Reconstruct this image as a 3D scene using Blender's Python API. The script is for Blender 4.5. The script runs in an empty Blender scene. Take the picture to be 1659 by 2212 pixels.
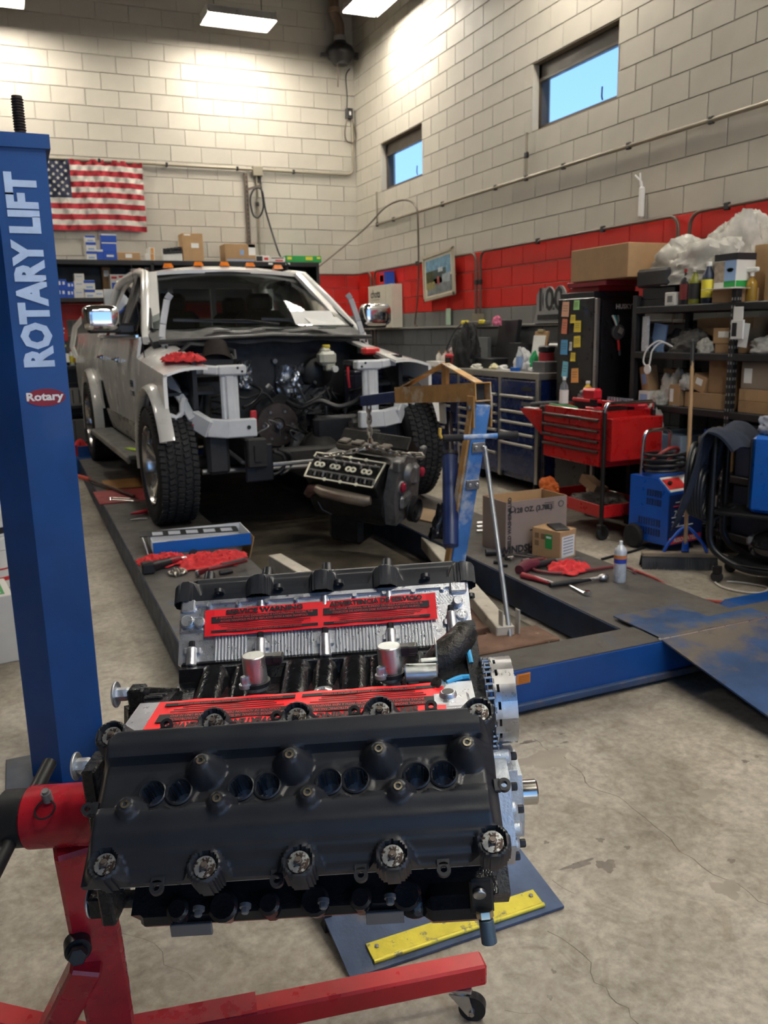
import bpy, bmesh, math, random
from mathutils import Vector, Matrix, Euler, noise as mnoise
random.seed(7)
PI = math.pi
scene = bpy.context.scene
COL = scene.collection

# ------------------------------------------------------------------ camera
FPX, CW, CH = 1810.0, 1659.0, 2212.0
EYE = Vector((0, 0, 1.5))
_y, _p, _r = math.radians(23.2), math.radians(-12.22), math.radians(-1.205)
FW = Vector((math.sin(_y)*math.cos(_p), math.cos(_y)*math.cos(_p), math.sin(_p)))
_r0 = Vector((math.cos(_y), -math.sin(_y), 0)); _u0 = _r0.cross(FW)
RT = _r0*math.cos(_r) + _u0*math.sin(_r); UP = -_r0*math.sin(_r) + _u0*math.cos(_r)
cam = bpy.data.cameras.new('camera'); camo = bpy.data.objects.new('camera', cam); COL.objects.link(camo)
m = Matrix.Identity(4)
for i in range(3): m[i][0], m[i][1], m[i][2], m[i][3] = RT[i], UP[i], -FW[i], EYE[i]
camo.matrix_world = m
cam.sensor_fit = 'HORIZONTAL'; cam.sensor_width = 36.0; cam.lens = 36.0*FPX/CW; cam.clip_start = .02; cam.clip_end = 200
cam.dof.use_dof = True; cam.dof.focus_distance = 1.18; cam.dof.aperture_fstop = 39.3/2.6
scene.camera = camo

# ------------------------------------------------------------------ world, exposure
w = bpy.data.worlds.new('sky'); scene.world = w; w.use_nodes = True
nt = w.node_tree; bg = nt.nodes['Background']
tc = nt.nodes.new('ShaderNodeTexCoord'); sx = nt.nodes.new('ShaderNodeSeparateXYZ'); rp = nt.nodes.new('ShaderNodeValToRGB')
nt.links.new(tc.outputs['Generated'], sx.inputs[0]); nt.links.new(sx.outputs['Z'], rp.inputs[0]); nt.links.new(rp.outputs[0], bg.inputs[0])
rp.color_ramp.elements[0].position = 0.0; rp.color_ramp.elements[0].color = (.26, .46, .78, 1)
rp.color_ramp.elements[1].position = .6; rp.color_ramp.elements[1].color = (.09, .26, .62, 1)
bg.inputs[1].default_value = 1.0
vs = scene.view_settings; vs.view_transform = 'Standard'; vs.look = 'None'; vs.gamma = 1.0; vs.use_curve_mapping = False; vs.exposure = 1.15
scene.cycles.use_denoising = True; scene.cycles.max_bounces = 6
LAMP = 42.0        # emission of the lamp tubes
sun = bpy.data.lights.new('sun', 'SUN'); sun.energy = 9.0; sun.angle = math.radians(.6); sun.color = (1, .95, .88)
suno = bpy.data.objects.new('sun', sun); COL.objects.link(suno); suno.rotation_euler = Vector((.80, .15, -.58)).to_track_quat('-Z', 'Y').to_euler()

# ------------------------------------------------------------------ pixel -> place (a direction plus the surface a thing touches)
def _ray(x, y): return FW + RT*((x-CW/2)/FPX) - UP*((y-CH/2)/FPX)
def Zp(x, y, z=0.0): d = _ray(x, y); return EYE + d*((z-EYE.z)/d.z)
def Yp(x, y, Y): d = _ray(x, y); return EYE + d*(Y/d.y)
def Xp(x, y, X): d = _ray(x, y); return EYE + d*(X/d.x)
def proj(P):
    d = Vector(P)-EYE; z = d.dot(FW)
    return (CW/2+FPX*d.dot(RT)/z, CH/2-FPX*d.dot(UP)/z, z)

# ------------------------------------------------------------------ mesh building
def rotm(rx=0, ry=0, rz=0): return Euler((rx, ry, rz)).to_matrix().to_4x4()
def TR(x=0, y=0, z=0, rx=0, ry=0, rz=0, s=None):
    M_ = Matrix.Translation((x, y, z)) @ rotm(rx, ry, rz)
    return M_ @ Matrix.Diagonal((*s, 1)) if s else M_
def frame(o, zdir, xdir=None):
    z = Vector(zdir).normalized()
    x = Vector(xdir) if xdir else (Vector((1, 0, 0)) if abs(z.x) < .9 else Vector((0, 1, 0)))
    y = z.cross(x).normalized(); x = y.cross(z)
    M_ = Matrix.Identity(4)
    for i in range(3): M_[i][0], M_[i][1], M_[i][2], M_[i][3] = x[i], y[i], z[i], o[i]
    return M_

class MB:
    def __init__(s): s.v = []; s.f = []; s.m = []
    def add(s, V, F, mi=0, M=None):
        o = len(s.v)
        s.v += [tuple(M @ Vector(p)) if M else tuple(p) for p in V]
        s.f += [tuple(i+o for i in f) for f in F]; s.m += [mi]*len(F)
        return s
    def box(s, c, d, mi=0, M=None, b=0.0):
        hx, hy, hz = d[0]/2, d[1]/2, d[2]/2; cx, cy, cz = c
        b = min(b, hx*.98, hy*.98, hz*.98)
        if b <= 0:
            V = [(cx+i*hx, cy+j*hy, cz+k*hz) for i in (-1, 1) for j in (-1, 1) for k in (-1, 1)]
            F = [(0,1,3,2),(4,6,7,5),(0,4,5,1),(2,3,7,6),(0,2,6,4),(1,5,7,3)]
            return s.add(V, F, mi, M)
        V = []; ix = {}
        for i in (-1, 1):
            for j in (-1, 1):
                for k in (-1, 1):
                    for a in range(3):
                        q = [i*(hx-b), j*(hy-b), k*(hz-b)]; q[a] = (i, j, k)[a]*(hx, hy, hz)[a]
                        ix[i, j, k, a] = len(V); V.append((cx+q[0], cy+q[1], cz+q[2]))
        F = []
        for a in range(3):
            o1, o2 = (a+1) % 3, (a+2) % 3
            for sg in (-1, 1):
                l = []
                for (p, q) in ((-1,-1),(1,-1),(1,1),(-1,1)):
                    t = [0, 0, 0]; t[a] = sg; t[o1] = p; t[o2] = q; l.append(ix[t[0], t[1], t[2], a])
                F.append(tuple(l if sg > 0 else l[::-1]))
            for p in (-1, 1):
                for q in (-1, 1):
                    t0 = [0,0,0]; t1 = [0,0,0]; t0[a] = -1; t1[a] = 1
                    for t in (t0, t1): t[o1] = p; t[o2] = q
                    l = [ix[(*t0, o1)], ix[(*t1, o1)], ix[(*t1, o2)], ix[(*t0, o2)]]
                    F.append(tuple(l if p*q > 0 else l[::-1]))
        for i in (-1, 1):
            for j in (-1, 1):
                for k in (-1, 1):
                    l = (ix[i,j,k,0], ix[i,j,k,1], ix[i,j,k,2]); F.append(l if i*j*k > 0 else l[::-1])
        return s.add(V, F, mi, M)
    def lathe(s, prof, M=None, n=20, mi=0, caps=True, arc=2*PI):
        V = []; F = []; k = len(prof); full = arc > 6.28
        nn = n if full else n+1
        for i in range(nn):
            a = arc*i/n
            for (r, z) in prof: V.append((r*math.cos(a), r*math.sin(a), z))
        for i in range(n):
            i2 = (i+1) % nn
            for j in range(k-1): F.append((i*k+j, i2*k+j, i2*k+j+1, i*k+j+1))
        if caps and full:
            if prof[0][0] > 1e-6: F.append(tuple(i*k for i in range(n))[::-1])
            if prof[-1][0] > 1e-6: F.append(tuple(i*k+k-1 for i in range(n)))
        return s.add(V, F, mi, M)
    def cyl(s, p0, p1, r0, r1=None, n=16, mi=0, b=0.0, M=None, caps=True):
        p0 = Vector(p0); p1 = Vector(p1); L = (p1-p0).length; r1 = r0 if r1 is None else r1
        fr = frame(p0, p1-p0); fr = M @ fr if M else fr
        pf = [(r0-b, 0), (r0, b), (r1, L-b), (r1-b, L)] if b > 0 else [(r0, 0), (r1, L)]
        return s.lathe(pf, fr, n, mi, caps)
    def tube(s, pts, r, n=8, mi=0, M=None, caps=True):
        pts = [Vector(p) for p in pts]; V = []; F = []; k = len(pts); up = None
        rr = r if isinstance(r, (list, tuple)) else [r]*k
        for i, p in enumerate(pts):
            t = (pts[min(i+1, k-1)]-pts[max(i-1, 0)]).normalized()
            if up is None: up = Vector((0, 0, 1)) if abs(t.z) < .9 else Vector((1, 0, 0))
            x = t.cross(up)
            if x.length < 1e-4: x = t.orthogonal()
            x.normalize(); y = x.cross(t).normalized(); up = y
            for j in range(n):
                a = 2*PI*j/n; V.append(p + x*(rr[i]*math.cos(a)) + y*(rr[i]*math.sin(a)))
        for i in range(k-1):
            for j in range(n): F.append((i*n+j, i*n+(j+1) % n, (i+1)*n+(j+1) % n, (i+1)*n+j))
        if caps: F.append(tuple(range(n))[::-1]); F.append(tuple((k-1)*n+j for j in range(n)))
        return s.add(V, F, mi, M)
    def prism(s, poly, z0, z1, mi=0, M=None, top=None):
        """poly: outline in xy, counter-clockwise; top: optional scaled outline of the far end"""
        n = len(poly); tp = top or poly
        V = [(x, y, z0) for x, y in poly] + [(x, y, z1) for x, y in tp]
        F = [tuple(range(n))[::-1], tuple(range(n, 2*n))] + [(i, (i+1) % n, n+(i+1) % n, n+i) for i in range(n)]
        return s.add(V, F, mi, M)
    def beam(s, p0, p1, w, h, mi=0, up=(0, 0, 1), b=0.0):
        p0 = Vector(p0); p1 = Vector(p1); d = p1-p0; L = d.length; x = d.normalized()
        y = Vector(up).cross(x).normalized(); z = x.cross(y); M_ = Matrix.Identity(4)
        for i in range(3): M_[i][0], M_[i][1], M_[i][2], M_[i][3] = x[i], y[i], z[i], (p0[i]+p1[i])/2
        return s.box((0, 0, 0), (L, w, h), mi, M_, b)
    def grid(s, fn, nu, nv, mi=0, M=None, wrap=False):
        V = [fn(i/(nu if wrap else nu), j/nv) for i in range(nu if wrap else nu+1) for j in range(nv+1)]; F = []
        for i in range(nu):
            i2 = (i+1) % nu if wrap else i+1
            for j in range(nv): F.append((i*(nv+1)+j, i2*(nv+1)+j, i2*(nv+1)+j+1, i*(nv+1)+j+1))
        return s.add(V, F, mi, M)
    def ball(s, c, r, n=12, mi=0, M=None):
        rs = r if isinstance(r, (list, tuple)) else (r, r, r); k = n//2+1
        pf = [(max(0, math.sin(PI*i/(k-1))), -math.cos(PI*i/(k-1))) for i in range(k)]
        M_ = Matrix.Translation(c) @ Matrix.Diagonal((*rs, 1))
        return s.lathe(pf, M @ M_ if M else M_, n, mi, False)
    def torus(s, R, r, M=None, n=24, k=8, mi=0, arc=2*PI):
        return s.grid(lambda a, b: ((R+r*math.cos(2*PI*b))*math.cos(arc*a), (R+r*math.cos(2*PI*b))*math.sin(arc*a), r*math.sin(2*PI*b)), n, k, mi, M)

def mesh(name, mb, mats, smooth=38):
    me = bpy.data.meshes.new(name); me.from_pydata([tuple(p) for p in mb.v], [], mb.f); 
    for mt in (mats if isinstance(mats, (list, tuple)) else [mats]): me.materials.append(mt)
    if any(mb.m): me.polygons.foreach_set('material_index', mb.m)
    if smooth:
        me.polygons.foreach_set('use_smooth', [True]*len(me.polygons))
        me.set_sharp_from_angle(angle=math.radians(smooth))
    me.update(); return me
def obj(name, mb, mats, parent=None, M=None, smooth=38, label=None, cat=None, group=None, kind=None):
    me = mb if isinstance(mb, bpy.types.Mesh) else mesh(name, mb, mats, smooth)
    o = bpy.data.objects.new(name, me); COL.objects.link(o)
    if parent: o.parent = parent
    if M is not None: o.matrix_local = M
    return tag(o, label, cat, group, kind)
def tag(o, label=None, cat=None, group=None, kind=None):
    if label: o['label'] = label
    if cat: o['category'] = cat
    if group: o['group'] = group
    if kind: o['kind'] = kind
    return o
def thing(name, label, cat, M=None, group=None, kind=None):
    o = bpy.data.objects.new(name, None); COL.objects.link(o); o.empty_display_size = .1
    if M is not None: o.matrix_world = M if isinstance(M, Matrix) else Matrix.Translation(M)
    return tag(o, label, cat, group, kind)
def copy_tree(o, M=None, label=None, parent=None):
    c = o.copy(); COL.objects.link(c); c.parent = parent
    if M is not None: c.matrix_world = M if isinstance(M, Matrix) else Matrix.Translation(M)
    if label: c['label'] = label
    for ch in o.children: copy_tree(ch, None, None, c)
    return c
_txt = {}
def text_mb(s, size, align='CENTER', bold=0.0, sx=1.0, depth=0.0):
    """lettering as flat or extruded mesh, x right, y up, z out"""
    cu = bpy.data.curves.new('t', 'FONT'); cu.body = s; cu.size = size; cu.align_x = align; cu.align_y = 'CENTER'
    cu.offset = bold; cu.extrude = depth; cu.resolution_u = 2
    o = bpy.data.objects.new('t', cu); COL.objects.link(o)
    dg = bpy.context.evaluated_depsgraph_get(); me = o.evaluated_get(dg).to_mesh()
    mb = MB(); mb.add([(v.co.x*sx, v.co.y, v.co.z) for v in me.vertices], [tuple(p.vertices) for p in me.polygons])
    o.evaluated_get(dg).to_mesh_clear(); bpy.data.objects.remove(o); bpy.data.curves.remove(cu)
    return mb
def lettering(name, s, size, mt, parent, M, **k):
    return obj(name, text_mb(s, size, **k), mt, parent, M, smooth=0)

# ------------------------------------------------------------------ materials
_M = {}
def mat(name, col, rough=.5, metal=0.0, var=.12, vs_=5.0, bump=0.0, bs=120.0, wear=None, wear2=None, coat=0.0, spec=.5, rnd=0.0, trans=0.0, emit=None, alpha=None, ior=1.45, rvar=.1, sss=0):
    """procedural principled material: colour mottled by noise, optional worn patches (colour, threshold, scale), fine relief"""
    if name in _M: return _M[name]
    mt = bpy.data.materials.new(name); mt.use_nodes = True; _M[name] = mt
    t = mt.node_tree; N = t.nodes; Lk = t.links.new; b = N['Principled BSDF']
    b.inputs['Metallic'].default_value = metal; b.inputs['Coat Weight'].default_value = coat
    b.inputs['Specular IOR Level'].default_value = spec; b.inputs['IOR'].default_value = ior
    if trans: b.inputs['Transmission Weight'].default_value = trans
    if emit: b.inputs['Emission Color'].default_value = (*emit[0], 1); b.inputs['Emission Strength'].default_value = emit[1]
    if alpha is not None: b.inputs['Alpha'].default_value = alpha
    c = Vector(col[:3]); co = N.new('ShaderNodeTexCoord')
    def noise(sc, det=4, ro=.6):
        n = N.new('ShaderNodeTexNoise'); n.inputs['Scale'].default_value = sc; n.inputs['Detail'].default_value = det; n.inputs['Roughness'].default_value = ro
        Lk(co.outputs['Object'], n.inputs['Vector']); return n.outputs['Fac']
    def ramp(src, p0, p1, c0, c1):
        r = N.new('ShaderNodeValToRGB'); e = r.color_ramp.elements; e[0].position = p0; e[1].position = p1
        e[0].color = (*c0, 1); e[1].color = (*c1, 1); Lk(src, r.inputs[0]); return r.outputs[0]
    def mixc(fac, a, bb, mode='MIX'):
        x = N.new('ShaderNodeMix'); x.data_type = 'RGBA'; x.blend_type = mode
        for sock, val in ((x.inputs[0], fac), (x.inputs[6], a), (x.inputs[7], bb)):
            if hasattr(val, 'is_output') or isinstance(val, bpy.types.NodeSocket): Lk(val, sock)
            elif isinstance(val, (float, int)): sock.default_value = val
            else: sock.default_value = (*val, 1)
        return x.outputs[2]
    if var > 0: out = ramp(noise(vs_), .3, .7, tuple(c*(1-var)), tuple(min(1.0, k) for k in c*(1+var)))
    else: out = None
    rg = None
    for wr in (wear, wear2):
        if wr:
            f = ramp(noise(wr[2], 6, .65), wr[1], min(1, wr[1]+(wr[3] if len(wr) > 3 else .06)), (0, 0, 0), (1, 1, 1))
            out = mixc(f, out if out is not None else tuple(c), wr[0])
    if rnd:
        oi = N.new('ShaderNodeObjectInfo'); g = ramp(oi.outputs['Random'], 0, 1, (1-rnd,)*3, (1+rnd*.3,)*3)
        out = mixc(1.0, out if out is not None else tuple(c), g, 'MULTIPLY')
    if out is not None: Lk(out, b.inputs['Base Color'])
    else: b.inputs['Base Color'].default_value = (*c, 1)
    if rvar and rough > .12:
        mr = N.new('ShaderNodeMapRange'); Lk(noise(vs_*2.3), mr.inputs[0]); mr.inputs[1].default_value = .3; mr.inputs[2].default_value = .7
        mr.inputs[3].default_value = max(.03, rough-rvar); mr.inputs[4].default_value = min(1, rough+rvar); Lk(mr.outputs[0], b.inputs['Roughness'])
    else: b.inputs['Roughness'].default_value = rough
    if bump:
        bp = N.new('ShaderNodeBump'); bp.inputs['Strength'].default_value = bump; bp.inputs['Distance'].default_value = .004
        Lk(noise(bs, 5), bp.inputs['Height']); Lk(bp.outputs[0], b.inputs['Normal'])
    return mt
def srgb(r, g, b):
    f = lambda c: c/255/12.92 if c <= 10 else ((c/255+.055)/1.055)**2.4
    return (f(r), f(g), f(b))

BLK = mat('black_plastic', (.012, .013, .016), .42, var=.2, bump=.05, bs=300)
BLKM = mat('black_metal', (.014, .014, .015), .45, var=.2, vs_=20)
DARK = mat('dark_grime', (.02, .02, .021), .6, var=.35, vs_=14, bump=.25, bs=60)
RUB = mat('tyre_rubber', (.016, .016, .017), .78, var=.2, bump=.2, bs=200)
CHROME = mat('chrome', (.8, .81, .83), .09, 1, var=0)
STEEL = mat('bare_steel', (.5, .5, .51), .32, 1, var=.12, vs_=25)
ALU = mat('cast_aluminium', (.62, .64, .67), .38, .9, var=.1, vs_=30, bump=.25, bs=220)
GREYM = mat('grey_metal', (.2, .2, .205), .4, .5, var=.15, vs_=20)
WHT = mat('white_plastic', (.75, .75, .73), .4, var=.05)
PAPER = mat('white_paper', (.8, .8, .78), .7, var=.04)
CARD = mat('cardboard', (.42, .26, .13), .75, var=.08, vs_=9, rnd=.2)
CARDD = mat('cardboard_dark', (.33, .2, .1), .75, var=.1, vs_=9, rnd=.2)
INK = mat('black_ink', (.02, .02, .022), .6, var=0)
REDRAG = mat('red_shop_cloth', (.62, .035, .04), .85, var=.2, vs_=30, bump=.4, bs=250)
# ------------------------------------------------------------------ the room
XR, YB, XL, YF, ZC = 4.81, 11.99, -9.0, -3.2, 6.6
R5 = 2.326; CO = .2032; BL = .4064
def struct(name, mb, mt, parent=None, **k):
    return obj(name, mb, mt, parent, kind=None if parent else 'structure', **k)
# floor: sealed concrete
def floor_material():
    mt = bpy.data.materials.new('concrete_floor'); mt.use_nodes = True; t = mt.node_tree; N = t.nodes; L = t.links.new; b = N['Principled BSDF']
    co = N.new('ShaderNodeTexCoord')
    def noise(sc, det=6, ro=.6, dist=0):
        n = N.new('ShaderNodeTexNoise'); n.inputs['Scale'].default_value = sc; n.inputs['Detail'].default_value = det; n.inputs['Roughness'].default_value = ro; n.inputs['Distortion'].default_value = dist
        L(co.outputs['Object'], n.inputs['Vector']); return n.outputs['Fac']
    def ramp(src, st):
        r = N.new('ShaderNodeValToRGB'); e = r.color_ramp.elements
        while len(e) < len(st): e.new(.5)
        for k, (p, c) in enumerate(st): e[k].position = p; e[k].color = (*c, 1)
        L(src, r.inputs[0]); return r.outputs[0]
    def mix(f, a, c, mode='MULTIPLY'):
        x = N.new('ShaderNodeMix'); x.data_type = 'RGBA'; x.blend_type = mode
        if isinstance(f, float): x.inputs[0].default_value = f
        else: L(f, x.inputs[0])
        L(a, x.inputs[6]); L(c, x.inputs[7]); return x.outputs[2]
    base = ramp(noise(1.3, 8, .65, .6), [(.30, (.22, .19, .15)), (.5, (.36, .325, .27)), (.70, (.54, .50, .43))])
    fine = ramp(noise(34, 6, .7), [(.32, (.66, .65, .63)), (.62, (1.08, 1.07, 1.05))])
    c = mix(1.0, base, fine)
    streak = ramp(noise(7, 6, .7, 1.4), [(.36, (.66, .63, .58)), (.52, (1, 1, 1))]); c = mix(.75, c, streak)
    spot = ramp(noise(13, 3, .5), [(.24, (.42, .40, .37)), (.29, (1, 1, 1))]); c = mix(.8, c, spot)
    L(c, b.inputs['Base Color'])
    r = ramp(noise(5, 5), [(.3, (.34, .34, .34)), (.7, (.6, .6, .6))]); L(r, b.inputs['Roughness'])
    bp = N.new('ShaderNodeBump'); bp.inputs['Strength'].default_value = .12; bp.inputs['Distance'].default_value = .004; L(noise(60, 6), bp.inputs['Height']); L(bp.outputs[0], b.inputs['Normal'])
    return mt
floor = struct('floor', MB().box(((XL+XR)/2, (YF+YB)/2, -.1), (XR-XL+.6, YB-YF+.6, .2)), floor_material(), label='stained beige concrete shop floor with hairline cracks')
struct('floor_outside', MB().box((-2, -16.3, -.13), (60, 26, .2)), mat('concrete_yard', (.34, .33, .31), .9, bump=.3))
mortar = mat('mortar_paint', srgb(172, 165, 150), .8, var=.06)
P_BEIGE = mat('beige_block_paint', srgb(176, 170, 158), .62, var=.05, vs_=3, bump=.22, bs=70, rnd=.06, wear=(srgb(182, 170, 150), .62, 2.2, .25))
P_RED = mat('red_block_paint', srgb(196, 34, 26), .5, var=.05, vs_=3, bump=.22, bs=70, rnd=.04)
P_GREY = mat('grey_block_paint', srgb(118, 118, 116), .55, var=.05, vs_=3, bump=.22, bs=70, rnd=.05)
P_DGREY = mat('dark_grey_block_paint', srgb(92, 94, 96), .55, var=.06, vs_=3, bump=.22, bs=70, rnd=.05)

WINS = [(9.80, 11.06), (6.12, 7.40)]      # along Y, courses 5..8
def wall_core():
    b = MB(); back = MB()
    t = .2; d = .006
    back.box(((XL+XR)/2, YB+d+t/2, ZC/2), (XR-XL+.6, t, ZC))
    z0, z1 = R5+5*CO, R5+8*CO
    x = XR+d+t/2
    b.box((x, (YF+YB)/2, z0/2), (t, YB-YF, z0)); b.box((x, (YF+YB)/2, (z1+ZC)/2), (t, YB-YF, ZC-z1))
    ys = [YF, WINS[1][0], WINS[1][1], WINS[0][0], WINS[0][1], YB]
    for i in (0, 2, 4): b.box((x, (ys[i]+ys[i+1])/2, (z0+z1)/2), (t, ys[i+1]-ys[i], z1-z0))
    return struct('wall_back', back, mortar, label='tall beige painted block wall at the back of the bay'), struct('wall_right', b, mortar, label='tall painted block wall with two high windows and a red band')
wall_back, wall_right = wall_core()
def row_mat(k, back): 
    if k >= 0: return P_BEIGE
    if k >= -3: return P_RED
    return P_GREY if k == -4 else P_DGREY
def lay(back):
    """every block of a wall: (start, end, course)"""
    out = []
    kmax = int((ZC-R5)/CO); kmin = -12
    for k in range(kmin, kmax+1):
        ph = (0 if k % 2 == 0 else .5) if back else (.5 if k % 2 == 0 else 0)
        n0 = int(((XR-XL) if back else (YB-YF))/BL)+1
        for i in range(n0+1):
            hi = -(i-ph)*BL; lo = hi-BL; hi = min(0, hi); lo = max(lo, (XL-XR) if back else (YF-YB))
            if hi-lo < .05: continue
            segs = [(lo, hi)]
            if not back and 5 <= k < 8:
                for (a, c) in WINS:
                    a -= YB; c -= YB; ns = []
                    for (p, q) in segs:
                        if q <= a or p >= c: ns.append((p, q)); continue
                        if p < a: ns.append((p, a))
                        if q > c: ns.append((c, q))
                    segs = ns
            for (p, q) in segs:
                if q-p > .04: out.append((p, q, k))
    return out
_bm = {}
def block_mesh(L, mt, back):
    key = (round(L, 2), mt.name, back)
    if key not in _bm:
        j = .007; d = .012
        b = MB().box((0, -.0 if back else 0, 0), ((L-j), d, CO-j) if back else (d, L-j, CO-j), 0, None, .003)
        _bm[key] = mesh('block', b, mt, 0)
    return _bm[key]
for back, par in ((True, wall_back), (False, wall_right)):
    L = []
    for (p, q, k) in lay(back):
        zc = R5+(k+.5)*CO
        if back: pos = Vector((XR+(p+q)/2, YB, zc))
        else: pos = Vector((XR-(.02 if k < -4 else 0), YB+(p+q)/2, zc))
        px, py, dz = proj(pos); inn = dz > .3 and -40 < px < CW+40 and -40 < py < CH+40
        L.append(((q-p)/dz/dz if inn else -1, p, q, k, pos))
    L.sort(key=lambda r: -r[0])
    rest = {}
    for n, (sc, p, q, k, pos) in enumerate(L):
        mt = row_mat(k, back)
        hid = back and k < 0 and pos.x < 3.9
        if n < 300 and sc > 0 and not hid: obj('block', block_mesh(q-p, mt, back), None, par, Matrix.Translation(pos))
        else:
            b = rest.setdefault(mt.name, (MB(), mt))[0]; j = .007
            b.box(pos, (q-p-j, .012, CO-j) if back else (.012, q-p-j, CO-j))
    for b, mt in rest.values(): obj('remaining_blocks', b, mt, par, kind='stuff', smooth=0)
# ledge on the right wall
struct('trim_1', MB().box((XR-.03, (YF+YB)/2, R5-4*CO+.012), (.05, YB-YF, .024), 0, None, .004), mat('ledge_paint', srgb(140, 138, 132), .5), label='narrow grey ledge running along the right block wall')
plain = mat('plain_wall_paint', srgb(120, 114, 104), .7, var=.05)
struct('wall_left', MB().box((XL-.1, (YF+YB)/2, ZC/2), (.2, YB-YF+.4, ZC)), plain)
fb = MB()
doors = [(-1.7, -.2), (.2, 4.6)]
xs = [XL]+[v for d in doors for v in d]+[XR]
for i in range(0, len(xs), 2): fb.box(((xs[i]+xs[i+1])/2, YF-.1, ZC/2), (xs[i+1]-xs[i], .2, ZC))
for d in doors: fb.box(((d[0]+d[1])/2, YF-.1, (4.1+ZC)/2), (d[1]-d[0], .2, ZC-4.1))
struct('wall_front', fb, plain, label='front wall with open bay doors behind the photographer')
struct('ceiling', MB().box(((XL+XR)/2, (YF+YB)/2, ZC+.1), (XR-XL+.6, YB-YF+.6, .2)), mat('ceiling_paint', srgb(92, 88, 82), .8))

# ------------------------------------------------------------------ windows
WFR = mat('bronze_window_frame', srgb(70, 62, 54), .4, .3)
GLASS = mat('window_glass', (.95, .98, 1), 0.0, trans=1, var=0, ior=1.02, spec=.3)
for i, (a, c) in enumerate(WINS):
    z0, z1 = R5+5*CO, R5+8*CO; x = XR+.115
    t = thing('window_%d' % (i+1), 'small high window in bronze frame, %s' % ('nearer the corner with the flag wall' if i == 0 else 'the one above the shelving side'), 'window', (x, (a+c)/2, z0), kind='structure')
    del t['category']
    h = z1-z0; wd = c-a; f = MB(); s = .055
    f.box((0, 0, s/2), (.09, wd, s), 0, None, .004); f.box((0, 0, h-.07), (.09, wd, .14), 0, None, .004)
    for sg in (-1, 1): f.box((0, sg*(wd/2-s/2), h/2), (.09, s, h), 0, None, .004)
    f.box((-.04, 0, h-.155), (.05, wd-.1, .03), 0, None, .004)
    obj('window_frame', f, WFR, t)
    obj('pane', MB().box((.02, 0, h/2), (.006, wd-.1, h-.1)), GLASS, t)
    obj('latch', MB().tube([(-.05, -wd*.28, .06), (-.06, -wd*.28, .09), (-.05, -wd*.28+.01, .17)], .007), BLKM, t)
    rv = MB(); rv.box((-.05, wd/2-.004, h/2), (.13, .008, h)); rv.box((-.05, -wd/2+.004, h/2), (.13, .008, h))
    obj('reveal', rv, P_BEIGE, t)
    rv = MB(); rv.box((-.05, 0, h-.004), (.13, wd, .008)); rv.box((-.05, 0, .004), (.13, wd, .008))
    obj('sill', rv, mat('sill_paint', srgb(120, 108, 90), .7), t)

# ------------------------------------------------------------------ lamps
TUBE = mat('lamp_tube', (1, 1, 1), .5, var=0, emit=((1, .94, .83), LAMP))
LAMPM = mat('lamp_housing', (.55, .55, .53), .35, .4)
def make_lamp():
    t = thing('high_bay_lamp', 'x', 'lamp')
    h = MB(); Lx = .86
    h.box((0, 0, .075), (Lx, .34, .012), 0, None, .003)
    for sg in (-1, 1):
        h.add([(-Lx/2, sg*.17, .07), (Lx/2, sg*.17, .07), (Lx/2, sg*.235, -.035), (-Lx/2, sg*.235, -.035), (-Lx/2, sg*.176, .07), (Lx/2, sg*.176, .07), (Lx/2, sg*.241, -.035), (-Lx/2, sg*.241, -.035)],
              [(0,1,2,3),(4,7,6,5),(3,2,6,7),(0,3,7,4),(1,5,6,2)])
        h.box((sg*Lx/2, 0, .02), (.012, .42, .11))
    h.add([(-Lx/2, -.03, .07), (Lx/2, -.03, .07), (Lx/2, 0, -.01), (-Lx/2, 0, -.01), (-Lx/2, .03, .07), (Lx/2, .03, .07)], [(0,1,2,3), (3,2,5,4)])
    obj('housing', h, LAMPM, t)
    for y in (-.155, -.07, .07, .155): obj('tube', MB().cyl((-Lx/2+.01, y, .0), (Lx/2-.01, y, .0), .024, n=10), TUBE, t)
    w_ = MB()
    for sg in (-1, 1): w_.cyl((sg*.3, 0, .08), (sg*.3, 0, 1.35), .006, n=6)
    obj('hanger', w_, BLKM, t)
    return t
lamp0 = make_lamp()
spots = [(2.97, 11.18, 5.30, 0, 'hanging strip lamp glowing in front of the back wall'), (4.28, 10.0, 5.30, PI/2, 'hanging strip lamp glowing in the corner near the small window'),
         (.08, 11.18, 5.24, 0, 'hanging strip lamp on the far side of the lift column')]
spots += [(x, y, 5.25, rz, 'high bay strip lamp added out of view under the ceiling') for x, y, rz in ((4.2, 6.4, PI/2), (4.2, 2.6, PI/2), (-2.6, 6.8, 0), (2.0, 1.0, 0), (1.1, -1.0, 0), (3.0, -1.6, 0))]  # lamps outside the view, added and placed for their light on the bay
for i, (x, y, z, rz, lb) in enumerate(spots):
    M_ = TR(x, y, z, 0, 0, rz)
    if i == 0: lamp0.matrix_world = M_; o = lamp0; o['label'] = lb
    else: o = copy_tree(lamp0, M_, lb)
    o['group'] = 'high bay lamps'
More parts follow.
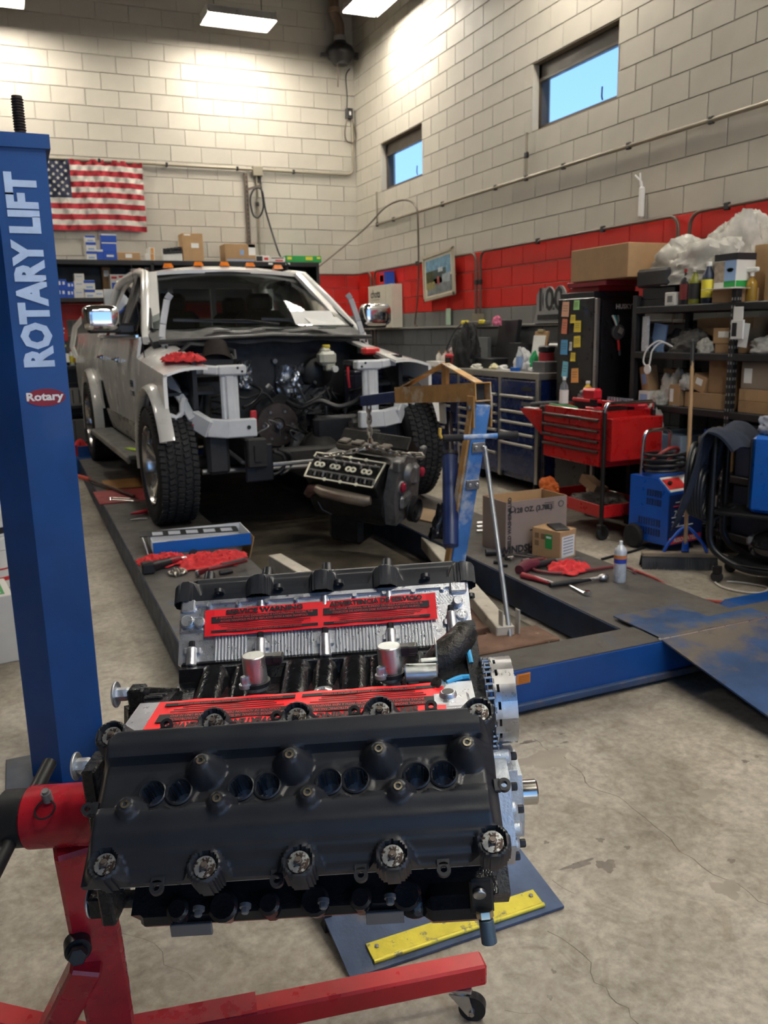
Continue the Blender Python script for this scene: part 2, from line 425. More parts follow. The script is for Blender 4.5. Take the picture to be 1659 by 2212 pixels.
# ------------------------------------------------------------------ rebuilt V8 on the engine stand
_t, _s = math.radians(-24.066), math.radians(3.362)
EA = Vector((math.cos(_t)*math.cos(_s), math.sin(_t)*math.cos(_s), math.sin(_s))); EE = Vector((-math.sin(_t), math.cos(_t), 0)); EN = EA.cross(EE)
EO = EE*1.2 + EN*.70
EM = Matrix.Identity(4)
for i in range(3): EM[i][0], EM[i][1], EM[i][2], EM[i][3] = EA[i], EE[i], EN[i], EO[i]
COVM = mat('satin_black_cover', (.017, .019, .024), .36, var=.12, vs_=9, bump=.06, bs=500, rvar=.06)
BLOCKM = mat('black_engine_enamel', (.008, .009, .011), .10, var=.3, vs_=30, bump=.35, bs=75, rvar=.05)
HEADM = mat('machined_alloy', (.66, .68, .72), .33, .85, var=.1, vs_=25, bump=.2, bs=300)
RUSTW = mat('mottled_zinc_washer', (.36, .37, .37), .42, .7, var=.2, vs_=60, wear=((.04, .027, .022), .49, 150, .08), rvar=.1)
NUTM = mat('rusty_nut', (.16, .13, .11), .45, .7, var=.3, vs_=90)
BRASS = mat('insert_brass', (.62, .56, .42), .3, 1, var=.1)
LBLR = mat('warning_red_label', (.92, .022, .03), .45, var=.05, vs_=12, bump=.1, bs=30)
REDINK = mat('label_red_print', (.8, .05, .05), .5, var=0)
eng = thing('rebuilt_engine', 'shiny black and bare alloy V8 engine bolted to the red stand', 'engine', EM)

BT = [(-.251, -.010), (-.113, 0), (.001, 0), (.114, 0), (.247, -.012)]
BB = [(-.228, -.182), (-.104, -.193), (.010, -.194), (.123, -.194), (.244, -.185)]
PLUG = [(x+.083, -.0975) for x in (-.264, -.230, -.150, -.116, -.037, -.003, .075, .109)]
UB = [(x+.083, -.0715) for x in (-.198, -.084, .030, .142)]
LB = [(x+.083, -.121) for x in (-.288, -.173, -.060, .052)]
def sst(a, b, x): t = max(0, min(1, (x-a)/(b-a))); return t*t*(3-2*t)
def pw(x, pts):
    for (a, ya), (b, yb) in zip(pts, pts[1:]):
        if x <= b: return ya+(yb-ya)*sst(a, b, x)
    return pts[-1][1]
_prof = [(-.21, -.024), (-.199, -.024), (-.190, -.012), (-.172, .004), (-.148, .013), (-.128, .016), (-.117, .011), (-.112, 0), (-.056, 0), (-.050, .017), (-.035, .021), (-.018, .019), (-.006, .002), (-.001, -.024), (.01, -.024)]
def cov_h(x, w_):
    dp = min(math.hypot(x-a, w_-b) for a, b in PLUG)
    h = pw(w_, _prof)
    if -.14 < w_ < -.1 and dp < .028: h = h + (0-h)*(1-sst(.0215, .028, dp))
    if dp < .0235 and abs(h) < .004: h = .0015
    for bx, bw in BT[1:4]:                                  # shrouds in front of the upper bolts
        k = abs(x-bx)/(.018+max(0, -w_)*.55)
        if w_ < 0 and k < 1: h = max(h, .006 + .012*sst(-.0, -.03, w_)) if w_ > -.03 else h
    h = -.024 + (h+.024)*sst(.262, .244, abs(x))
    for bx, bw in UB:
        r = math.hypot(x-bx, (w_-bw)); h = max(h, .031-max(0, r-.0095)*1.75)
    for bx, bw in LB:
        r = math.hypot(x-bx, (w_-bw)); h = max(h, .027-max(0, r-.0095)*2.0)
    for bx, bw in BT+BB:
        r = math.hypot(x-bx, w_-bw)
        if r < .0158: h = -.004
        elif r < .020: h = max(h, .004)
        elif r < .03: h = max(h, .004-(r-.020)*2.6)
    return h
def cov_in(x, w_):
    if min(math.hypot(x-a, w_-b) for a, b in BT+BB) < .0218: return True
    e = .2605 - .012*(w_+.1)/.1*0
    return abs(x) < e and -.2005 < w_ < .0045
def cover_mesh():
    st = .00265; x0, x1, w0, w1 = -.275, .275, -.218, .026
    nx = int((x1-x0)/st); nw = int((w1-w0)/st); V = []; ix = {}; F = []
    for i in range(nx+1):
        for j in range(nw+1):
            x, w_ = x0+i*st, w0+j*st
            ix[i, j] = len(V); V.append((x, w_, cov_h(x, w_)))
    def ok(i, j):
        x, w_ = x0+(i+.5)*st, w0+(j+.5)*st
        return cov_in(x, w_) and min(math.hypot(x-a, w_-b) for a, b in PLUG) > .0148
    keep = {(i, j) for i in range(nx) for j in range(nw) if ok(i, j)}
    low = {}
    def lo(k):
        if k not in low: low[k] = len(V); p = V[ix[k]]; V.append((p[0], p[1], -.036 if min(math.hypot(p[0]-a, p[1]-b) for a, b in PLUG) > .03 else -.07))
        return low[k]
    for (i, j) in keep:
        F.append((ix[i, j], ix[i+1, j], ix[i+1, j+1], ix[i, j+1]))
        for (di, dj, a, b) in ((0, -1, (i, j), (i+1, j)), (1, 0, (i+1, j), (i+1, j+1)), (0, 1, (i+1, j+1), (i, j+1)), (-1, 0, (i, j+1), (i, j))):
            if (i+di, j+dj) not in keep: F.append((ix[b], ix[a], lo(a), lo(b)))
    mb = MB(); used = sorted({v for f in F for v in f}); mp = {v: n for n, v in enumerate(used)}
    mb.add([V[v] for v in used], [tuple(mp[v] for v in f) for f in F]); return mb
COVER = mesh('valve_cover', cover_mesh(), COVM, 42)
NEARF = Matrix(((1, 0, 0, -.083), (0, .815, -.579, -.15), (0, .579, .815, .2985), (0, 0, 0, 1)))
FARF = Matrix(((-1, 0, 0, -.072), (0, -.745, .667, .250), (0, .667, .745, .377), (0, 0, 0, 1)))
def hexn(mb, M, r, h, mi=0): return mb.lathe([(r*.96, 0), (r, h*.1), (r, h*.85), (r*.85, h)], M, 6, mi)
wsh = mesh('washer', MB().lathe([(.0132, 0), (.0132, .002), (.0045, .003), (.004, .003)], None, 24), RUSTW)
nut = MB(); hexn(nut, TR(z=.002), .0052, .006); nut.cyl((0, 0, .007), (0, 0, .010), .0028, n=10); nut = mesh('nut', nut, NUTM)
ins = mesh('threaded_insert', MB().lathe([(.0054, 0), (.0054, .0018), (.0032, .0018), (.0032, -.006), (0, -.006)], None, 16, caps=False), BRASS)
rim = MB().lathe([(.0149, -.012), (.0149, .001), (.0163, .0032), (.0182, .002), (.0186, -.001)], None, 28, caps=False); rim = mesh('plug_well_rim', rim, COVM)
well = MB().lathe([(.0149, .0), (.0144, -.07), (.008, -.072), (.007, -.06), (.0045, -.058), (.003, -.052), (0, -.052)], None, 24, caps=False); well = mesh('plug_well', well, mat('plug_well_metal', (.035, .045, .06), .18, .3, var=0))
def tab_mb():
    t = MB(); n = 12; R, r, h = .0085, .0042, .007
    out = [(R, -.012)]+[(R*math.cos(a), R*math.sin(a)) for a in [PI*i/n for i in range(n+1)]]+[(-R, -.012)]
    # ring with a hole, then the stem
    for i in range(n*2):
        a0, a1 = PI*i/n, PI*(i+1)/n
        q = [(R*math.cos(a0), R*math.sin(a0)), (R*math.cos(a1), R*math.sin(a1)), (r*math.cos(a1), r*math.sin(a1)), (r*math.cos(a0), r*math.sin(a0))]
        t.add([(x, y, 0) for x, y in q]+[(x, y, h) for x, y in q], [(4,5,6,7),(3,2,1,0),(0,1,5,4),(2,3,7,6)])
    t.box((0, -.009, h/2), (2*R, .009, h), 0, None, .001)
    return t
TAB = mesh('mounting_tab', tab_mb(), COVM)
def dress(root, Fm):
    c = obj('valve_cover', COVER, None, root, Fm)
    for (x, w_) in BT+BB:
        q = obj('washer', wsh, None, c, TR(x, w_, -.0035)); 
        q2 = obj('bolt_nut', nut, None, c, TR(x, w_, -.0035, 0, 0, x*9))
    for (x, w_) in UB: obj('threaded_insert', ins, None, c, TR(x, w_, .0312))
    for (x, w_) in LB: obj('threaded_insert', ins, None, c, TR(x, w_, .0272))
    for (x, w_) in PLUG:
        obj('plug_well_rim', rim, None, c, TR(x, w_, .0015)); obj('plug_well', well, None, c, TR(x, w_, .001))
    for x in (-.267, -.113, -.005, .101): obj('mounting_tab', TAB, None, c, TR(x+.083, .0125, -.026))
    for x in (-.249, -.102, 0, .1): obj('mounting_tab', TAB, None, c, TR(x+.083, -.207, -.026, 0, 0, PI))
    obj('mounting_tab', TAB, None, c, TR(-.268, -.106, -.018, 0, 0, PI/2)); obj('mounting_tab', TAB, None, c, TR(.268, -.110, -.018, 0, 0, -PI/2))
    return c
dress(eng, NEARF); fcov = dress(eng, FARF)
for (x, w_) in UB: obj('coil_boss', MB().lathe([(.021, -.004), (.0125, .035), (.0095, .056), (.0085, .058), (.004, .058), (.004, .05)], None, 20), COVM, fcov, TR(x, w_, 0))
def vn_prism(mb, poly, u0, u1, mi=0):
    """outline in (v, n) extruded along the crank axis"""
    Mx = Matrix(((0, 0, 1, 0), (1, 0, 0, 0), (0, 1, 0, 0), (0, 0, 0, 1)))
    return mb.prism(poly, u0, u1, mi, Mx)
def head(Fm, x0, x1):
    b = MB(); b.box(((x0+x1)/2, -.098, -.084), (x1-x0, .2, .1), 0, None, .004); return b
obj('cylinder_head', MB().box((0, -.086, -.092), (.49, .155, .09), 0, None, .006), BLOCKM, eng, NEARF); obj('gasket_rail', MB().box((0, -.098, -.0405), (.508, .199, .009), 0, None, .002), HEADM, eng, NEARF)
fh = MB(); vn_prism(fh, [(.158, .262), (.34, .13), (.40, .22), (.262, .345), (.226, .350)], -.327, .186)
fhead = obj('cylinder_head', fh, HEADM, eng, label='bare alloy cylinder head with cast ribs on its intake face')
# far intake face frame: x along u, y up the face, z out
FI = Matrix(((1, 0, 0, 0), (0, .615, -.788, .158), (0, .788, .615, .262), (0, 0, 0, 1)))
rb = MB(); k = 0; u = -.262
for u0, u1 in ((-.262, -.205), (-.163, -.093), (-.050, .022), (.064, .118)):
    n_ = int((u1-u0)/.0058)
    for i in range(n_+1): rb.box((u0+i*.0058, .026, .001), (.0028, .048, .004), 0, None, .001)
obj('cooling_ribs', rb, HEADM, fhead, FI, kind='stuff')
ch = MB()
for i in range(84):
    x = -.255+i*.005
    if min(abs(x-c) for c in (-.182, -.069, .045)) < .012: continue
    for sg in (-1, 1): ch.beam((x-sg*.006, .078, .0006), (x+sg*.006, .096, .0006), .0009, .0014)
obj('crosshatch_casting', ch, HEADM, fhead, FI, kind='stuff')
ed = MB(); ed.box((-.07, .109, .002), (.512, .010, .008), 0, None, .002)
obj('rocker_rail', ed, HEADM, fhead, FI)
def stud(u, r=.0095, l=.05, y0=.0, blk=True):
    p = obj('bolt_boss', MB().cyl((0, -.006, .006), (0, l, .006), r, r*.85, 14, b=.002).box((0, .022, .003), (.03, .012, .006), 0, None, .002), HEADM, fhead, FI @ TR(u, y0))
    if blk:
        b = MB(); hexn(b, frame((0, l, .006), (0, 1, .15)), .0055, .011); obj('head_bolt', b, BLKM, p)
for u_ in (-.182, -.069, .045): stud(u_, .0105, .036)
stud(-.302, .0095, .028); stud(.152, .0095, .04, .02)
for u_ in (-.182, -.069, .045):
    obj('cover_stud_boss', MB().cyl((u_, .088, .0), (u_, .108, .003), .007, .006, 12, b=.002), HEADM, fhead, FI)
for i in range(9): obj('rail_lug', MB().cyl((-.275+i*.052, .104, .0), (-.275+i*.052, .104, .007), .0042, n=10), HEADM, fhead, FI)
for (x, y, r) in ((-.312, .075, .013), (-.29, .072, .011), (.165, .078, .010), (.17, .052, .011)): obj('casting_lug', MB().cyl((x, y, -.01), (x, y, .012), r, r*.9, 14, b=.002), HEADM, fhead, FI)
obj('corner_lug', MB().box((-.312, .105, .0), (.026, .022, .016), 0, None, .003), HEADM, fhead, FI); obj('corner_lug', MB().box((.168, .104, .0), (.03, .02, .018), 0, None, .003), HEADM, fhead, FI); obj('side_pad', MB().box((-.305, .07, .0), (.045, .03, .01), 0, None, .004), HEADM, fhead, FI)
# service label
def service_label(parent, Fm, W_=.408, Hh=.0485):
    lb = MB(); n = 24
    for i in range(n):
        x0, x1 = -W_/2+W_*i/n, -W_/2+W_*(i+1)/n
        z0, z1 = .0006+.0010*math.sin(i*1.3), .0006+.0010*math.sin((i+1)*1.3)
        lb.add([(x0, -Hh/2, z0), (x1, -Hh/2, z1), (x1, Hh/2, z1), (x0, Hh/2, z0)], [(0, 1, 2, 3)])
    o = obj('warning_label', lb, LBLR, parent, Fm, label='torn red bilingual service warning sticker')
    b = MB()
    hw = W_/2
    for sg, (a, c) in ((-1, (-hw+.012, -.004)), (1, (.006, hw-.012))):
        b.box(((a+c)/2, .0045, .0019), (c-a, .0118, .0004)); b.box(((a+c)/2, -.0168, .0019), (c-a, .0046, .0004))
        for k_ in range(3): b.box(((a+c)/2+sg*.004*(k_ % 2), -.0050-k_*.0032, .0018), ((c-a)*(.86-.08*k_), .0009, .0003))
    obj('print_band', b, INK, o)
    def wr(s, x, y, size, mt, sx_=1.0, bold=0.0): lettering('lettering', s, size, mt, o, TR(x, y, .0024), sx=sx_, bold=bold)
    cl, cr = -hw/2+.004, hw/2-.003
    wr('SERVICE WARNING', cl, .0168, .0115, INK, 1.35, .0006); wr('ADVERTENCIA DE SERVICIO', cr, .0168, .0115, INK, 1.12, .0006)
    wr('IF ORIGINAL ENGINE HAS EXPERIENCED A CATASTROPHIC FAILURE, THE', cl, .0073, .0052, REDINK, 1.0); wr('INTAKE MANIFOLD MUST BE REPLACED WITH A NEW MANIFOLD.', cl, .0017, .0052, REDINK, 1.0)
    wr('SI EL MOTOR ORIGINAL HA SUFRIDO UN FALLO CATASTROFICO, EL', cr, .0073, .0052, REDINK, 1.02); wr('COLECTOR DE ADMISION DEBE SUSTITUIRSE POR UNO NUEVO.', cr, .0017, .0052, REDINK, 1.02)
    wr('INSPECT VEHICLE CATALYST FOR DAMAGE AND REPLACE AS NEEDED.', cl, -.0168, .0040, REDINK, 1.05); wr('INSPECCIONE EL CATALIZADOR DEL VEHICULO PARA VERIFICAR DANOS Y SUSTITUYA SEGUN SEA NECESARIO.', cr, -.0168, .0038, REDINK, .78)
    return o
service_label(fhead, FI @ TR(-.077, .0705, .0065, 0, 0, .006))
# block with valley
bk = MB()
vn_prism(bk, [(-.236, .072), (-.20, .035), (.215, .03), (.30, .11), (.33, .135), (.158, .262), (.12, .268), (.11, .248), (-.045, .245), (-.06, .262), (-.135, .265), (-.07, .19)], -.315, .170)
block = obj('engine_block', bk, BLOCKM, eng, label='glossy black painted engine block')
np_ = MB(); vn_prism(np_, [(-.142, .262), (-.03, .262), (-.03, .279), (-.135, .281)], -.335, .165); nint = obj('intake_face', np_, HEADM, eng)
NI = Matrix(((-1, 0, 0, -.09), (0, -1, 0, -.087), (0, 0, 1, .2815), (0, 0, 0, 1)))
service_label(nint, NI @ Matrix.Diagonal((1.04, 2.1, 1, 1)))
hm = MB()
for i, u_ in enumerate((-.255, -.205, -.115, -.068, -.018, .022, .08)):
    big = i % 2 == 0
    hm.cyl((u_, .13, .252), (u_, .03, .222), .026 if big else .022, .030 if big else .024, 18, b=.006)
obj('lifter_bore_casting', hm, BLOCKM, block)
fl = MB(); fl.beam((-.32, .155, .259), (.115, .155, .259), .012, .012, 0, (0, 0, 1), .002); obj('deck_rail', fl, BLOCKM, block)
rear = MB(); vn_prism(rear, [(-.11, .25), (-.02, .27), (.05, .262), (.1, .235), (.1, .1), (-.11, .1)], -.338, -.30)
for i in range(9): rear.box((-.33+.002*(i % 3), -.10+.016*i, .262+.004*(i % 2)), (.03, .008, .012), 0, None, .002)
obj('rear_bulkhead', rear, mat('knurled_black_casting', (.01, .011, .013), .3, var=.4, bump=1, bs=90), block)
SILV = mat('zinc_silver', (.55, .58, .58), .34, .95, var=.08, vs_=30)
for (u_, v_) in ((-.163, .005), (.045, .005)):
    s_ = obj('oil_solenoid', MB().cyl((0, 0, -.022), (0, 0, .034), .018, .018, 24, b=.0015), SILV, eng, TR(u_, v_, .296), label='upright silver solenoid can')
    obj('connector', MB().box((.028, .008, .022), (.026, .018, .016), 0, None, .002).box((.036, .008, .024), (.016, .022, .012), 0, None, .002), BLK, s_)
    obj('base_ring', MB().lathe([(.022, -.014), (.022, -.008), (.016, -.006)], None, 20), BLK, s_)
    b = MB(); b.cyl((-.014, -.014, -.012), (-.014, -.014, -.006), .010, n=16); hexn(b, TR(-.014, -.014, -.006), .0072, .012); obj('flange_bolt', b, ALU, s_)
b = MB(); b.lathe([(.013, 0), (.014, .003), (.004, .006), (.003, .003)], TR(-.06, -.008, .268), 18); obj('cup_plug', b, STEEL, block)
ph = MB(); ph.cyl((.066, -.002, .283), (.116, -.002, .281), .0172, n=24, b=.002); pho = obj('cam_phaser_solenoid', ph, SILV, eng, label='silver solenoid lying along the valley')
obj('connector', MB().box((.078, -.018, .272), (.018, .014, .016), 0, None, .002), BLK, pho)
obj('solenoid_bracket', MB().box((.117, .03, .298), (.003, .03, .05), 0, None, .001).box((.105, .012, .299), (.026, .012, .003), 0, None, .001), SILV, pho)
# front of the block
fr = MB(); vn_prism(fr, [(-.13, .265), (-.03, .262), (.03, .275), (.08, .30), (.10, .318), (.125, .318), (.125, .24), (.20, .15), (.20, .03), (-.2, .03), (-.236, .07), (-.09, .19)], .165, .186)
frt = obj('front_plate', fr, mat('rough_black_casting', (.014, .016, .02), .4, var=.3, vs_=40, bump=.9, bs=160), block)
dk = MB().tube([(.118, .06, .246), (.125, .055, .275), (.14, .06, .29), (.156, .075, .300), (.172, .09, .315)], [.030, .030, .028, .024, .02], 16); obj('coolant_passage', dk, mat('bronze_black_casting', (.03, .026, .022), .22, .3, var=.3, bump=.8, bs=110), block)
dk = MB().box((.14, .02, .262), (.05, .14, .03), 0, None, .006); obj('front_deck', dk, BLOCKM, block)
BLUP = mat('blue_paint_mark', (.05, .38, .72), .5, var=.1)
pm = MB().tube([(.168, .062, .2935), (.170, .05, .284), (.171, .038, .277)], .0045, 8); obj('paint_mark', pm, BLUP, block)
pm = MB().tube([(.128, -.032, .2795), (.142, -.024, .280), (.152, -.018, .2795), (.163, -.02, .2805)], [.003, .0045, .005, .0045], 8); obj('paint_mark', pm, BLUP, block)
b = MB().cyl((.118, -.04, .278), (.112, -.05, .288), .009, n=14); obj('oil_port_plug', b, STEEL, block)
b = MB(); b.box((.130, -.095, .276), (.056, .042, .016), 0, None, .005); b.cyl((.127, -.088, .28), (.127, -.088, .291), .013, .012, 18, b=.002); hd = obj('head_end_boss', b, HEADM, eng)
obj('dowel_hole', MB().cyl((.127, -.088, .2905), (.127, -.088, .2915), .0085, n=16), BLK, hd)
# timing chain, drum, oil pump casting, crank snout
ring = MB(); rc = Vector((0, 0.0, .231))
nslot = 16
for i in range(nslot):
    a0, a1 = 2*PI*i/nslot, 2*PI*(i+.45)/nslot; a2 = 2*PI*(i+1)/nslot
    def arc(p, q, x0, x1, R=.0655, r=.0615):
        V = []
        for a in (p, (p+q)/2, q):
            for (x, rr) in ((x0, R), (x1, R), (x1, r), (x0, r)): V.append((x, math.cos(a)*rr, math.sin(a)*rr))
        ring.add(V, [(0,4,5,1),(4,8,9,5),(1,5,6,2),(5,9,10,6),(2,6,7,3),(6,10,11,7),(3,7,4,0),(7,11,8,4),(0,1,2,3),(8,11,10,9)])
    arc(a1, a2, .198, .206)
    arc(a0, a1, .198, .2003); arc(a0, a1, .2042, .206); arc(a0, a2, .1955, .1982); arc(a0, a2, .206, .2285)
ring.lathe([(.0615, .0), (.03, .002), (.02, .004), (.014, .012)], frame(rc*0+Vector((.222, 0, 0)), (1, 0, 0)), 32)
drum = obj('cam_timing_drum', ring, STEEL, eng, TR(0, 0, .231), label='bright steel slotted timing drum')
lk = MB()
lkp = MB().box((0, 0, 0), (.0022, .0098, .0066), 0, None, .001); 
cnt = 0
def chain_pts():
    P = []
    for i in range(24):
        a = math.radians(200-i*220/23.0); P.append((math.cos(a)*.063, .231+math.sin(a)*.063))
    P += [(.045, .10), (.035, .07), (-.01, .06), (-.045, .12), (-.058, .17)]
    return P
CP = chain_pts(); path = []
for (a, b_) in zip(CP, CP[1:]+CP[:1]):
    d = math.hypot(b_[0]-a[0], b_[1]-a[1]); n_ = max(1, round(d/.0075))
    for i in range(n_): path.append((a[0]+(b_[0]-a[0])*i/n_, a[1]+(b_[1]-a[1])*i/n_, math.atan2(b_[1]-a[1], b_[0]-a[0])))
lm = mesh('chain_link', lkp, STEEL, 0); rm = mesh('chain_roller', MB().cyl((-.007, 0, 0), (.007, 0, 0), .0024, n=8), STEEL)
chain = None
for i, (v_, n_, an) in enumerate(path):
    if chain is None: chain = obj('timing_chain', MB().cyl((-.001, 0, 0), (.001, 0, 0), .002, n=6), STEEL, eng, TR(.191, v_, n_), label='bright roller timing chain')
    else: obj('chain_roller', rm, None, chain, TR(0, v_-path[0][0], n_-path[0][1]))
    for x in ((-.006, .006) if i % 2 else (-.0038, .0038)): obj('chain_link', lm, None, chain, TR(x, v_-path[0][0]+math.cos(an)*.0037, n_-path[0][1]+math.sin(an)*.0037, an, 0, 0))
PUMPM = mat('grey_cast_alloy', (.58, .62, .66), .42, .75, var=.1, vs_=30, bump=.4, bs=200)
pp = MB(); vn_prism(pp, [(-.11, .16), (-.06, .175), (.05, .165), (.09, .1), (.08, -.01), (-.03, -.02), (-.12, .03), (-.15, .08)], .187, .206)
pump = obj('oil_pump_housing', pp, PUMPM, eng, label='grey cast alloy pump housing round the crank')
pq = MB(); vn_prism(pq, [(-.07, .15), (-.02, .16), (.05, .14), (.075, .06), (.04, .0), (-.03, .0), (-.075, .05)], .205, .222); vn_prism(pq, [(-.05, .13), (.03, .13), (.05, .06), (.02, .02), (-.04, .02), (-.06, .07)], .221, .231)
obj('pump_cover', pq, PUMPM, pump)
for j, (v_, n_, x1) in enumerate(((-.115, .115, .214), (-.12, .088, .218), (-.118, .062, .214), (-.06, .168, .214), (-.10, .142, .208), (-.11, .036, .206))):
    o = obj('bolt_boss', MB().cyl((.178, v_, n_), (x1, v_, n_), .0115, .0105, 16, b=.003), PUMPM, pump)
    if j != 1: b = MB(); hexn(b, frame((x1, v_, n_), (1, 0, 0)), .006, .009); obj('pump_bolt', b, BLKM, o)
obj('crank_snout', MB().cyl((.225, .015, .062), (.262, .015, .062), .0195, .0195, 28, b=.0025), mat('polished_crank_steel', (.62, .6, .55), .18, 1, var=.05), eng)
# exhaust side of the block under the near cover
sd = MB()
for i, u_ in enumerate((-.25, -.19, -.13, -.07, -.01, .05)): sd.cyl((u_, -.245, .085), (u_, -.215, .055), .020 if i % 2 else .015, .017, 14, b=.004)
sd.box((-.07, -.212, .062), (.47, .05, .025), 0, None, .006); sd.box((.115, -.235, .062), (.09, .05, .04), 0, None, .012); sd.cyl((.06, -.235, .05), (.06, -.235, .075), .018, .016, 14, b=.004)
obj('block_side_casting', sd, BLOCKM, block)
pad = mat('machined_pad', (.2, .19, .185), .45, .6, var=.1)
for (u_, w2) in ((-.235, .055), (.02, .05)): obj('machined_pad', MB().box((u_, -.243, .052), (w2, .006, .018), 0, None, .001), pad, block)
for u_ in (-.215, -.155, -.055, .03):
    b = MB(); b.cyl((u_, -.262, .098), (u_, -.266, .0955), .0075, n=16); hexn(b, frame((u_, -.266, .0955), (0, -.8, -.5)), .0052, .007); obj('side_bolt', b, GREYM, block)
kn = MB(); kn.box((.146, -.262, .089), (.030, .008, .05), 0, None, .003); knock = obj('sensor_bracket', kn, BLKM, eng, TR(0, 0, 0))
b = MB().cyl((.143, -.266, .098), (.143, -.272, .096), .0085, n=18, b=.001); obj('socket_screw', b, STEEL, knock)
b = MB(); hexn(b, frame((.148, -.27, .074), (.05, -.35, -1)), .011, .010); obj('sensor_nut', b, BRASS, knock)
b = MB().cyl((.149, -.274, .064), (.151, -.283, .036), .0095, .010, 16, b=.001); obj('sensor_body', b, mat('grey_blue_plastic', (.05, .08, .11), .4), knock)

# ------------------------------------------------------------------ red engine stand
RED = mat('stand_red_paint', (.38, .012, .022), .3, var=.18, vs_=10, bump=.12, bs=60, wear=((.06, .02, .02), .66, 7, .12), coat=.2)
stand = thing('engine_stand', 'red painted steel engine stand on casters holding the shiny black engine', 'engine stand', (.045, 1.5, 0))
S0 = Vector((.045, 1.5, 0)); SI = Matrix.Translation(-S0)
def sp(name, mb, mt, par=None, **k): return obj(name, mb, mt, par or stand, SI if par is None else None, **k)
sl = MB().cyl((-.565, .03, .067), (-.408, .03, .067), .05, .05, 32, b=.003, M=EM); sp('pivot_sleeve', sl, RED)
hb = MB().cyl((-.607, .03, .067), (-.563, .03, .067), .0465, .0465, 32, b=.003, M=EM); sp('pivot_hub', hb, BLKM)
hbar = MB().tube([(-.586, -.22, -.002), (-.586, -.02, .045), (-.586, .17, .088)], .0125, 14, M=EM); sp('handle_bar', hbar, BLKM)
gb = MB().tube([(-.586, -.23, -.004), (-.586, -.10, .026)], .0165, 14, M=EM); sp('handle_grip', gb, RUB)
pin = MB(); pin.cyl((-.515, .0, .112), (-.515, -.004, .128), .008, .008, 14, M=EM); pin.cyl((-.515, -.004, .127), (-.515, -.006, .133), .0055, .0055, 12, M=EM); sp('lock_pin', pin, GREYM)
rg = MB().torus(.0155, .0016, EM @ TR(-.515, -.017, .106, .55), 28, 6); sp('pin_ring', rg, BLKM)
pst = MB(); H0 = EM @ Vector((-.492, .032, .03)); B0 = Vector((.045, 1.505, .075))
pst.beam(H0, B0, .082, .082, 0, (0, -1, .3), .006); sp('post', pst, RED)
dec = MB(); f1 = H0.lerp(B0, .42); f2 = H0.lerp(B0, .62); dec.beam(f1+Vector((.0425, .0, 0)), f2+Vector((.0425, 0, 0)), .05, .0015, 0, (1, 0, 0)); sp('torn_decal', dec, mat('torn_decal_print', (.45, .45, .44), .5, var=.2, wear=((.04, .03, .03), .5, 30, .05), wear2=((.3, .02, .03), .55, 18, .05)))
br = MB(); br.beam(H0.lerp(B0, .42)+Vector((-.02, -.045, 0)), Zp(62, 2330, .10), .055, .04, 0, (0, -1, .2), .005); sp('brace', br, RED)
bo = MB(); q = H0.lerp(B0, .33)+Vector((-.03, -.07, 0)); bo.cyl(q+Vector((0, .03, 0)), q, .022, .022, 20, b=.003); hexn(bo, frame(q, (-.1, -1, .25)), .016, .02); sp('pivot_bolt', bo, BLKM)
d1 = Vector((math.cos(math.radians(-9.8)), math.sin(math.radians(-9.8)), 0)); d2 = Vector((math.cos(math.radians(-38)), math.sin(math.radians(-38)), 0))
RED2 = mat('stand_leg_red_paint', (.48, .018, .022), .34, var=.15, vs_=9, bump=.1, bs=60, wear=((.05, .02, .02), .70, 22, .05), coat=.2)
E1 = Vector((.815, 1.396, .113)); s1 = E1-d1*.80; sp('leg', MB().beam(s1, E1, .052, .052, 0, (0, 0, 1), .005), RED2)
E2 = B0+d2*.85; E2.z = .113; s2 = Vector((B0.x, B0.y, .113)); sp('leg', MB().beam(s2, E2, .052, .052, 0, (0, 0, 1), .005), RED2)
sp('rear_foot', MB().beam(Vector((.06, 1.50, .108)), Vector((-.36, 1.84, .108)), .055, .055, 0, (0, 0, 1), .005), RED2)
sp('gusset', MB().beam(s1+Vector((.02, 0, .0275)), s1+d1*.30+Vector((0, 0, .0275)), .056, .004), RED)
def caster(p, ang, ht=.086, par=None):
    M_ = SI @ TR(p.x, p.y, 0, 0, 0, ang); r = .030
    c = obj('caster', MB().box((0, 0, ht-.003), (.055, .05, .006), 0, None, .001).cyl((0, 0, ht-.018), (0, 0, ht-.006), .02, n=18).add(
        *[[(x, y, z) for y in (-.021, -.018) for x, z in ((-.022, ht-.016), (.022, ht-.016), (.034, .024), (.02, .02))], [(0,1,2,3),(7,6,5,4),(0,4,5,1),(1,5,6,2),(2,6,7,3),(3,7,4,0)]]).add(
        *[[(x, y, z) for y in (.018, .021) for x, z in ((-.022, ht-.016), (.022, ht-.016), (.034, .024), (.02, .02))], [(0,1,2,3),(7,6,5,4),(0,4,5,1),(1,5,6,2),(2,6,7,3),(3,7,4,0)]]), SILV, stand, M_)
    wh = MB().lathe([(.007, -.012), (.013, -.011), (r, -.011), (r, .011), (.013, .011), (.007, .012)], frame((.028, 0, r), (0, 1, 0)), 26)
    wo = obj('caster_wheel', wh, BLKM, c); obj('axle_bolt', MB().cyl((.028, -.026, r), (.028, .026, r), .006, n=10), STEEL, c)
caster(E1-d1*.055, -.6); caster(E2-d2*.05, -2.2); caster(Vector((-.32, 1.81, 0)), 2.5); caster(Vector((.03, 1.525, 0)), 1.2)
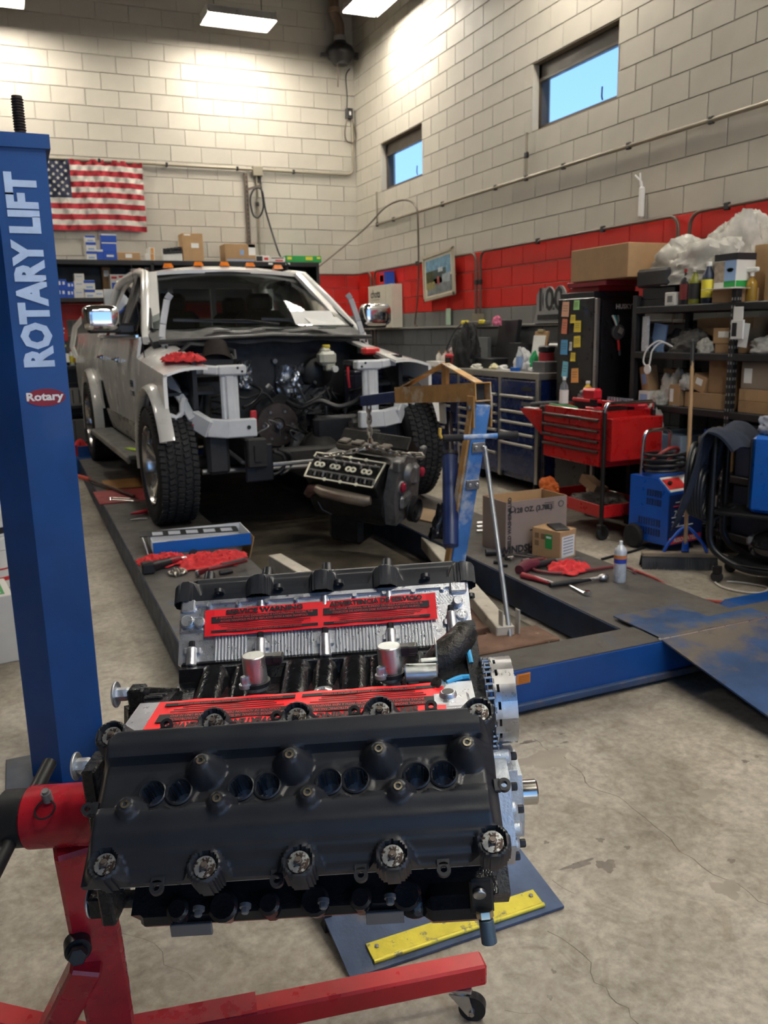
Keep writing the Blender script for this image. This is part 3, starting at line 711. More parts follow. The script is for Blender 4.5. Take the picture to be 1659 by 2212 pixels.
# rotating plate and the four arms that carry the engine
pl_ = MB().box((-.402, .03, .085), (.014, .19, .19), 0, None, .004); sp('mounting_plate', pl_ if False else MB().add(pl_.v, pl_.f, 0, EM), BLKM)
def arm(name, parts, mt=BLKM):
    b = MB()
    for fn in parts: fn(b)
    return sp(name, MB().add(b.v, b.f, 0, EM), mt)
ARMB = mat('gloss_black_arm', (.01, .01, .011), .25, var=.4, vs_=40, bump=.5, bs=120)
arm('mounting_arm', [lambda b: b.box((-.365, .05, .235), (.026, .03, .075), 0, None, .003), lambda b: b.cyl((-.36, .05, .262), (-.30, .05, .255), .010, n=14), lambda b: b.beam((-.385, .04, .12), (-.372, .05, .24), .02, .03)], ARMB)
w1 = MB().cyl((-.402, .05, .262), (-.398, .05, .262), .021, .021, 24, b=.001, M=EM); hexn(w1, EM @ frame((-.398, .05, .262), (1, 0, 0)), .011, .02); sp('arm_washer', w1, ALU)
arm('mounting_arm', [lambda b: b.box((-.405, -.05, .192), (.022, .045, .028), 0, None, .002), lambda b: b.box((-.402, -.08, .15), (.02, .04, .12), 0, None, .003), lambda b: b.beam((-.392, .0, .12), (-.40, -.09, .15), .02, .05)], ARMB)
w1 = MB().cyl((-.440, -.05, .194), (-.436, -.05, .194), .021, .021, 24, b=.001, M=EM); hexn(w1, EM @ frame((-.436, -.05, .194), (1, 0, 0)), .012, .02); sp('arm_washer', w1, ALU)
arm('mounting_arm', [lambda b: b.box((-.395, -.11, .015), (.042, .065, .034), 0, None, .003), lambda b: b.cyl((-.376, -.12, .014), (-.337, -.12, .012), .0125, n=16), lambda b: b.box((-.334, -.118, .03), (.014, .035, .085), 0, None, .003), lambda b: b.beam((-.395, .0, .06), (-.395, -.09, .02), .036, .036)], ARMB)
w1 = MB().cyl((-.419, -.12, .014), (-.416, -.12, .014), .024, .024, 24, b=.001, M=EM); hexn(w1, EM @ frame((-.327, -.12, .012), (1, 0, 0)), .011, .013); w1.cyl((-.316, -.12, .012), (-.303, -.12, .012), .006, n=12, M=EM); sp('arm_bolt', w1, ALU)
arm('mounting_arm', [lambda b: b.box((-.37, .16, .10), (.05, .03, .03), 0, None, .003), lambda b: b.beam((-.395, .05, .09), (-.38, .16, .10), .03, .03)], ARMB)
arm('mounting_arm', [lambda b: b.box((-.365, -.17, .09), (.02, .05, .13), 0, None, .003), lambda b: b.beam((-.395, .0, .08), (-.37, -.17, .09), .02, .03)], ARMB)
# ------------------------------------------------------------------ four-post vehicle lift
LBLUE = mat('lift_blue_paint', (.005, .058, .23), .42, var=.16, vs_=3, bump=.1, bs=50, wear=((.012, .045, .13), .6, 2.5, .2), coat=.1)
LBLUED = mat('lift_dark_blue_steel', (.012, .025, .06), .5, var=.3, vs_=5, wear=((.03, .028, .026), .55, 6, .15))
DECK = mat('worn_runway_steel', (.085, .078, .07), .55, .25, var=.25, vs_=4, bump=.15, bs=90, wear=((.035, .07, .16), .60, 3, .12), wear2=((.05, .042, .036), .6, 9, .1))
RAMPM = mat('worn_blue_ramp_steel', (.03, .07, .17), .48, .3, var=.3, vs_=5, bump=.15, bs=120, wear=((.15, .125, .10), .45, 2.6, .12), wear2=((.05, .045, .045), .60, 8, .1))
lift = thing('four_post_lift', 'blue four post vehicle lift carrying the white truck on two steel runways', 'vehicle lift', (1.77, 2.7, 0))
L0 = Matrix.Translation((-1.77, -2.7, 0))
def lp(name, mb, mt, par=None, M=None, **k): return obj(name, mb, mt, par or lift, M if par else L0, **k)
def column(cx, y0, sgn=1):
    poly = [(.0, 0), (.146, 0), (.146, .20), (-.092, .20), (-.092, .10)]
    if sgn < 0: poly = [(-x, y) for x, y in poly][::-1]
    b = MB(); b.prism([(cx+x, y0+y) for x, y in poly], 0.012, 2.05); c = lp('column', b, LBLUE, label='tall blue lift column')
    b = MB(); pl2 = [(-.012, -.012), (.16, -.012), (.16, .212), (-.104, .212), (-.104, .095)]
    if sgn < 0: pl2 = [(-x, y) for x, y in pl2][::-1]
    b.prism([(cx+x, y0+y) for x, y in pl2], 2.045, 2.085); obj('column_cap', b, LBLUE, c)
    b = MB(); b.box((cx+.03*sgn, y0+.1, .006), (.42, .34, .012), 0, None, .002); obj('base_plate', b, LBLUED, c)
    b = MB(); xx = cx+.085*sgn
    hexn(b, TR(xx, y0+.10, 2.085), .026, .022)
    b.cyl((xx, y0+.1, 2.105), (xx, y0+.1, 2.21), .0155, n=16)
    for i in range(12): b.lathe([(.0155, 0), (.0185, .003), (.0155, .006)], TR(xx, y0+.1, 2.112+i*.0078), 16, caps=False)
    obj('threaded_rod', b, mat('dark_threaded_steel', (.045, .035, .032), .5, .6), c)
    return c
c1 = column(.0, 2.83)
LET = mat('lift_lettering', (.48, .62, .86), .5, var=.1, vs_=20, wear=((.02, .08, .28), .70, 14, .05))
Mc = Matrix(((0, -1, 0, 0), (0, 0, -1, 0), (1, 0, 0, 0), (0, 0, 0, 1)))     # x -> up, y -> left, z -> towards the bay
lettering('lettering', 'ROTARY LIFT', .112, LET, c1, Matrix.Translation((.072, 2.827, 1.692)) @ Mc, bold=.006, sx=.84)
lo = obj('logo_badge', MB().lathe([(1, 0), (1, 1), (0, 1)], Matrix.Translation((.075, 2.8295, 1.318)) @ rotm(PI/2) @ Matrix.Diagonal((.058, .027, .0015, 1)), 32), mat('badge_red', (.22, .008, .02), .4), c1)
lettering('lettering', 'Rotary', .034, PAPER, lo, Matrix.Translation((.072, 2.8275, 1.32)) @ rotm(PI/2), bold=.0012, sx=1.15)
column(3.95, 2.83, -1)
# cross beam with sticker
b = MB(); b.box((1.94, 2.715, .105), (3.62, .19, .17), 0, None, .006); bm_ = lp('cross_beam', b, LBLUE, label='blue steel cross beam of the lift')
b = MB(); b.box((1.94, 2.715, .1905), (3.6, .185, .003)); obj('worn_top_plate', b, DECK, bm_, L0.inverted() @ L0)
b = MB(); b.box((1.94, 2.612, .035), (3.62, .022, .03), 0, None, .004); obj('bottom_flange', b, mat('worn_flange_blue', (.03, .06, .13), .5, wear=((.12, .1, .09), .5, 6, .15)), bm_)
st = Yp(1131, 1466, 2.6185); b = MB().box((st.x, 2.619, st.z), (.062, .002, .042)); so = obj('caution_sticker', b, mat('orange_sticker', (.72, .22, .02), .5, var=.1), bm_)
b = MB().box((st.x-.052, 2.6189, st.z-.003), (.034, .002, .042)); obj('warning_symbol_sticker', b, PAPER, bm_)
b = MB(); b.box((st.x-.052, 2.6175, st.z-.002), (.012, .001, .026)); obj('symbol_print', b, INK, so)
b = MB(); [b.box((st.x+.002, 2.6175, st.z+.012-k*.007), (.05, .001, .0022)) for k in range(5)]; obj('small_print', b, mat('brown_ink', (.25, .08, .02), .6), so)
def runway(x0, x1, y1=9.9):
    b = MB(); b.box(((x0+x1)/2, (2.82+y1)/2, .1765), (x1-x0, y1-2.82, .007)); r = lp('runway', b, DECK)
    for x in (x0, x1):
        b = MB(); b.box((x, (2.82+y1)/2, .098), (.014, y1-2.82, .158), 0, None, .003); obj('runway_side', b, LBLUED, r)
    b = MB(); b.box(((x0+x1)/2, y1-.01, .24), (x1-x0, .012, .13)); obj('wheel_stop', b, LBLUE, r)
    return r
rl = runway(.535, 1.165); rr = runway(2.35, 2.985)
b = MB(); b.box((1.77, 9.85, .105), (3.4, .19, .17), 0, None, .006); lp('cross_beam', b, LBLUE)
def ramp(x0, x1, tongue):
    b = MB(); t = .007
    A = [(2.64, .196), (1.60, .010)]
    V = []
    for (y, z) in A:
        for x in (x0, x1): V += [(x, y, z), (x, y, z-t)]
    b.add(V, [(0,2,6,4), (1,5,7,3), (0,4,5,1), (2,3,7,6), (4,6,7,5), (0,1,3,2)])
    if tongue: b.box(((x0+x1)/2-.13, 2.79, .1965), (x1-x0-.26, .31, .007), 0, None, .001); b.box(((x0+x1)/2, 2.69, .1962), (x1-x0, .12, .0072), 0, None, .001)
    r = lp('ramp', b, RAMPM)
    b = MB().cyl((x0-.01, 2.635, .187), (x1+.01, 2.635, .187), .011, n=12); obj('hinge_rod', b, STEEL, r)
    b = MB()
    for x in (x0+.03, (x0+x1)/2, x1-.03): b.beam((x, 2.6, .178), (x, 1.68, .016), .01, .012)
    obj('stiffener', b, LBLUED, r)
    return r
RAMPM2 = mat('worn_grey_blue_ramp', (.055, .085, .16), .45, .3, var=.35, vs_=7, bump=.15, bs=120, wear=((.13, .115, .105), .56, 4, .15), wear2=((.04, .04, .045), .62, 8, .1)); rp1 = ramp(.575, 1.178, False); rp1.data.materials[0] = RAMPM2; ramp(2.395, 3.03, True)
YEL = mat('scratched_yellow_strip', (.62, .53, .05), .4, .3, var=.15, vs_=20, wear=((.20, .18, .09), .58, 26, .06), bump=.15)
def onramp(y): return .010+(y-1.60)/(1.04)*.186
b = MB(); b.box((0, 0, .003), (.485, .055, .005), 0, None, .001); b.cyl((-.2425, -.026, .004), (.2425, -.026, .004), .006, n=10)
ys_ = obj('edge_strip', b, YEL, lift, L0 @ TR(.885, 1.645, onramp(1.645), math.atan2(.186, 1.04)))
for x in (-.22, .02, .225): b = MB(); hexn(b, TR(x, .01, .005), .006, .004); obj('strip_bolt', b, GREYM, ys_)
lp('ramp_catch', MB().prism([(0, 0), (.04, 0), (.0, .05)], 0, .02, 0, TR(.575, 1.78, .0, PI/2, 0, PI/2)), BLKM)
# foot of the far right column seen at the edge
lp("column_foot", MB().box((3.42, 3.02, .05), (.40, .26, .10), 0, None, .03), LBLUE)

# ------------------------------------------------------------------ engine crane
CRU = mat('rusty_yellow_steel', (.46, .26, .09), .55, .3, var=.3, vs_=8, bump=.2, bs=90, wear=((.60, .52, .40), .54, 7, .1), wear2=((.16, .08, .045), .64, 14, .08))
CBL = mat('crane_blue_paint', (.07, .22, .55), .4, var=.25, vs_=8, wear=((.50, .55, .62), .50, 7, .15), wear2=((.012, .10, .45), .56, 5, .12))
CDB = mat('crane_dark_blue', (.012, .03, .12), .4, var=.2)
CPA = mat('crane_pale_leg', (.55, .51, .43), .55, .2, var=.2, vs_=8, wear=((.2, .13, .08), .62, 10, .1))
RUSTB = mat('rusty_base_steel', (.16, .09, .06), .65, .3, var=.35, vs_=9, bump=.3, wear=((.5, .47, .44), .66, 13, .05))
crane = thing('engine_crane', 'folding engine crane with rusty boom, blue mast and dark blue ram', 'engine crane', (2.1, 3.6, 0))
K0 = Matrix.Translation((-2.1, -3.6, 0))
def cp(name, mb, mt, par=None, **k): return obj(name, mb, mt, par or crane, None if par else K0, **k)
def Dp(x, y, d): return EYE+_ray(x, y)*d
bR, bF, bT = Dp(1044, 846, 4.15), Dp(868, 853, 4.95), Dp(788, 866, 5.38)
dirb = (bF-bR).normalized()
def sqtube(mb, p, q, w_, t):
    d = (q-p).normalized(); y = Vector((0, 0, 1)).cross(d).normalized(); z = d.cross(y)
    for s in (-1, 1):
        mb.beam(p+y*(s*(w_-t)/2), q+y*(s*(w_-t)/2), t, w_, 0, z); mb.beam(p+z*(s*(w_-t)/2), q+z*(s*(w_-t)/2), w_, t, 0, z)
    return mb
boom = cp('boom', sqtube(MB(), bR, bF, .094, .006), CRU, label='rusty yellow outer boom tube')
cp('boom_extension', MB().beam(bF-dirb*.2, bT, .068, .066, 0, (0, 0, 1), .004), CDB)
cp('boom_end_dark', MB().beam(bR+dirb*.06, bR+dirb*.05, .078, .078), INK)  # black sheet in the tube mouth, painting the shade of its hollow
bh = MB()
yv = Vector((0, 0, 1)).cross(dirb).normalized()
for i in range(4):
    q = bR.lerp(bF, .2+.24*i)+yv*.044; bh.cyl(q, q+yv*.0015, .008, n=12)
cp('boom_hole', bh, INK)
zt = dirb.cross(yv).normalized()*-1
zt = zt if zt.z > 0 else -zt
top = bR.lerp(bF, .42)+Vector((0, 0, .155))
cp('truss_strut', MB().beam(bR.lerp(bF, .05)+Vector((0, 0, .045)), top, .05, .008), CRU); cp('truss_strut', MB().beam(bR.lerp(bF, .97)+Vector((0, 0, .045)), top, .05, .008), CRU)
cp('truss_post', MB().beam(bR.lerp(bF, .42)+Vector((0, 0, .04)), top, .05, .02, 0, (1, 0, 0)), CRU)
mT = Dp(1036, 880, 4.2); mB = Zp(972, 1282, .10)
cp('mast', MB().beam(mT+(mT-mB)*.02, mB, .075, .085, 0, (1, 0, 0), .004), CBL, label='blue and rust streaked crane mast')
side = (mT-mB).normalized().cross(Vector((0, 1, 0))).normalized()
cp('mast_side_plate', MB().beam(mT+Vector((-.048, -.01, .03)), mB.lerp(mT, .1)+Vector((-.052, -.01, 0)), .045, .014, 0, (1, 0, 0)), CRU)
cp('clevis_plate', MB().beam(mT+Vector((-.05, 0, .06)), mT+Vector((-.05, 0, -.1)), .07, .01, 0, (1, 0, 0), .003), CRU); cp('clevis_plate', MB().beam(mT+Vector((.05, 0, .06)), mT+Vector((.05, 0, -.1)), .07, .01, 0, (1, 0, 0), .003), CRU)
q = mT+Vector((0, 0, .0)); cp('clevis_pin', MB().cyl(q+Vector((-.07, .0, 0)), q+Vector((.07, 0, 0)), .014, n=12), GREYM)
pq = mT.lerp(mB, .31); pb = MB(); fwd = Vector((0, -1, .0))
for s_ in (.10, -.14):
    q = mT.lerp(mB, .31+s_*.8)+Vector((.005, -.046, 0)); pb2 = MB().box(q, (.075, .006, .05), 0, None, .002); pl3 = cp('bolt_plate', pb2, GREYM)
    for dx in (-.02, .02): b = MB(); hexn(b, frame(q+Vector((dx, -.003, 0)), (0, -1, 0)), .010, .008); cp('plate_bolt', b, STEEL, pl3)
h0, h1 = Dp(958, 947, 4.02), Dp(1118, 939, 4.02)
cp('push_handle', MB().cyl(h0, h1, .0125, n=14), CBL)
cp('handle_grip', MB().cyl(h0-(h1-h0)*.01, h0.lerp(h1, .27), .0175, n=14, b=.003), RUB); cp('handle_grip', MB().cyl(h0.lerp(h1, .73), h1+(h1-h0)*.01, .0175, n=14, b=.003), RUB)
cp('release_lever', MB().tube([h0-(h1-h0)*.02, h0-(h1-h0)*.05+Vector((0, 0, .02)), h0-(h1-h0)*.045+Vector((0, 0, .05))], .008, 8), mat('yellow_lever', (.6, .4, .06), .5))
r0, r1, r2 = Zp(966, 1230, .22), Dp(972, 985, 4.45), Dp(968, 890, 4.5)
r0 = Dp(974, 1180, 4.3)
cp('ram_cylinder', MB().cyl(r0, r1, .041, .041, 24, b=.003), CDB); cp('ram_collar', MB().lathe([(.044, 0), (.044, .02), (.03, .026)], frame(r1, r1-r0), 24), BLKM)
cp('ram_rod', MB().cyl(r1, r2, .022, n=16), mat('oily_dark_rod', (.03, .025, .03), .3, .5))
cp('ram_bracket', MB().beam(r2+Vector((-.035, 0, .05)), r2+Vector((-.03, 0, -.06)), .07, .008, 0, (1, 0, 0), .002), CPA); cp('ram_bracket', MB().beam(r2+Vector((.035, 0, .05)), r2+Vector((.03, 0, -.06)), .07, .008, 0, (1, 0, 0), .002), CDB)
rodB = Zp(1103, 1383, .10); rodT = Dp(1047, 965, 4.15)
cp('back_brace', MB().tube([rodT, rodT.lerp(rodB, .33), rodT.lerp(rodB, .66), rodB], .0115, 10), mat('bare_grey_rod', (.32, .34, .37), .4, .6, wear=((.05, .16, .45), .62, 9, .1)))
lgA, lgB = Zp(1092, 1372, .12), Zp(985, 1245, .12)
dl = (lgB-lgA).normalized(); cp('leg', MB().beam(lgA, lgA+dl*2.1, .085, .085, 0, (0, 0, 1), .004), CPA)
lgC = lgA+Vector((-.42, .05, 0)); cp('leg', MB().beam(lgC, lgC+Vector((-.10, 1, 0)).normalized()*1.7, .085, .085, 0, (0, 0, 1), .004), CPA)
bs = Vector((1.74, 3.1, .085)); cp('base', MB().box((1.78, 3.09, .07), (.72, .2, .10), 0, None, .006).box((1.72, 3.28, .085), (.40, .05, .075), 0, None, .004), RUSTB)
for i, (px, py) in enumerate(((1082, 1365), (1118, 1362))):
    q = Zp(px, py, .13); cp('pin_lug', MB().box(q+Vector((0, 0, .045)), (.008, .035, .12), 0, None, .003), CPA)
cp('caster_block', MB().box((2.0, 3.05, .03), (.06, .05, .06), 0, None, .006), BLKM); cp('caster_block', MB().box((1.5, 3.05, .03), (.06, .05, .06), 0, None, .006), BLKM)
cp('mast_foot', MB().beam(mB+Vector((0, .1, -.03)), Vector((1.95, 3.2, .07)), .12, .06, 0, (0, 0, 1), .004), RUSTB)

# ------------------------------------------------------------------ old engine on the hoist
HE = Matrix(((.657, .753, -.031, 2.089), (-.748, .646, -.155, 5.086), (-.097, .125, .988, .433), (0, 0, 0, 1)))
OLD = mat('grimy_engine_iron', (.02, .019, .018), .5, .4, var=.5, vs_=12, bump=.6, bs=60, wear=((.10, .09, .075), .62, 8, .15))
OLDA = mat('grimy_alloy', (.19, .19, .19), .45, .6, var=.35, vs_=10, bump=.5, bs=70, wear=((.05, .045, .04), .56, 9, .15))
GASK = mat('cream_gasket', (.78, .74, .58), .55, var=.05)
old = thing('hoisted_engine', 'grimy old V8 engine with cream rocker gaskets hanging on a chain', 'engine', HE)
def op(name, mb, mt, par=None, M=None, **k): return obj(name, mb, mt, par or old, M, **k)
b = MB(); vn_prism(b, [(-.236, .072), (-.235, -.02), (-.17, -.12), (.17, -.12), (.245, -.02), (.30, .11), (.33, .135), (.20, .275), (.11, .25), (-.045, .25), (-.135, .275), (-.07, .19)], -.33, .190); op('engine_block', b, OLD)
b = MB(); b.box((0, -.098, -.075), (.51, .2, .10), 0, None, .006); hd_ = op('cylinder_head', b, OLD, None, NEARF); b = MB(); b.box((0, -.098, -.075), (.51, .2, .10), 0, None, .006); op('cylinder_head', b, OLD, None, FARF)
g = MB()
def gb_(x0, y0, x1, y1, w_=.009): g.beam((x0, y0, -.022), (x1, y1, -.022), w_, .006)
gb_(-.25, 0, .25, 0); gb_(-.25, -.198, .235, -.198); gb_(.25, .003, .235, -.2); gb_(-.25, .003, -.255, -.035); gb_(-.258, -.085, -.25, -.2, .011)
for x in (-.113, .001, .114, -.104, .01, .123): g.cyl((x, 0 if x in (-.113, .001, .114) else -.198, -.025), (x, 0 if x in (-.113, .001, .114) else -.198, -.017), .0125, n=14)
op('rocker_gasket', g, GASK, hd_)
for k in range(4):
    b = MB()
    for dx in (-.017, .017): b.torus(.0155, .0068, TR(-.181+.1133*k+dx, -.0975, -.012), 22, 8)
    op('plug_tube_gasket', b, GASK, hd_)
rk = MB(); rk.cyl((-.235, -.05, -.012), (.235, -.05, -.012), .009, n=10); rk.cyl((-.235, -.15, -.012), (.235, -.15, -.012), .009, n=10); rks = op('rocker_shaft', rk, OLDA, hd_)
for k in range(16):
    x = -.225+k*.03; b = MB(); b.beam((x, -.05, -.008), (x+.004, -.03+(-.05 if k % 2 else 0), -.018), .014, .016, 0, (0, 0, 1), .003); op('rocker_arm', b, OLDA if k % 3 else OLD, hd_); op('rocker_arm', MB().beam((x+.01, -.15, -.008), (x+.01, -.185, -.02), .013, .014, 0, (0, 0, 1), .003), OLDA if k % 2 else OLD, hd_)
em = MB().tube([(-.25, -.285, .09), (-.2, -.30, .08), (0, -.31, .075), (.1, -.30, .07), (.14, -.29, .075)], [.03, .038, .04, .038, .028], 14); ex = op('exhaust_manifold', em, mat('tan_heat_shield', (.30, .25, .20), .4, .7, var=.2, vs_=10))
b = MB().tube([(-.24, -.285, .09), (-.30, -.27, .07), (-.33, -.25, .03)], [.03, .036, .034], 14); op('exhaust_outlet', b, mat('heat_tinted_steel', (.10, .05, .045), .4, .7), ex)
b = MB().box((-.05, -.338, .085), (.15, .012, .03), 0, None, .005); op('shield_rib', b, _M['tan_heat_shield'], ex)
b = MB(); vn_prism(b, [(-.14, .25), (.0, .31), (.14, .25), (.20, .12), (.17, -.12), (-.17, -.12), (-.21, .08)], .19, .262); tcv = op('timing_cover', b, OLDA)
b = MB(); b.cyl((.255, -.095, .12), (.285, -.095, .12), .05, .045, 20, b=.006); b.cyl((.255, .0, .18), (.30, .0, .18), .075, .06, 24, b=.012); b.box((.27, .09, .16), (.06, .08, .14), 0, None, .02); b.box((.25, -.13, .27), (.05, .06, .07), 0, None, .008); b.box((.27, -.05, .02), (.04, .16, .10), 0, None, .02); op('water_pump_casting', b, OLDA, tcv)
b = MB(); b.lathe([(.02, 0), (.085, .002), (.088, .01), (.08, .018), (.088, .026), (.088, .05), (.07, .052), (.065, .035), (.03, .03), (.028, .045), (0, .045)], frame((.285, .015, -.055), (1, 0, 0)), 32); op('crank_pulley', b, mat('black_pulley_rubber', (.012, .012, .013), .45))
b = MB().box((-.14, -.01, -.22), (.26, .22, .24), 0, None, .03).box((.0, -.01, -.13), (.36, .3, .04), 0, None, .015); op('oil_pan_sump', b, OLD)
b = MB(); b.box((-.09, .05, .30), (.36, .1, .05), 0, None, .012)
for k in range(4): b.box((-.22+.1*k, .045, .33), (.07, .09, .02), 0, None, .008)
op('intake_manifold', b, mat('dusty_brown_plastic', (.09, .075, .055), .6, var=.4, vs_=9, bump=.3))
b = MB().tube([(-.27, -.22, .03), (-.28, -.23, -.02), (-.25, -.22, -.08), (-.19, -.2, -.11)], .004, 6); op('loose_wire', b, GREYM)
b = MB().box((.23, .16, .34), (.035, .06, .09), 0, TR(0, 0, 0, 0, .2), .006); op('alloy_bracket', b, OLDA)
for (u_, v_, n_) in ((.285, -.12, .13), (.30, .15, .16)): op('stuffed_rag', MB().ball((u_, v_, n_), (.02, .028, .035), 10), mat('dark_red_rag', (.3, .008, .03), .85, var=.3, vs_=40, bump=.6, bs=120))
# lifting chain: a thing of its own
HI = HE
hook = Dp(800, 963, 5.25)
chn = thing('lifting_chain', 'steel lifting chain slung from the crane boom to the grimy engine', 'chain', hook)
lkm = MB(); pts = []
for i in range(20):
    a = 2*PI*i/20; pts.append((math.cos(a)*.008+(.0 if True else 0), 0, math.sin(a)*.008))
def link_mesh():
    P = []
    for i in range(24):
        a = 2*PI*i/24; P.append(Vector((.0135*math.cos(a), 0, .0135*math.sin(a)+(.015 if math.sin(a) >= 0 else -.015))))
    P.append(P[0]); return mesh('chain_link', MB().tube(P, .0058, 8, caps=False), mat('dull_chain_steel', (.48, .45, .40), .33, .9, var=.2))
LKM = link_mesh()
def run(p, q, sag=0.0):
    n_ = max(2, round((q-p).length/.042)); prev = None
    for i in range(n_):
        t = (i+.5)/n_; c = p.lerp(q, t)-Vector((0, 0, sag*4*t*(1-t)))
        t2 = (i+.6)/n_; d = (p.lerp(q, t2)-Vector((0, 0, sag*4*t2*(1-t2))))-c
        M_ = frame(c, d) @ rotm(0, 0, PI/4+PI/2*(i % 2))
        obj('chain_link', LKM, None, chn, Matrix.Translation(-hook) @ M_)
A1 = Dp(700, 984, 5.28); A2 = Dp(915, 986, 5.15)
run(hook, A1, .012); run(hook, A2, .012); run(hook+Vector((.0, .012, .0)), A2+Vector((0, .02, .01)), .02); run(bT-Vector((0, 0, .03))-dirb*.06, hook)
obj('hook', MB().tube([hook-hook+Vector((0, 0, .05)), (0, 0, .02), (.018, 0, -.008), (0, 0, -.024), (-.018, 0, -.008)], .008, 10), mat('rusty_hook', (.13, .07, .04), .6, .5), chn)
# ------------------------------------------------------------------ white pickup truck with its front end stripped
TM = Matrix.Translation((1.86, 6.06, .18)) @ rotm(0, 0, math.radians(2.0)); TI = TM.inverted()
def TLy(px, py, y):
    o = TI @ EYE; d = TI.to_3x3() @ _ray(px, py); return o+d*((y-o.y)/d.y)
WHITE = mat('white_car_paint', (.82, .81, .78), .22, var=.03, vs_=2, coat=.5, wear=((.74, .71, .66), .66, 1.5, .3))
TAN = mat('pewter_lower_paint', (.36, .335, .29), .3, .3, var=.08, coat=.3)
CHAN = mat('white_primer_steel', (.62, .64, .66), .45, var=.08, vs_=9, wear=((.42, .41, .40), .64, 12, .12))
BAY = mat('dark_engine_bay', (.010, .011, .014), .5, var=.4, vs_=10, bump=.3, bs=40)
TGLASS = mat('tinted_glass', (.55, .60, .60), .02, trans=1.0, var=0, ior=1.25)
AMB = mat('amber_lens', (.85, .22, .02), .25, var=.1)
truck = thing('pickup_truck', 'white crew cab pickup truck stripped of hood and front end', 'truck', TM)
def tp(name, mb, mt, par=None, M=None, **k): return obj(name, mb, mt, par or truck, M, **k)
_xs = [(.40, .92), (.50, .955), (.62, .985), (.85, 1.0), (1.03, 1.0), (1.14, .985), (1.24, .965), (1.32, .945)]
def bx_(z):
    for (a, xa), (b, xb) in zip(_xs, _xs[1:]):
        if z <= b: return xa+(xb-xa)*max(0, (z-a)/(b-a))
    return _xs[-1][1]
def shell(mb, fn, nu, nv, off, mi=0):
    """curved sheet with real thickness"""
    off = Vector(off); A = [[Vector(fn(i/nu, j/nv)) for j in range(nv+1)] for i in range(nu+1)]
    V = [p for r in A for p in r]; n = len(V); V = V+[p+off for p in V]; F = []
    ix = lambda i, j: i*(nv+1)+j
    for i in range(nu):
        for j in range(nv):
            F.append((ix(i, j), ix(i+1, j), ix(i+1, j+1), ix(i, j+1))); F.append((n+ix(i, j), n+ix(i, j+1), n+ix(i+1, j+1), n+ix(i+1, j)))
    for i in range(nu): F.append((ix(i, 0), n+ix(i, 0), n+ix(i+1, 0), ix(i+1, 0))); F.append((ix(i, nv), ix(i+1, nv), n+ix(i+1, nv), n+ix(i, nv)))
    for j in range(nv): F.append((ix(0, j), ix(0, j+1), n+ix(0, j+1), n+ix(0, j))); F.append((ix(nu, j), n+ix(nu, j), n+ix(nu, j+1), ix(nu, j+1)))
    return mb.add(V, F, mi)
def arch(y, c, R, zb, zc=.44): return zc+math.sqrt(R*R-(y-c)**2) if abs(y-c) < R else zb
def side(s, y0, y1, zlo, zhi, nu=24, nv=12):
    def fn(u, v):
        y = y0+(y1-y0)*u; a, b = zlo(y), zhi(y); z = a+(b-a)*v
        return (s*bx_(z), y, z)
    return shell(MB(), fn, nu, nv, (-s*.025, 0, 0))
def superball(c, r, e):
    sp_ = lambda q: math.copysign(abs(q)**(2/e), q)
    return MB().grid(lambda u, v: (c[0]+r[0]*sp_(math.cos(2*PI*u))*sp_(math.sin(PI*v)), c[1]+r[1]*sp_(math.sin(2*PI*u))*sp_(math.sin(PI*v)), c[2]-r[2]*sp_(math.cos(PI*v))), 32, 20, wrap=True)
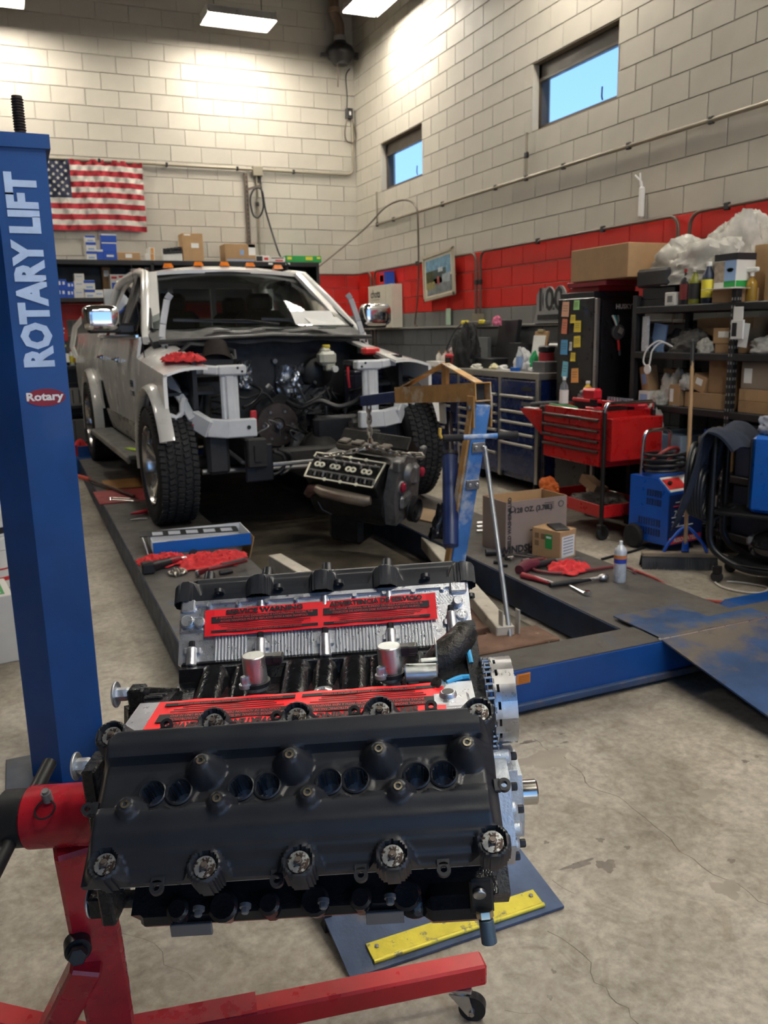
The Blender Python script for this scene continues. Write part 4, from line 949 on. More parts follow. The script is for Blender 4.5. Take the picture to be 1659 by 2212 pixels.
for s in (-1, 1):
    ft = lambda y: 1.065+.085*(y+.36)/1.06
    fd = tp('front_fender', side(s, -.36, .70, lambda y: max(.52, arch(y, .02, .53, .5)), ft, 34, 10), WHITE)
    def top(u, v):
        y = -.36+1.08*u; x0 = bx_(ft(y)); x1 = .70+.02*u; z0 = ft(y); z1 = 1.105+.165*u
        t = v; return (s*(x0+(x1-x0)*t), y, z0+(z1-z0)*math.sin(t*PI/2)+.012*math.sin(t*PI))
    tp('fender_top', shell(MB(), top, 14, 8, (0, 0, -.02)), WHITE, fd)
    fl = MB()
    def flf(u, v):
        a = math.radians(192-(192-22)*u); R = .50+.055*v
        y = .02-R*math.cos(a); z = .44+R*math.sin(a)
        return (s*(1.005+.05*math.sin(v*PI)*.8+.045*(1-v)), y, z)
    shell(fl, flf, 30, 5, (-s*.03, 0, 0)); tp('wheel_arch_flare', fl, mat('satin_white_flare', (.6, .59, .56), .3, var=.04, coat=.3), fd)
    d1_ = tp('front_door', side(s, .715, 1.74, lambda y: .63, lambda y: 1.31, 6, 10), WHITE)
    d2_ = tp('rear_door', side(s, 1.755, 2.72, lambda y: .63 if y < 2.45 else .63+(y-2.45)*1.2, lambda y: 1.31, 10, 10), WHITE)
    for d_, yy in ((d1_, 1.60), (d2_, 2.58)):
        b = MB(); b.box((s*1.025, yy, 1.125), (.03, .16, .03), 0, None, .009); b.box((s*1.0, yy, 1.12), (.02, .19, .05), 0, None, .008); tp('door_handle', b, CHROME, d_)
    tp('rocker_panel', side(s, .60, 2.72, lambda y: .43, lambda y: .625, 6, 4), TAN)
    cq = tp('cab_corner', side(s, 2.73, 3.02, lambda y: .9, lambda y: 1.31, 3, 6), WHITE)
    bd = tp('bed_side', side(s, 3.05, 5.12, lambda y: max(.60, arch(y, 3.62, .53, .6)), lambda y: 1.36, 40, 10), WHITE)
    fl = MB()
    def flr(u, v):
        a = math.radians(196-(196+16)*u); R = .50+.055*v
        return (s*(1.005+.04*math.sin(v*PI)+.04*(1-v)), 3.62-R*math.cos(a), .44+R*math.sin(a))
    shell(fl, flr, 30, 5, (-s*.03, 0, 0)); tp('wheel_arch_flare', fl, _M['satin_white_flare'], bd)
    # greenhouse
    def gl(y, z): return s*(.945-(z-1.31)/.52*.235)
    def pil(name, pts, w_, mt): tp(name, MB().tube(pts, w_, 8), mt)
    ap = MB(); A0, A1 = Vector((s*.90, .66, 1.27)), Vector((s*.69, 1.56, 1.85)); 
    shell(ap, lambda u, v: A0.lerp(A1, u)+Vector((-s*.0, .0, 0))+Vector((s*.02*math.sin(v*PI)-s*.10*v*(1-.35*u), -.035*v, .0)), 8, 6, (-s*.01, .05, -.01)); tp('a_pillar', ap, WHITE)
    rr_ = MB(); rr_.tube([(s*.905, .70, 1.28), (s*.80, 1.18, 1.60), (s*.715, 1.56, 1.825), (s*.70, 1.9, 1.86), (s*.70, 2.6, 1.855), (s*.735, 2.93, 1.80), (s*.80, 3.01, 1.62), (s*.93, 3.02, 1.30)], [.035, .035, .04, .045, .045, .045, .05, .05], 10); tp('roof_rail', rr_, WHITE)
    tp('b_pillar', MB().beam((s*.935, 1.74, 1.30), (s*.725, 1.80, 1.84), .05, .10, 0, (0, 1, 0), .01), mat('brown_black_trim', (.05, .04, .035), .35))
    tp('belt_moulding', MB().beam((s*.952, .80, 1.315), (s*.952, 2.95, 1.315), .03, .03, 0, (0, 0, 1), .006), CHROME if s < 0 else BLK)
    for (ya, yb, yc, yd) in ((.95, 1.70, 1.50, 1.76), (1.80, 2.88, 1.84, 2.72)):
        b = MB(); P = [Vector((s*.935, ya, 1.32)), Vector((s*.935, yb, 1.32)), Vector((s*.722, yd, 1.80)), Vector((s*.722, yc, 1.80))]; P2 = [p+Vector((-s*.006, 0, 0)) for p in P]
        b.add(P+P2, [(0,1,2,3),(7,6,5,4),(0,4,5,1),(1,5,6,2),(2,6,7,3),(3,7,4,0)]); tp('side_window', b, TGLASS)
    # mirror
    m_ = tp('mirror', superball((s*1.18, 1.02, 1.46), (.14, .085, .10), 4.0), CHROME, label='chrome towing mirror')
    tp('mirror_arm', MB().box((s*1.0, 1.05, 1.375), (.16, .10, .09), 0, None, .02).box((s*1.16, 1.04, 1.36), (.24, .10, .03), 0, None, .01), BLK, m_)
    tp('running_board', MB().box((s*1.02, 1.75, .40), (.20, 2.25, .035), 0, None, .008), mat('grey_step_board', (.10, .10, .095), .6, var=.25, bump=.3, wear=((.26, .25, .23), .6, 9, .15)))
    tp('step_edge', MB().box((s*1.115, 1.75, .385), (.03, 2.25, .06), 0, None, .012), mat('dusty_grey_edge', (.19, .185, .17), .6, var=.2))
# roof, lamps, windshield, cowl
def rf(u, v):
    x = (-.72+1.44*u); y = 1.535+1.46*v+.09*(abs(2*u-1)**2)*(1-v); k = 1-(abs(2*u-1))**2.4
    return (x, y, 1.845+.075*k*(1-(2*v-1)**8*.6))
tp('roof', shell(MB(), rf, 20, 14, (0, 0, -.03)), WHITE)
for x, px in ((-.50, 372), (-.235, 451), (0, 505), (.235, 556), (.50, 618)):
    k = 1-(abs(x)/.72)**2.4; b = MB(); b.add([(x-.045, 1.63, 0), (x+.045, 1.63, 0), (x+.03, 1.73, 0), (x-.03, 1.73, 0), (x-.032, 1.65, .036), (x+.032, 1.65, .036), (x+.02, 1.71, .03), (x-.02, 1.71, .03)], [(3,2,1,0),(4,5,6,7),(0,1,5,4),(1,2,6,5),(2,3,7,6),(3,0,4,7)], 0, TR(0, 0, 1.868+.045*k))
    tp('clearance_lamp', b, AMB)
def ws(u, v):
    x = (-1+2*u); xw = .845+(.675-.845)*v; c = x*x
    return (x*xw, .60+.93*v+.16*c-.02*math.sin(v*PI), 1.375+.47*v-.01*c)
tp('windshield', shell(MB(), ws, 16, 10, (0, .006, -.006)), TGLASS)
tp('windshield_seal', MB().tube([ws(0, 0), ws(0, .5), ws(0, 1), ws(.25, 1), ws(.5, 1), ws(.75, 1), ws(1, 1), ws(1, .5), ws(1, 0)], .014, 6), BLK)
cw = MB(); shell(cw, lambda u, v: (-.88+1.76*u, .40+.24*v+.14*(2*u-1)**2, 1.30+.075*v-.03*(2*u-1)**4+.008*math.sin(u*28)), 26, 5, (0, 0, -.05)); cwl = tp('cowl_panel', cw, mat('grey_black_cowl', (.018, .018, .02), .55, var=.2))
for x0 in (-.42, .0, .45): b = MB(); [b.box((x0+.012*k, .52, 1.347), (.006, .05, .006)) for k in range(12)]; tp('cowl_vent', b, INK, cwl)
tp('cowl_seal', MB().tube([(-.86, .42, 1.27), (-.5, .39, 1.285), (0, .375, 1.30), (.5, .39, 1.285), (.86, .42, 1.27)], .018, 8), BLK)
for (x0, x1) in ((-.62, .12), (.08, .66)):
    b = MB(); p, q = Vector((x1, .55, 1.385)), Vector((x0, .63, 1.43)); b.tube([p, p.lerp(q, .35)+Vector((0, 0, .02)), q], [.012, .009, .006], 6); b.beam(p.lerp(q, .2)+Vector((0, .02, .012)), q+Vector((-.08, .0, .0)), .008, .02); tp('wiper', b, BLK)
# cabin
INT = mat('dark_cabin_trim', (.012, .012, .013), .6, var=.2)
tp('dashboard', MB().box((0, .98, 1.20), (1.6, .5, .26), 0, None, .06), INT)
tp('cab_floor', MB().box((0, 1.9, .60), (1.75, 2.3, .08)), INT)
tp('steering_wheel', MB().torus(.18, .014, TR(.40, 1.32, 1.24, -1.1), 24, 8), INT)
for x in (-.42, .42):
    for y in (1.75, 2.65):
        st_ = tp('seat', MB().box((x, y, .95), (.5, .5, .2), 0, None, .05).box((x, y+.25, 1.22), (.48, .16, .62), 0, TR(0, 0, 0), .06), INT); tp('headrest', MB().box((x, y+.27, 1.60), (.26, .09, .18), 0, None, .04), INT, st_)
bw = MB(); bw.box((0, 3.0, 1.02), (1.8, .05, .72)); 
for x in (-.77, -.22, .22, .77): bw.box((x, 3.0, 1.57), (.22 if abs(x) > .5 else .05, .05, .42))
bw.box((0, 3.0, 1.82), (1.5, .05, .08)); tp('cab_rear_wall', bw, WHITE)
b = MB(); b.box((0, 3.0, 1.58), (1.4, .006, .42)); tp('rear_window', b, TGLASS)
tp('bed_floor', MB().box((0, 4.08, .86), (1.7, 2.06, .06)), BLK); tp('tailgate', MB().box((0, 5.09, 1.1), (1.75, .06, .5), 0, None, .01), WHITE)
hp = TM.inverted()
tp('bed_hoop', MB().tube([Vector((-.86, 3.3, 1.62)), Vector((-.98, 3.5, 1.58)), Vector((-1.10, 3.8, 1.42)), Vector((-1.13, 4.0, 1.22)), Vector((-1.1, 4.0, 1.1))], .028, 10), WHITE)
b = MB(); b.cyl((0, 0, 0), (0, 0, .012), .02, n=10); b.tube([(0, 0, .012), (-.005, .06, .28), (-.02, .14, .72)], [.004, .003, .0022], 6); tp('antenna', b, BLK, None, TR(-.955, .52, 1.13))
b = MB().prism([(0, 0), (.07, 0), (.0, -.13)], 0, .006, 0, Matrix(((0, 0, 1, -.985), (1, 0, 0, .50), (0, 1, 0, 1.13), (0, 0, 0, 1)))); tp('antenna_base', b, BLK)
Ms = Matrix(((0, 0, -1, 0), (-1, 0, 0, 0), (0, 1, 0, 0), (0, 0, 0, 1)))
lettering('badge_lettering', 'HEMI', .075, CHROME, truck, Matrix.Translation((-1.006, .88, .95)) @ Ms, bold=.002, depth=.003); lettering('badge_lettering', '5.7 LITER', .05, CHROME, truck, Matrix.Translation((-1.006, .88, .875)) @ Ms, bold=.0015, depth=.003)
# wheels
def wheel_parts():
    t = MB(); R, w_ = .42, .28
    pf = [(.285, -.125), (.33, -.138), (.385, -.135), (.405, -.118), (.408, 0), (.405, .118), (.385, .135), (.33, .138), (.285, .125)]
    t.lathe(pf, rotm(0, PI/2), 56, caps=False); tyre = mesh('tyre', t, RUB)
    tr = MB()
    for i in range(60):
        a = 2*PI*i/60; 
        for k, xx in enumerate((-.108, -.055, 0, .055, .108)):
            aa = a+(PI/60 if k % 2 else 0); M_ = rotm(aa) @ TR(xx, 0, .409)
            tr.box((0, 0, .003), (.043, .034, .014), 0, M_ @ rotm(0, 0, .25*(1 if k % 2 else -1)), .003)
    tread = mesh('tread_blocks', tr, RUB, 0)
    r = MB(); r.lathe([(.28, .13), (.27, .125), (.262, .10), (.255, .03), (.255, -.12), (.28, -.13)], rotm(0, -PI/2), 40, caps=False); r.lathe([(.0, .06), (.06, .062), (.07, .05), (.075, .03)], rotm(0, -PI/2), 24, caps=False)
    for i in range(5):
        a = 2*PI*i/5
        for da in (-.16, .16): r.beam(rotm(a) @ Vector((-.045, 0, .05)), rotm(a+da*.9) @ Vector((-.09, 0, .262)), .055, .03, 0, (1, 0, 0), .008)
    rim_ = mesh('rim', r, mat('polished_wheel', (.62, .61, .59), .2, 1, var=.1))
    br_ = mesh('brake_disc', MB().lathe([(.09, 0), (.17, 0), (.17, .02), (.09, .02)], rotm(0, -PI/2), 32), mat('brake_disc_iron', (.15, .13, .12), .5, .8))
    return tyre, tread, rim_, br_
WP = wheel_parts()
for (x, y) in ((-.94, 0), (.94, 0), (-.94, 3.62), (.94, 3.62)):
    M_ = TR(x, y, .424, 0, 0, 0 if x < 0 else PI); w_ = tp('wheel', WP[0], None, None, M_); w_.name = 'tyre'
    td = obj('tread_blocks', WP[1], None, w_, kind='stuff'); obj('rim', WP[2], None, w_); obj('brake_disc', WP[3], None, w_)
# frame and axles
b = MB(); FRM = mat('dirty_black_frame', (.022, .021, .02), .65, var=.4, vs_=7, bump=.3, bs=40)
for s in (-1, 1): tp('frame_rail', MB().beam((s*.43, -.45, .52), (s*.43, 5.0, .60), .08, .16, 0, (0, 0, 1), .01), FRM)
tp('front_axle', MB().cyl((-.8, 0, .42), (.8, 0, .42), .05, n=16).ball((.22, 0, .42), (.17, .16, .17), 16), FRM); tp('rear_axle', MB().cyl((-.8, 3.62, .42), (.8, 3.62, .42), .055, n=16).ball((0, 3.62, .42), (.2, .18, .18), 16), FRM)
tp('crossmember', MB().beam((-.46, -.15, .44), (.46, -.15, .44), .14, .10, 0, (0, 0, 1), .02), FRM); tp('steering_link', MB().tube([(-.75, -.22, .38), (.0, -.25, .36), (.7, -.22, .38)], .018, 8), GREYM)
tp('sway_bar', MB().tube([(-.55, -.05, .52), (-.5, -.38, .45), (-.4, -.42, .42), (.4, -.42, .42), (.5, -.38, .45), (.55, -.05, .52)], .016, 8), GREYM)
for s in (-1, 1):
    tp('frame_horn', MB().box((s*.43, -.47, .52), (.14, .08, .20), 0, None, .01).box((s*.43, -.515, .52), (.05, .02, .11)), FRM)
    tp('coil_spring', MB().tube([(s*.56+.06*math.cos(i*.7), .05+.06*math.sin(i*.7), .48+i*.0095) for i in range(46)], .011, 6), FRM); tp('shock_absorber', MB().cyl((s*.66, -.02, .45), (s*.62, .02, .95), .03, n=12), FRM)
# engine bay
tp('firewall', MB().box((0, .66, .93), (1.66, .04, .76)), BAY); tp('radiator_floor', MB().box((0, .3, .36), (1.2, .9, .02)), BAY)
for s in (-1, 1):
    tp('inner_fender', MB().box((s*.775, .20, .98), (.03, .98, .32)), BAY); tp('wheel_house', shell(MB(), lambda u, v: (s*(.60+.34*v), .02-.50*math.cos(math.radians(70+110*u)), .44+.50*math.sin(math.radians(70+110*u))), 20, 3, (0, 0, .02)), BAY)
    # front structure in white primer
    tp('upper_tie_bracket', MB().box((s*.515, -.26, 1.075), (.20, .09, .07), 0, None, .012).beam((s*.60, -.26, 1.075), (s*.70, -.22, 1.085), .085, .06, 0, (0, 0, 1), .01).beam((s*.74, -.24, 1.08), (s*.80, .15, 1.14), .09, .05, 0, (0, 0, 1), .01), CHAN)
    bh_ = MB(); [bh_.cyl((s*(.45+.03*k), -.306, 1.065+.025*(k % 2)), (s*(.45+.03*k), -.309, 1.065+.025*(k % 2)), .009, n=10) for k in range(2)]; tp('bracket_hole', bh_, INK)
    tp('core_support_post', MB().box((s*.535, -.26, .86), (.125, .04, .40), 0, None, .012).box((s*.535, -.285, .86), (.06, .02, .36), 0, None, .008), CHAN)
    P = [Vector((s*.87, .10, 1.02)), Vector((s*.84, -.10, .90)), Vector((s*.80, -.24, .76)), Vector((s*.72, -.33, .70)), Vector((s*.60, -.36, .685)), Vector((s*.42, -.37, .685))]
    b = MB()
    for p, q in zip(P, P[1:]): b.beam(p, q+(q-p).normalized()*.03, .06, .125 if p.z < .8 else .10, 0, (0, 0, 1) if p.z < .8 else (0, 1, .4), .008)
    br2 = tp('bumper_bracket', b, CHAN); b = MB(); b.cyl((s*.45, -.402, .69), (s*.45, -.405, .69), .014, n=12); tp('bracket_hole', b, INK, br2)
    b = MB().tube([(s*.97, -.20, .79), (s*.90, -.22, .765), (s*.86, -.22, .80), (s*.855, -.22, .86), (s*.845, -.22, .90)], .022, 8); tp('fender_brace', b, CHAN)
    b = MB(); hinge = [Vector((s*.80, .46, 1.20)), Vector((s*.82, .50, 1.30)), Vector((s*.80, .53, 1.40)), Vector((s*.75, .56, 1.58)), Vector((s*.72, .56, 1.62))]
    for p, q in zip(hinge, hinge[1:]): b.beam(p, q, .012, .05, 0, (1, 0, 0), .004)
    hg = tp('hood_hinge', b, mat('grey_hinge_steel', (.34, .35, .38), .45, .4)); tp('hood_strut', MB().cyl((s*.82, .30, 1.16), (s*.80, .48, 1.24), .009, n=8), BLKM, hg)
# airbox with filter
ab = TLy(470, 765, .25)
b = MB(); b.tube([(-.72, .22, 1.10), (-.74, .26, 1.20), (-.66, .30, 1.25), (-.50, .28, 1.235), (-.36, .20, 1.19), (-.38, .12, 1.13), (-.42, .05, 1.07)], .020, 8); tp('airbox_rim', b, BLK)
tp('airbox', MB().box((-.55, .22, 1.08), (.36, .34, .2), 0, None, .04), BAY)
b = MB(); [b.lathe([(.115-.045*k/13, k*.012), (.121-.045*k/13, k*.012+.006), (.115-.045*(k+1)/13, k*.012+.012)], frame((-.52, .10, 1.12), (.15, .5, .8)), 20, caps=False) for k in range(13)]; tp('air_filter', b, mat('brown_filter', (.06, .05, .04), .7, var=.3))
# firewall dress
HS = mat('crumpled_foil_shield', (.34, .37, .42), .3, .9, var=.4, vs_=9)
def foil(p, w_, h_, sd, dep=.05):
    o_ = Vector((sd*2.3, sd, 0)); b = MB()
    shell(b, lambda u, v: (p[0]+(u-.5)*w_*(1+.15*mnoise.noise(Vector((0, v*3, sd)))), p[1]-dep*(1-abs(mnoise.noise(Vector((u*2.6, v*2.6, 0))+o_))*2)*(1-(2*u-1)**4)-.02*mnoise.noise(Vector((u*7, v*7, 1))+o_), p[2]+(v-.5)*h_*(1+.15*mnoise.noise(Vector((u*3, 0, sd))))), 24, 24, (0, .012, 0)); return b
p = TLy(628, 825, .6); tp('heat_shield', foil(p, .24, .28, 2), HS); p = TLy(672, 862, .58); tp('insulation_mat', foil(p, .28, .24, 5, .07), mat('quilted_grey_mat', (.07, .075, .082), .5, .3, var=.3))
p = TLy(529, 810, .6); tp('heat_shield', foil(p, .12, .22, 7, .03), HS); p = TLy(592, 780, .62); tp('grommet', MB().cyl(p, p+Vector((0, -.03, 0)), .02, n=12), GREYM)
p = TLy(655, 792, .62); tp('grommet', MB().cyl(p, p+Vector((0, -.03, 0)), .028, n=12), GREYM)
# brake booster and fluid reservoir
p = TLy(690, 805, .5); bo_ = tp('brake_booster', MB().lathe([(.05, 0), (.115, .01), (.13, .05), (.12, .10), (.05, .14)], frame(p+Vector((0, .12, 0)), (0, -1, 0)), 28), BLKM)
p = TLy(705, 768, .36); tp('fluid_reservoir', MB().box(p+Vector((0, 0, -.02)), (.14, .12, .11), 0, None, .025).box(p+Vector((.02, 0, -.09)), (.08, .09, .06), 0, None, .01).box(p+Vector((-.01, 0, .04)), (.08, .08, .05), 0, None, .02), mat('translucent_bottle', (.50, .50, .42), .4, var=.1)); tp('reservoir_cap', MB().cyl(p+Vector((0, 0, .06)), p+Vector((0, 0, .085)), .032, n=16, b=.004), mat('yellow_cap', (.6, .48, .05), .5))
p = TLy(722, 797, .3); tp('white_connector', MB().cyl(p, p+Vector((0, -.03, 0)), .026, n=16), WHT)
# battery and fuse box
p = TLy(797, 842, .0); tp('battery', MB().box(p+Vector((0, .1, 0)), (.25, .2, .24), 0, None, .01).box(p+Vector((0, .1, .135)), (.25, .2, .03), 0, None, .008), mat('dark_blue_battery', (.01, .013, .03), .4)); p = TLy(790, 785, .05); tp('battery_lid', MB().box(p+Vector((.02, .1, 0)), (.27, .2, .05), 0, None, .012), BLK)
p = TLy(800, 758, .05); tp('terminal_cover', MB().box(p, (.13, .09, .055), 0, TR(), .012), mat('red_terminal_plastic', (.65, .03, .03), .4)); 
p = TLy(752, 815, .0); tp('battery_cable', MB().tube([p+Vector((0, 0, .08)), p, p+Vector((.01, 0, -.08))], .011, 8), mat('red_cable', (.5, .02, .03), .5))
# flexplate / bell housing / transmission
p = TLy(600, 918, .42); FP = p
tp('bell_housing', MB().lathe([(.24, 0), (.235, .06), (.16, .22), (.12, .4)], frame(p+Vector((.02, .03, 0)), (0, 1, 0)), 32), OLD)
fx = tp('flexplate', MB().lathe([(.0, .0), (.05, .0), (.06, -.012), (.17, -.010), (.175, .006)], frame(p, (0, 1, 0)), 40), mat('rust_grey_plate', (.07, .055, .05), .5, .5, var=.3, vs_=14))
b = MB(); [b.cyl(p+Vector((math.cos(a)*.12, -.012, math.sin(a)*.12)), p+Vector((math.cos(a)*.12, -.02, math.sin(a)*.12)), .012, n=8) for a in (0, 1.05, 2.1, 3.14, 4.2, 5.2)]; tp('flexplate_bolt', b, GREYM, fx); tp('hub', MB().cyl(p+Vector((0, -.015, 0)), p+Vector((0, -.05, 0)), .03, .025, 16), STEEL, fx)
p = TLy(548, 905, -.3); tp('tow_tag', MB().box(p, (.045, .02, .12), 0, None, .006), mat('red_tag', (.45, .02, .03), .5))
p = TLy(647, 960, .2); tp('engine_mount', MB().prism([(-.10, -.10), (.10, -.10), (.05, .06), (.0, .10), (-.05, .06)], -.03, .03, 0, Matrix.Translation(p) @ rotm(PI/2)), OLDA)
p = TLy(560, 1000, -.45); tp('tow_plate', MB().box(p, (.20, .02, .26), 0, None, .01), BLK); tp('plate_slot', MB().box(p+Vector((.0, -.012, .0)), (.05, .006, .13)), INK)
# hoses and wiring
random.seed(3)
def pxpath(pts): return [TLy(a, b_, c) for a, b_, c in pts]
def smooth_path(P, n=6):
    out = []; P = [Vector(p) for p in P]
    for i in range(len(P)-1):
        p0, p1, p2, p3 = P[max(i-1, 0)], P[i], P[i+1], P[min(i+2, len(P)-1)]
        for k in range(n):
            t = k/n; out.append(.5*((2*p1)+(p2-p0)*t+(2*p0-5*p1+4*p2-p3)*t*t+(3*p1-p0-3*p2+p3)*t**3))
    return out+[P[-1]]
for pts, r_ in (([(620, 868, .1), (650, 880, .0), (690, 866, -.05), (730, 878, -.1), (765, 868, -.1), (785, 850, -.1)], .019), ([(590, 975, -.3), (612, 985, -.3), (612, 1010, -.3), (590, 1025, -.3), (545, 1018, -.3)], .014), ([(600, 970, -.25), (628, 985, -.25), (625, 1012, -.25), (605, 1025, -.25)], .014),
    ([(540, 830, .3), (565, 845, .2), (545, 870, .2), (525, 880, .1)], .012), ([(500, 850, .3), (530, 860, .25), (570, 850, .3), (590, 870, .3)], .010), ([(700, 850, .2), (705, 900, .2), (690, 950, .2), (715, 990, .1)], .016), ([(760, 850, .1), (745, 900, .1), (755, 950, .1), (735, 1000, 0)], .014),
    ([(820, 880, -.2), (850, 885, -.2), (880, 910, -.25), (905, 900, -.2)], .009), ([(830, 870, -.2), (870, 880, -.2), (900, 880, -.2), (905, 930, -.2), (880, 960, -.2)], .008), ([(640, 830, .3), (660, 870, .25), (645, 910, .3), (670, 940, .3)], .01)):
    tp('hose', MB().tube(smooth_path(pxpath(pts)), r_, 8), BLK)
for i in range(26):
    x, y = random.uniform(510, 770), random.uniform(830, 985); z = random.uniform(.15, .5); P = [(x, y, z)]
    for k in range(3): x += random.uniform(-32, 32); y += random.uniform(-20, 26); P.append((x, y, z+random.uniform(-.05, .05)))
    tp('wiring', MB().tube(smooth_path(pxpath(P), 4), random.uniform(.004, .009), 6), random.choice([BLK, BLK, DARK, GREYM]))
for i in range(22):
    p = TLy(random.uniform(515, 760), random.uniform(820, 985), random.uniform(.25, .5)); tp('connector', MB().box((0, 0, 0), (random.uniform(.02, .06), .03, random.uniform(.02, .05)), 0, None, .005), random.choice([BLK, GREYM, OLD, OLDA]), None, Matrix.Translation(p) @ rotm(random.random(), random.random(), random.random()))
b = MB().tube(smooth_path(pxpath([(392, 935, -.28), (410, 922, -.28), (430, 912, -.28)])), .005, 6); tp('red_wire', b, _M['red_cable']); p = TLy(432, 905, -.27); tp('loose_plug', MB().box(p, (.07, .03, .03), 0, None, .006), GREYM)
p = TLy(395, 890, -.2); tp('side_marker_lens', MB().box(p, (.02, .02, .06), 0, None, .004), AMB); p = TLy(419, 862, -.2); tp('marker_bulb', MB().cyl(p, p+Vector((.01, 0, .06)), .012, n=10), WHT)
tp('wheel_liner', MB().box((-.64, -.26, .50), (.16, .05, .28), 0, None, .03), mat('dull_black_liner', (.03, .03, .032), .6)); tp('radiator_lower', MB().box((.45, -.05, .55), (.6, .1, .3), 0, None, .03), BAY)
p = TLy(838, 930, -.35); tp('lower_shroud', MB().box((.62, -.1, .56), (.42, .1, .22), 0, None, .03), mat('dark_grey_shroud', (.04, .04, .042), .5)); tp('washer_bottle', MB().box((.84, -.05, .62), (.16, .2, .3), 0, None, .05), mat('smoky_bottle', (.05, .05, .055), .4))
# ------------------------------------------------------------------ boxes and goods: shared builders
def face_frame(f, d):
    """frame lying on one face of a box of size d (origin at base centre)"""
    x, y, z = d
    if f == '-Y': return Matrix(((1, 0, 0, 0), (0, 0, -1, -y/2), (0, 1, 0, z/2), (0, 0, 0, 1)))
    if f == '-X': return Matrix(((0, 0, -1, -x/2), (-1, 0, 0, 0), (0, 1, 0, z/2), (0, 0, 0, 1)))
    return Matrix(((1, 0, 0, 0), (0, 1, 0, 0), (0, 0, 1, z), (0, 0, 0, 1)))
def carton(name, label, cat, lo, hi, mt, group=None, prints=(), rz=0.0, tape=None, bev=.003, tilt=None):
    """a closed box; prints = (face, u, v, w, h, material[, text, text material, text size]) with u, v from the face centre as fractions of its size"""
    d = (hi[0]-lo[0], hi[1]-lo[1], hi[2]-lo[2]); c = ((lo[0]+hi[0])/2, (lo[1]+hi[1])/2, lo[2])
    M_ = TR(*c, 0, 0, rz)
    if tilt: M_ = M_ @ rotm(*tilt)
    o = obj(name, MB().box((0, 0, d[2]/2), d, 0, None, bev), mt, None, M_, 20, label, cat, group)
    for pr_ in prints:
        f, u, v, w_, h_, pm = pr_[:6]; Ff = face_frame(f, d); sz = {'-Y': (d[0], d[2]), '-X': (d[1], d[2]), '+Z': (d[0], d[1])}[f]
        if pm: obj('printed_panel', MB().box((0, 0, .0004), (w_*sz[0], h_*sz[1], .0008)), pm, o, Ff @ TR(u*sz[0], v*sz[1], 0), 0)
        if len(pr_) > 6: lettering('lettering', pr_[6], pr_[8], pr_[7], o, Ff @ TR(u*sz[0], v*sz[1], .0012), bold=pr_[8]*.02)
    if tape:
        Ff = face_frame('+Z', d); obj('packing_tape', MB().box((0, 0, .0004), (d[0]*1.0 if d[0] > d[1] else .05, .05 if d[0] > d[1] else d[1], .0008)), tape, o, Ff, 0)
    return o
def rect_y(p, Y): a = Yp(p[0], p[3], Y); b = Yp(p[2], p[1], Y); return a.x, b.x, a.z, b.z
BLUEB = mat('blue_carton_print', (.012, .07, .42), .5, var=.08, rnd=.1); WHB = mat('white_carton', (.68, .67, .63), .6, var=.04, rnd=.08)
LBLB = mat('pale_blue_print', (.25, .38, .62), .5, var=.05); ORG = mat('orange_carton', (.62, .28, .07), .6, var=.08); GRN = mat('green_print', (.02, .28, .06), .5, var=.06); BRN = mat('brown_print', (.20, .12, .06), .7)
TAPE = mat('packing_tape', (.40, .27, .15), .3, var=.05); YELP = mat('yellow_print', (.7, .6, .05), .5); REDP = mat('red_print', (.6, .03, .03), .5)

# ------------------------------------------------------------------ flag
def make_flag():
    W_, Hh = 1.50, .86; st_ = thing('flag', 'large cloth stars and stripes flag pinned on the back wall', 'flag', (1.03, YB-.055, 2.845))
    def wav(x, z): return .013*math.sin(x*21+z*9)+.010*math.sin(x*47-z*31)+.006*math.sin(z*40+x*53)
    FR = mat('flag_red_cloth', (.33, .015, .025), .8, var=.1, vs_=14, bump=.3, bs=60); FWh = mat('flag_white_cloth', (.52, .49, .43), .8, var=.08, vs_=14, bump=.3, bs=60); FB = mat('flag_blue_cloth', (.018, .022, .05), .8, var=.1, bump=.3, bs=60)
    h = Hh/13
    for k in range(13):
        z1 = Hh-k*h; z0 = z1-h; x0 = -W_/2+(.6 if k < 7 else 0)
        b = MB(); n = 44
        shell(b, lambda u, v: (x0+(W_/2-x0)*u, wav(x0+(W_/2-x0)*u, z0+(z1-z0)*v), z0+(z1-z0)*v+.008*math.sin((x0+(W_/2-x0)*u)*5)), n, 3, (0, .003, 0)); obj('stripe', b, FR if k % 2 == 0 else FWh, st_)
    b = MB(); shell(b, lambda u, v: (-W_/2+.6*u, wav(-W_/2+.6*u, Hh-7*h*(1-v)), Hh-7*h*(1-v)+.008*math.sin((-W_/2+.6*u)*5)), 20, 12, (0, .003, 0)); ca = obj('canton', b, FB, st_)
    S = []
    for i in range(10): r = .024 if i % 2 == 0 else .0105; a = PI/2+2*PI*i/10; S.append((r*math.cos(a), r*math.sin(a)))
    star = mesh('star', MB().prism(S, 0, .002), FWh, 0)
    for r_ in range(9):
        for c in range(6 if r_ % 2 == 0 else 5):
            x = -W_/2+.05*(1 if r_ % 2 == 0 else 2)+c*.10; z = Hh-7*h*(r_+1)/10
            obj('star', star, None, ca, TR(x, wav(x, z)-.006, z+.008*math.sin(x*5), PI/2))
    for x in (-.7, -.2, .3, .72): obj('pin', MB().ball((x, -.008, Hh-.01), .006, 8), BLKM, st_)
make_flag()
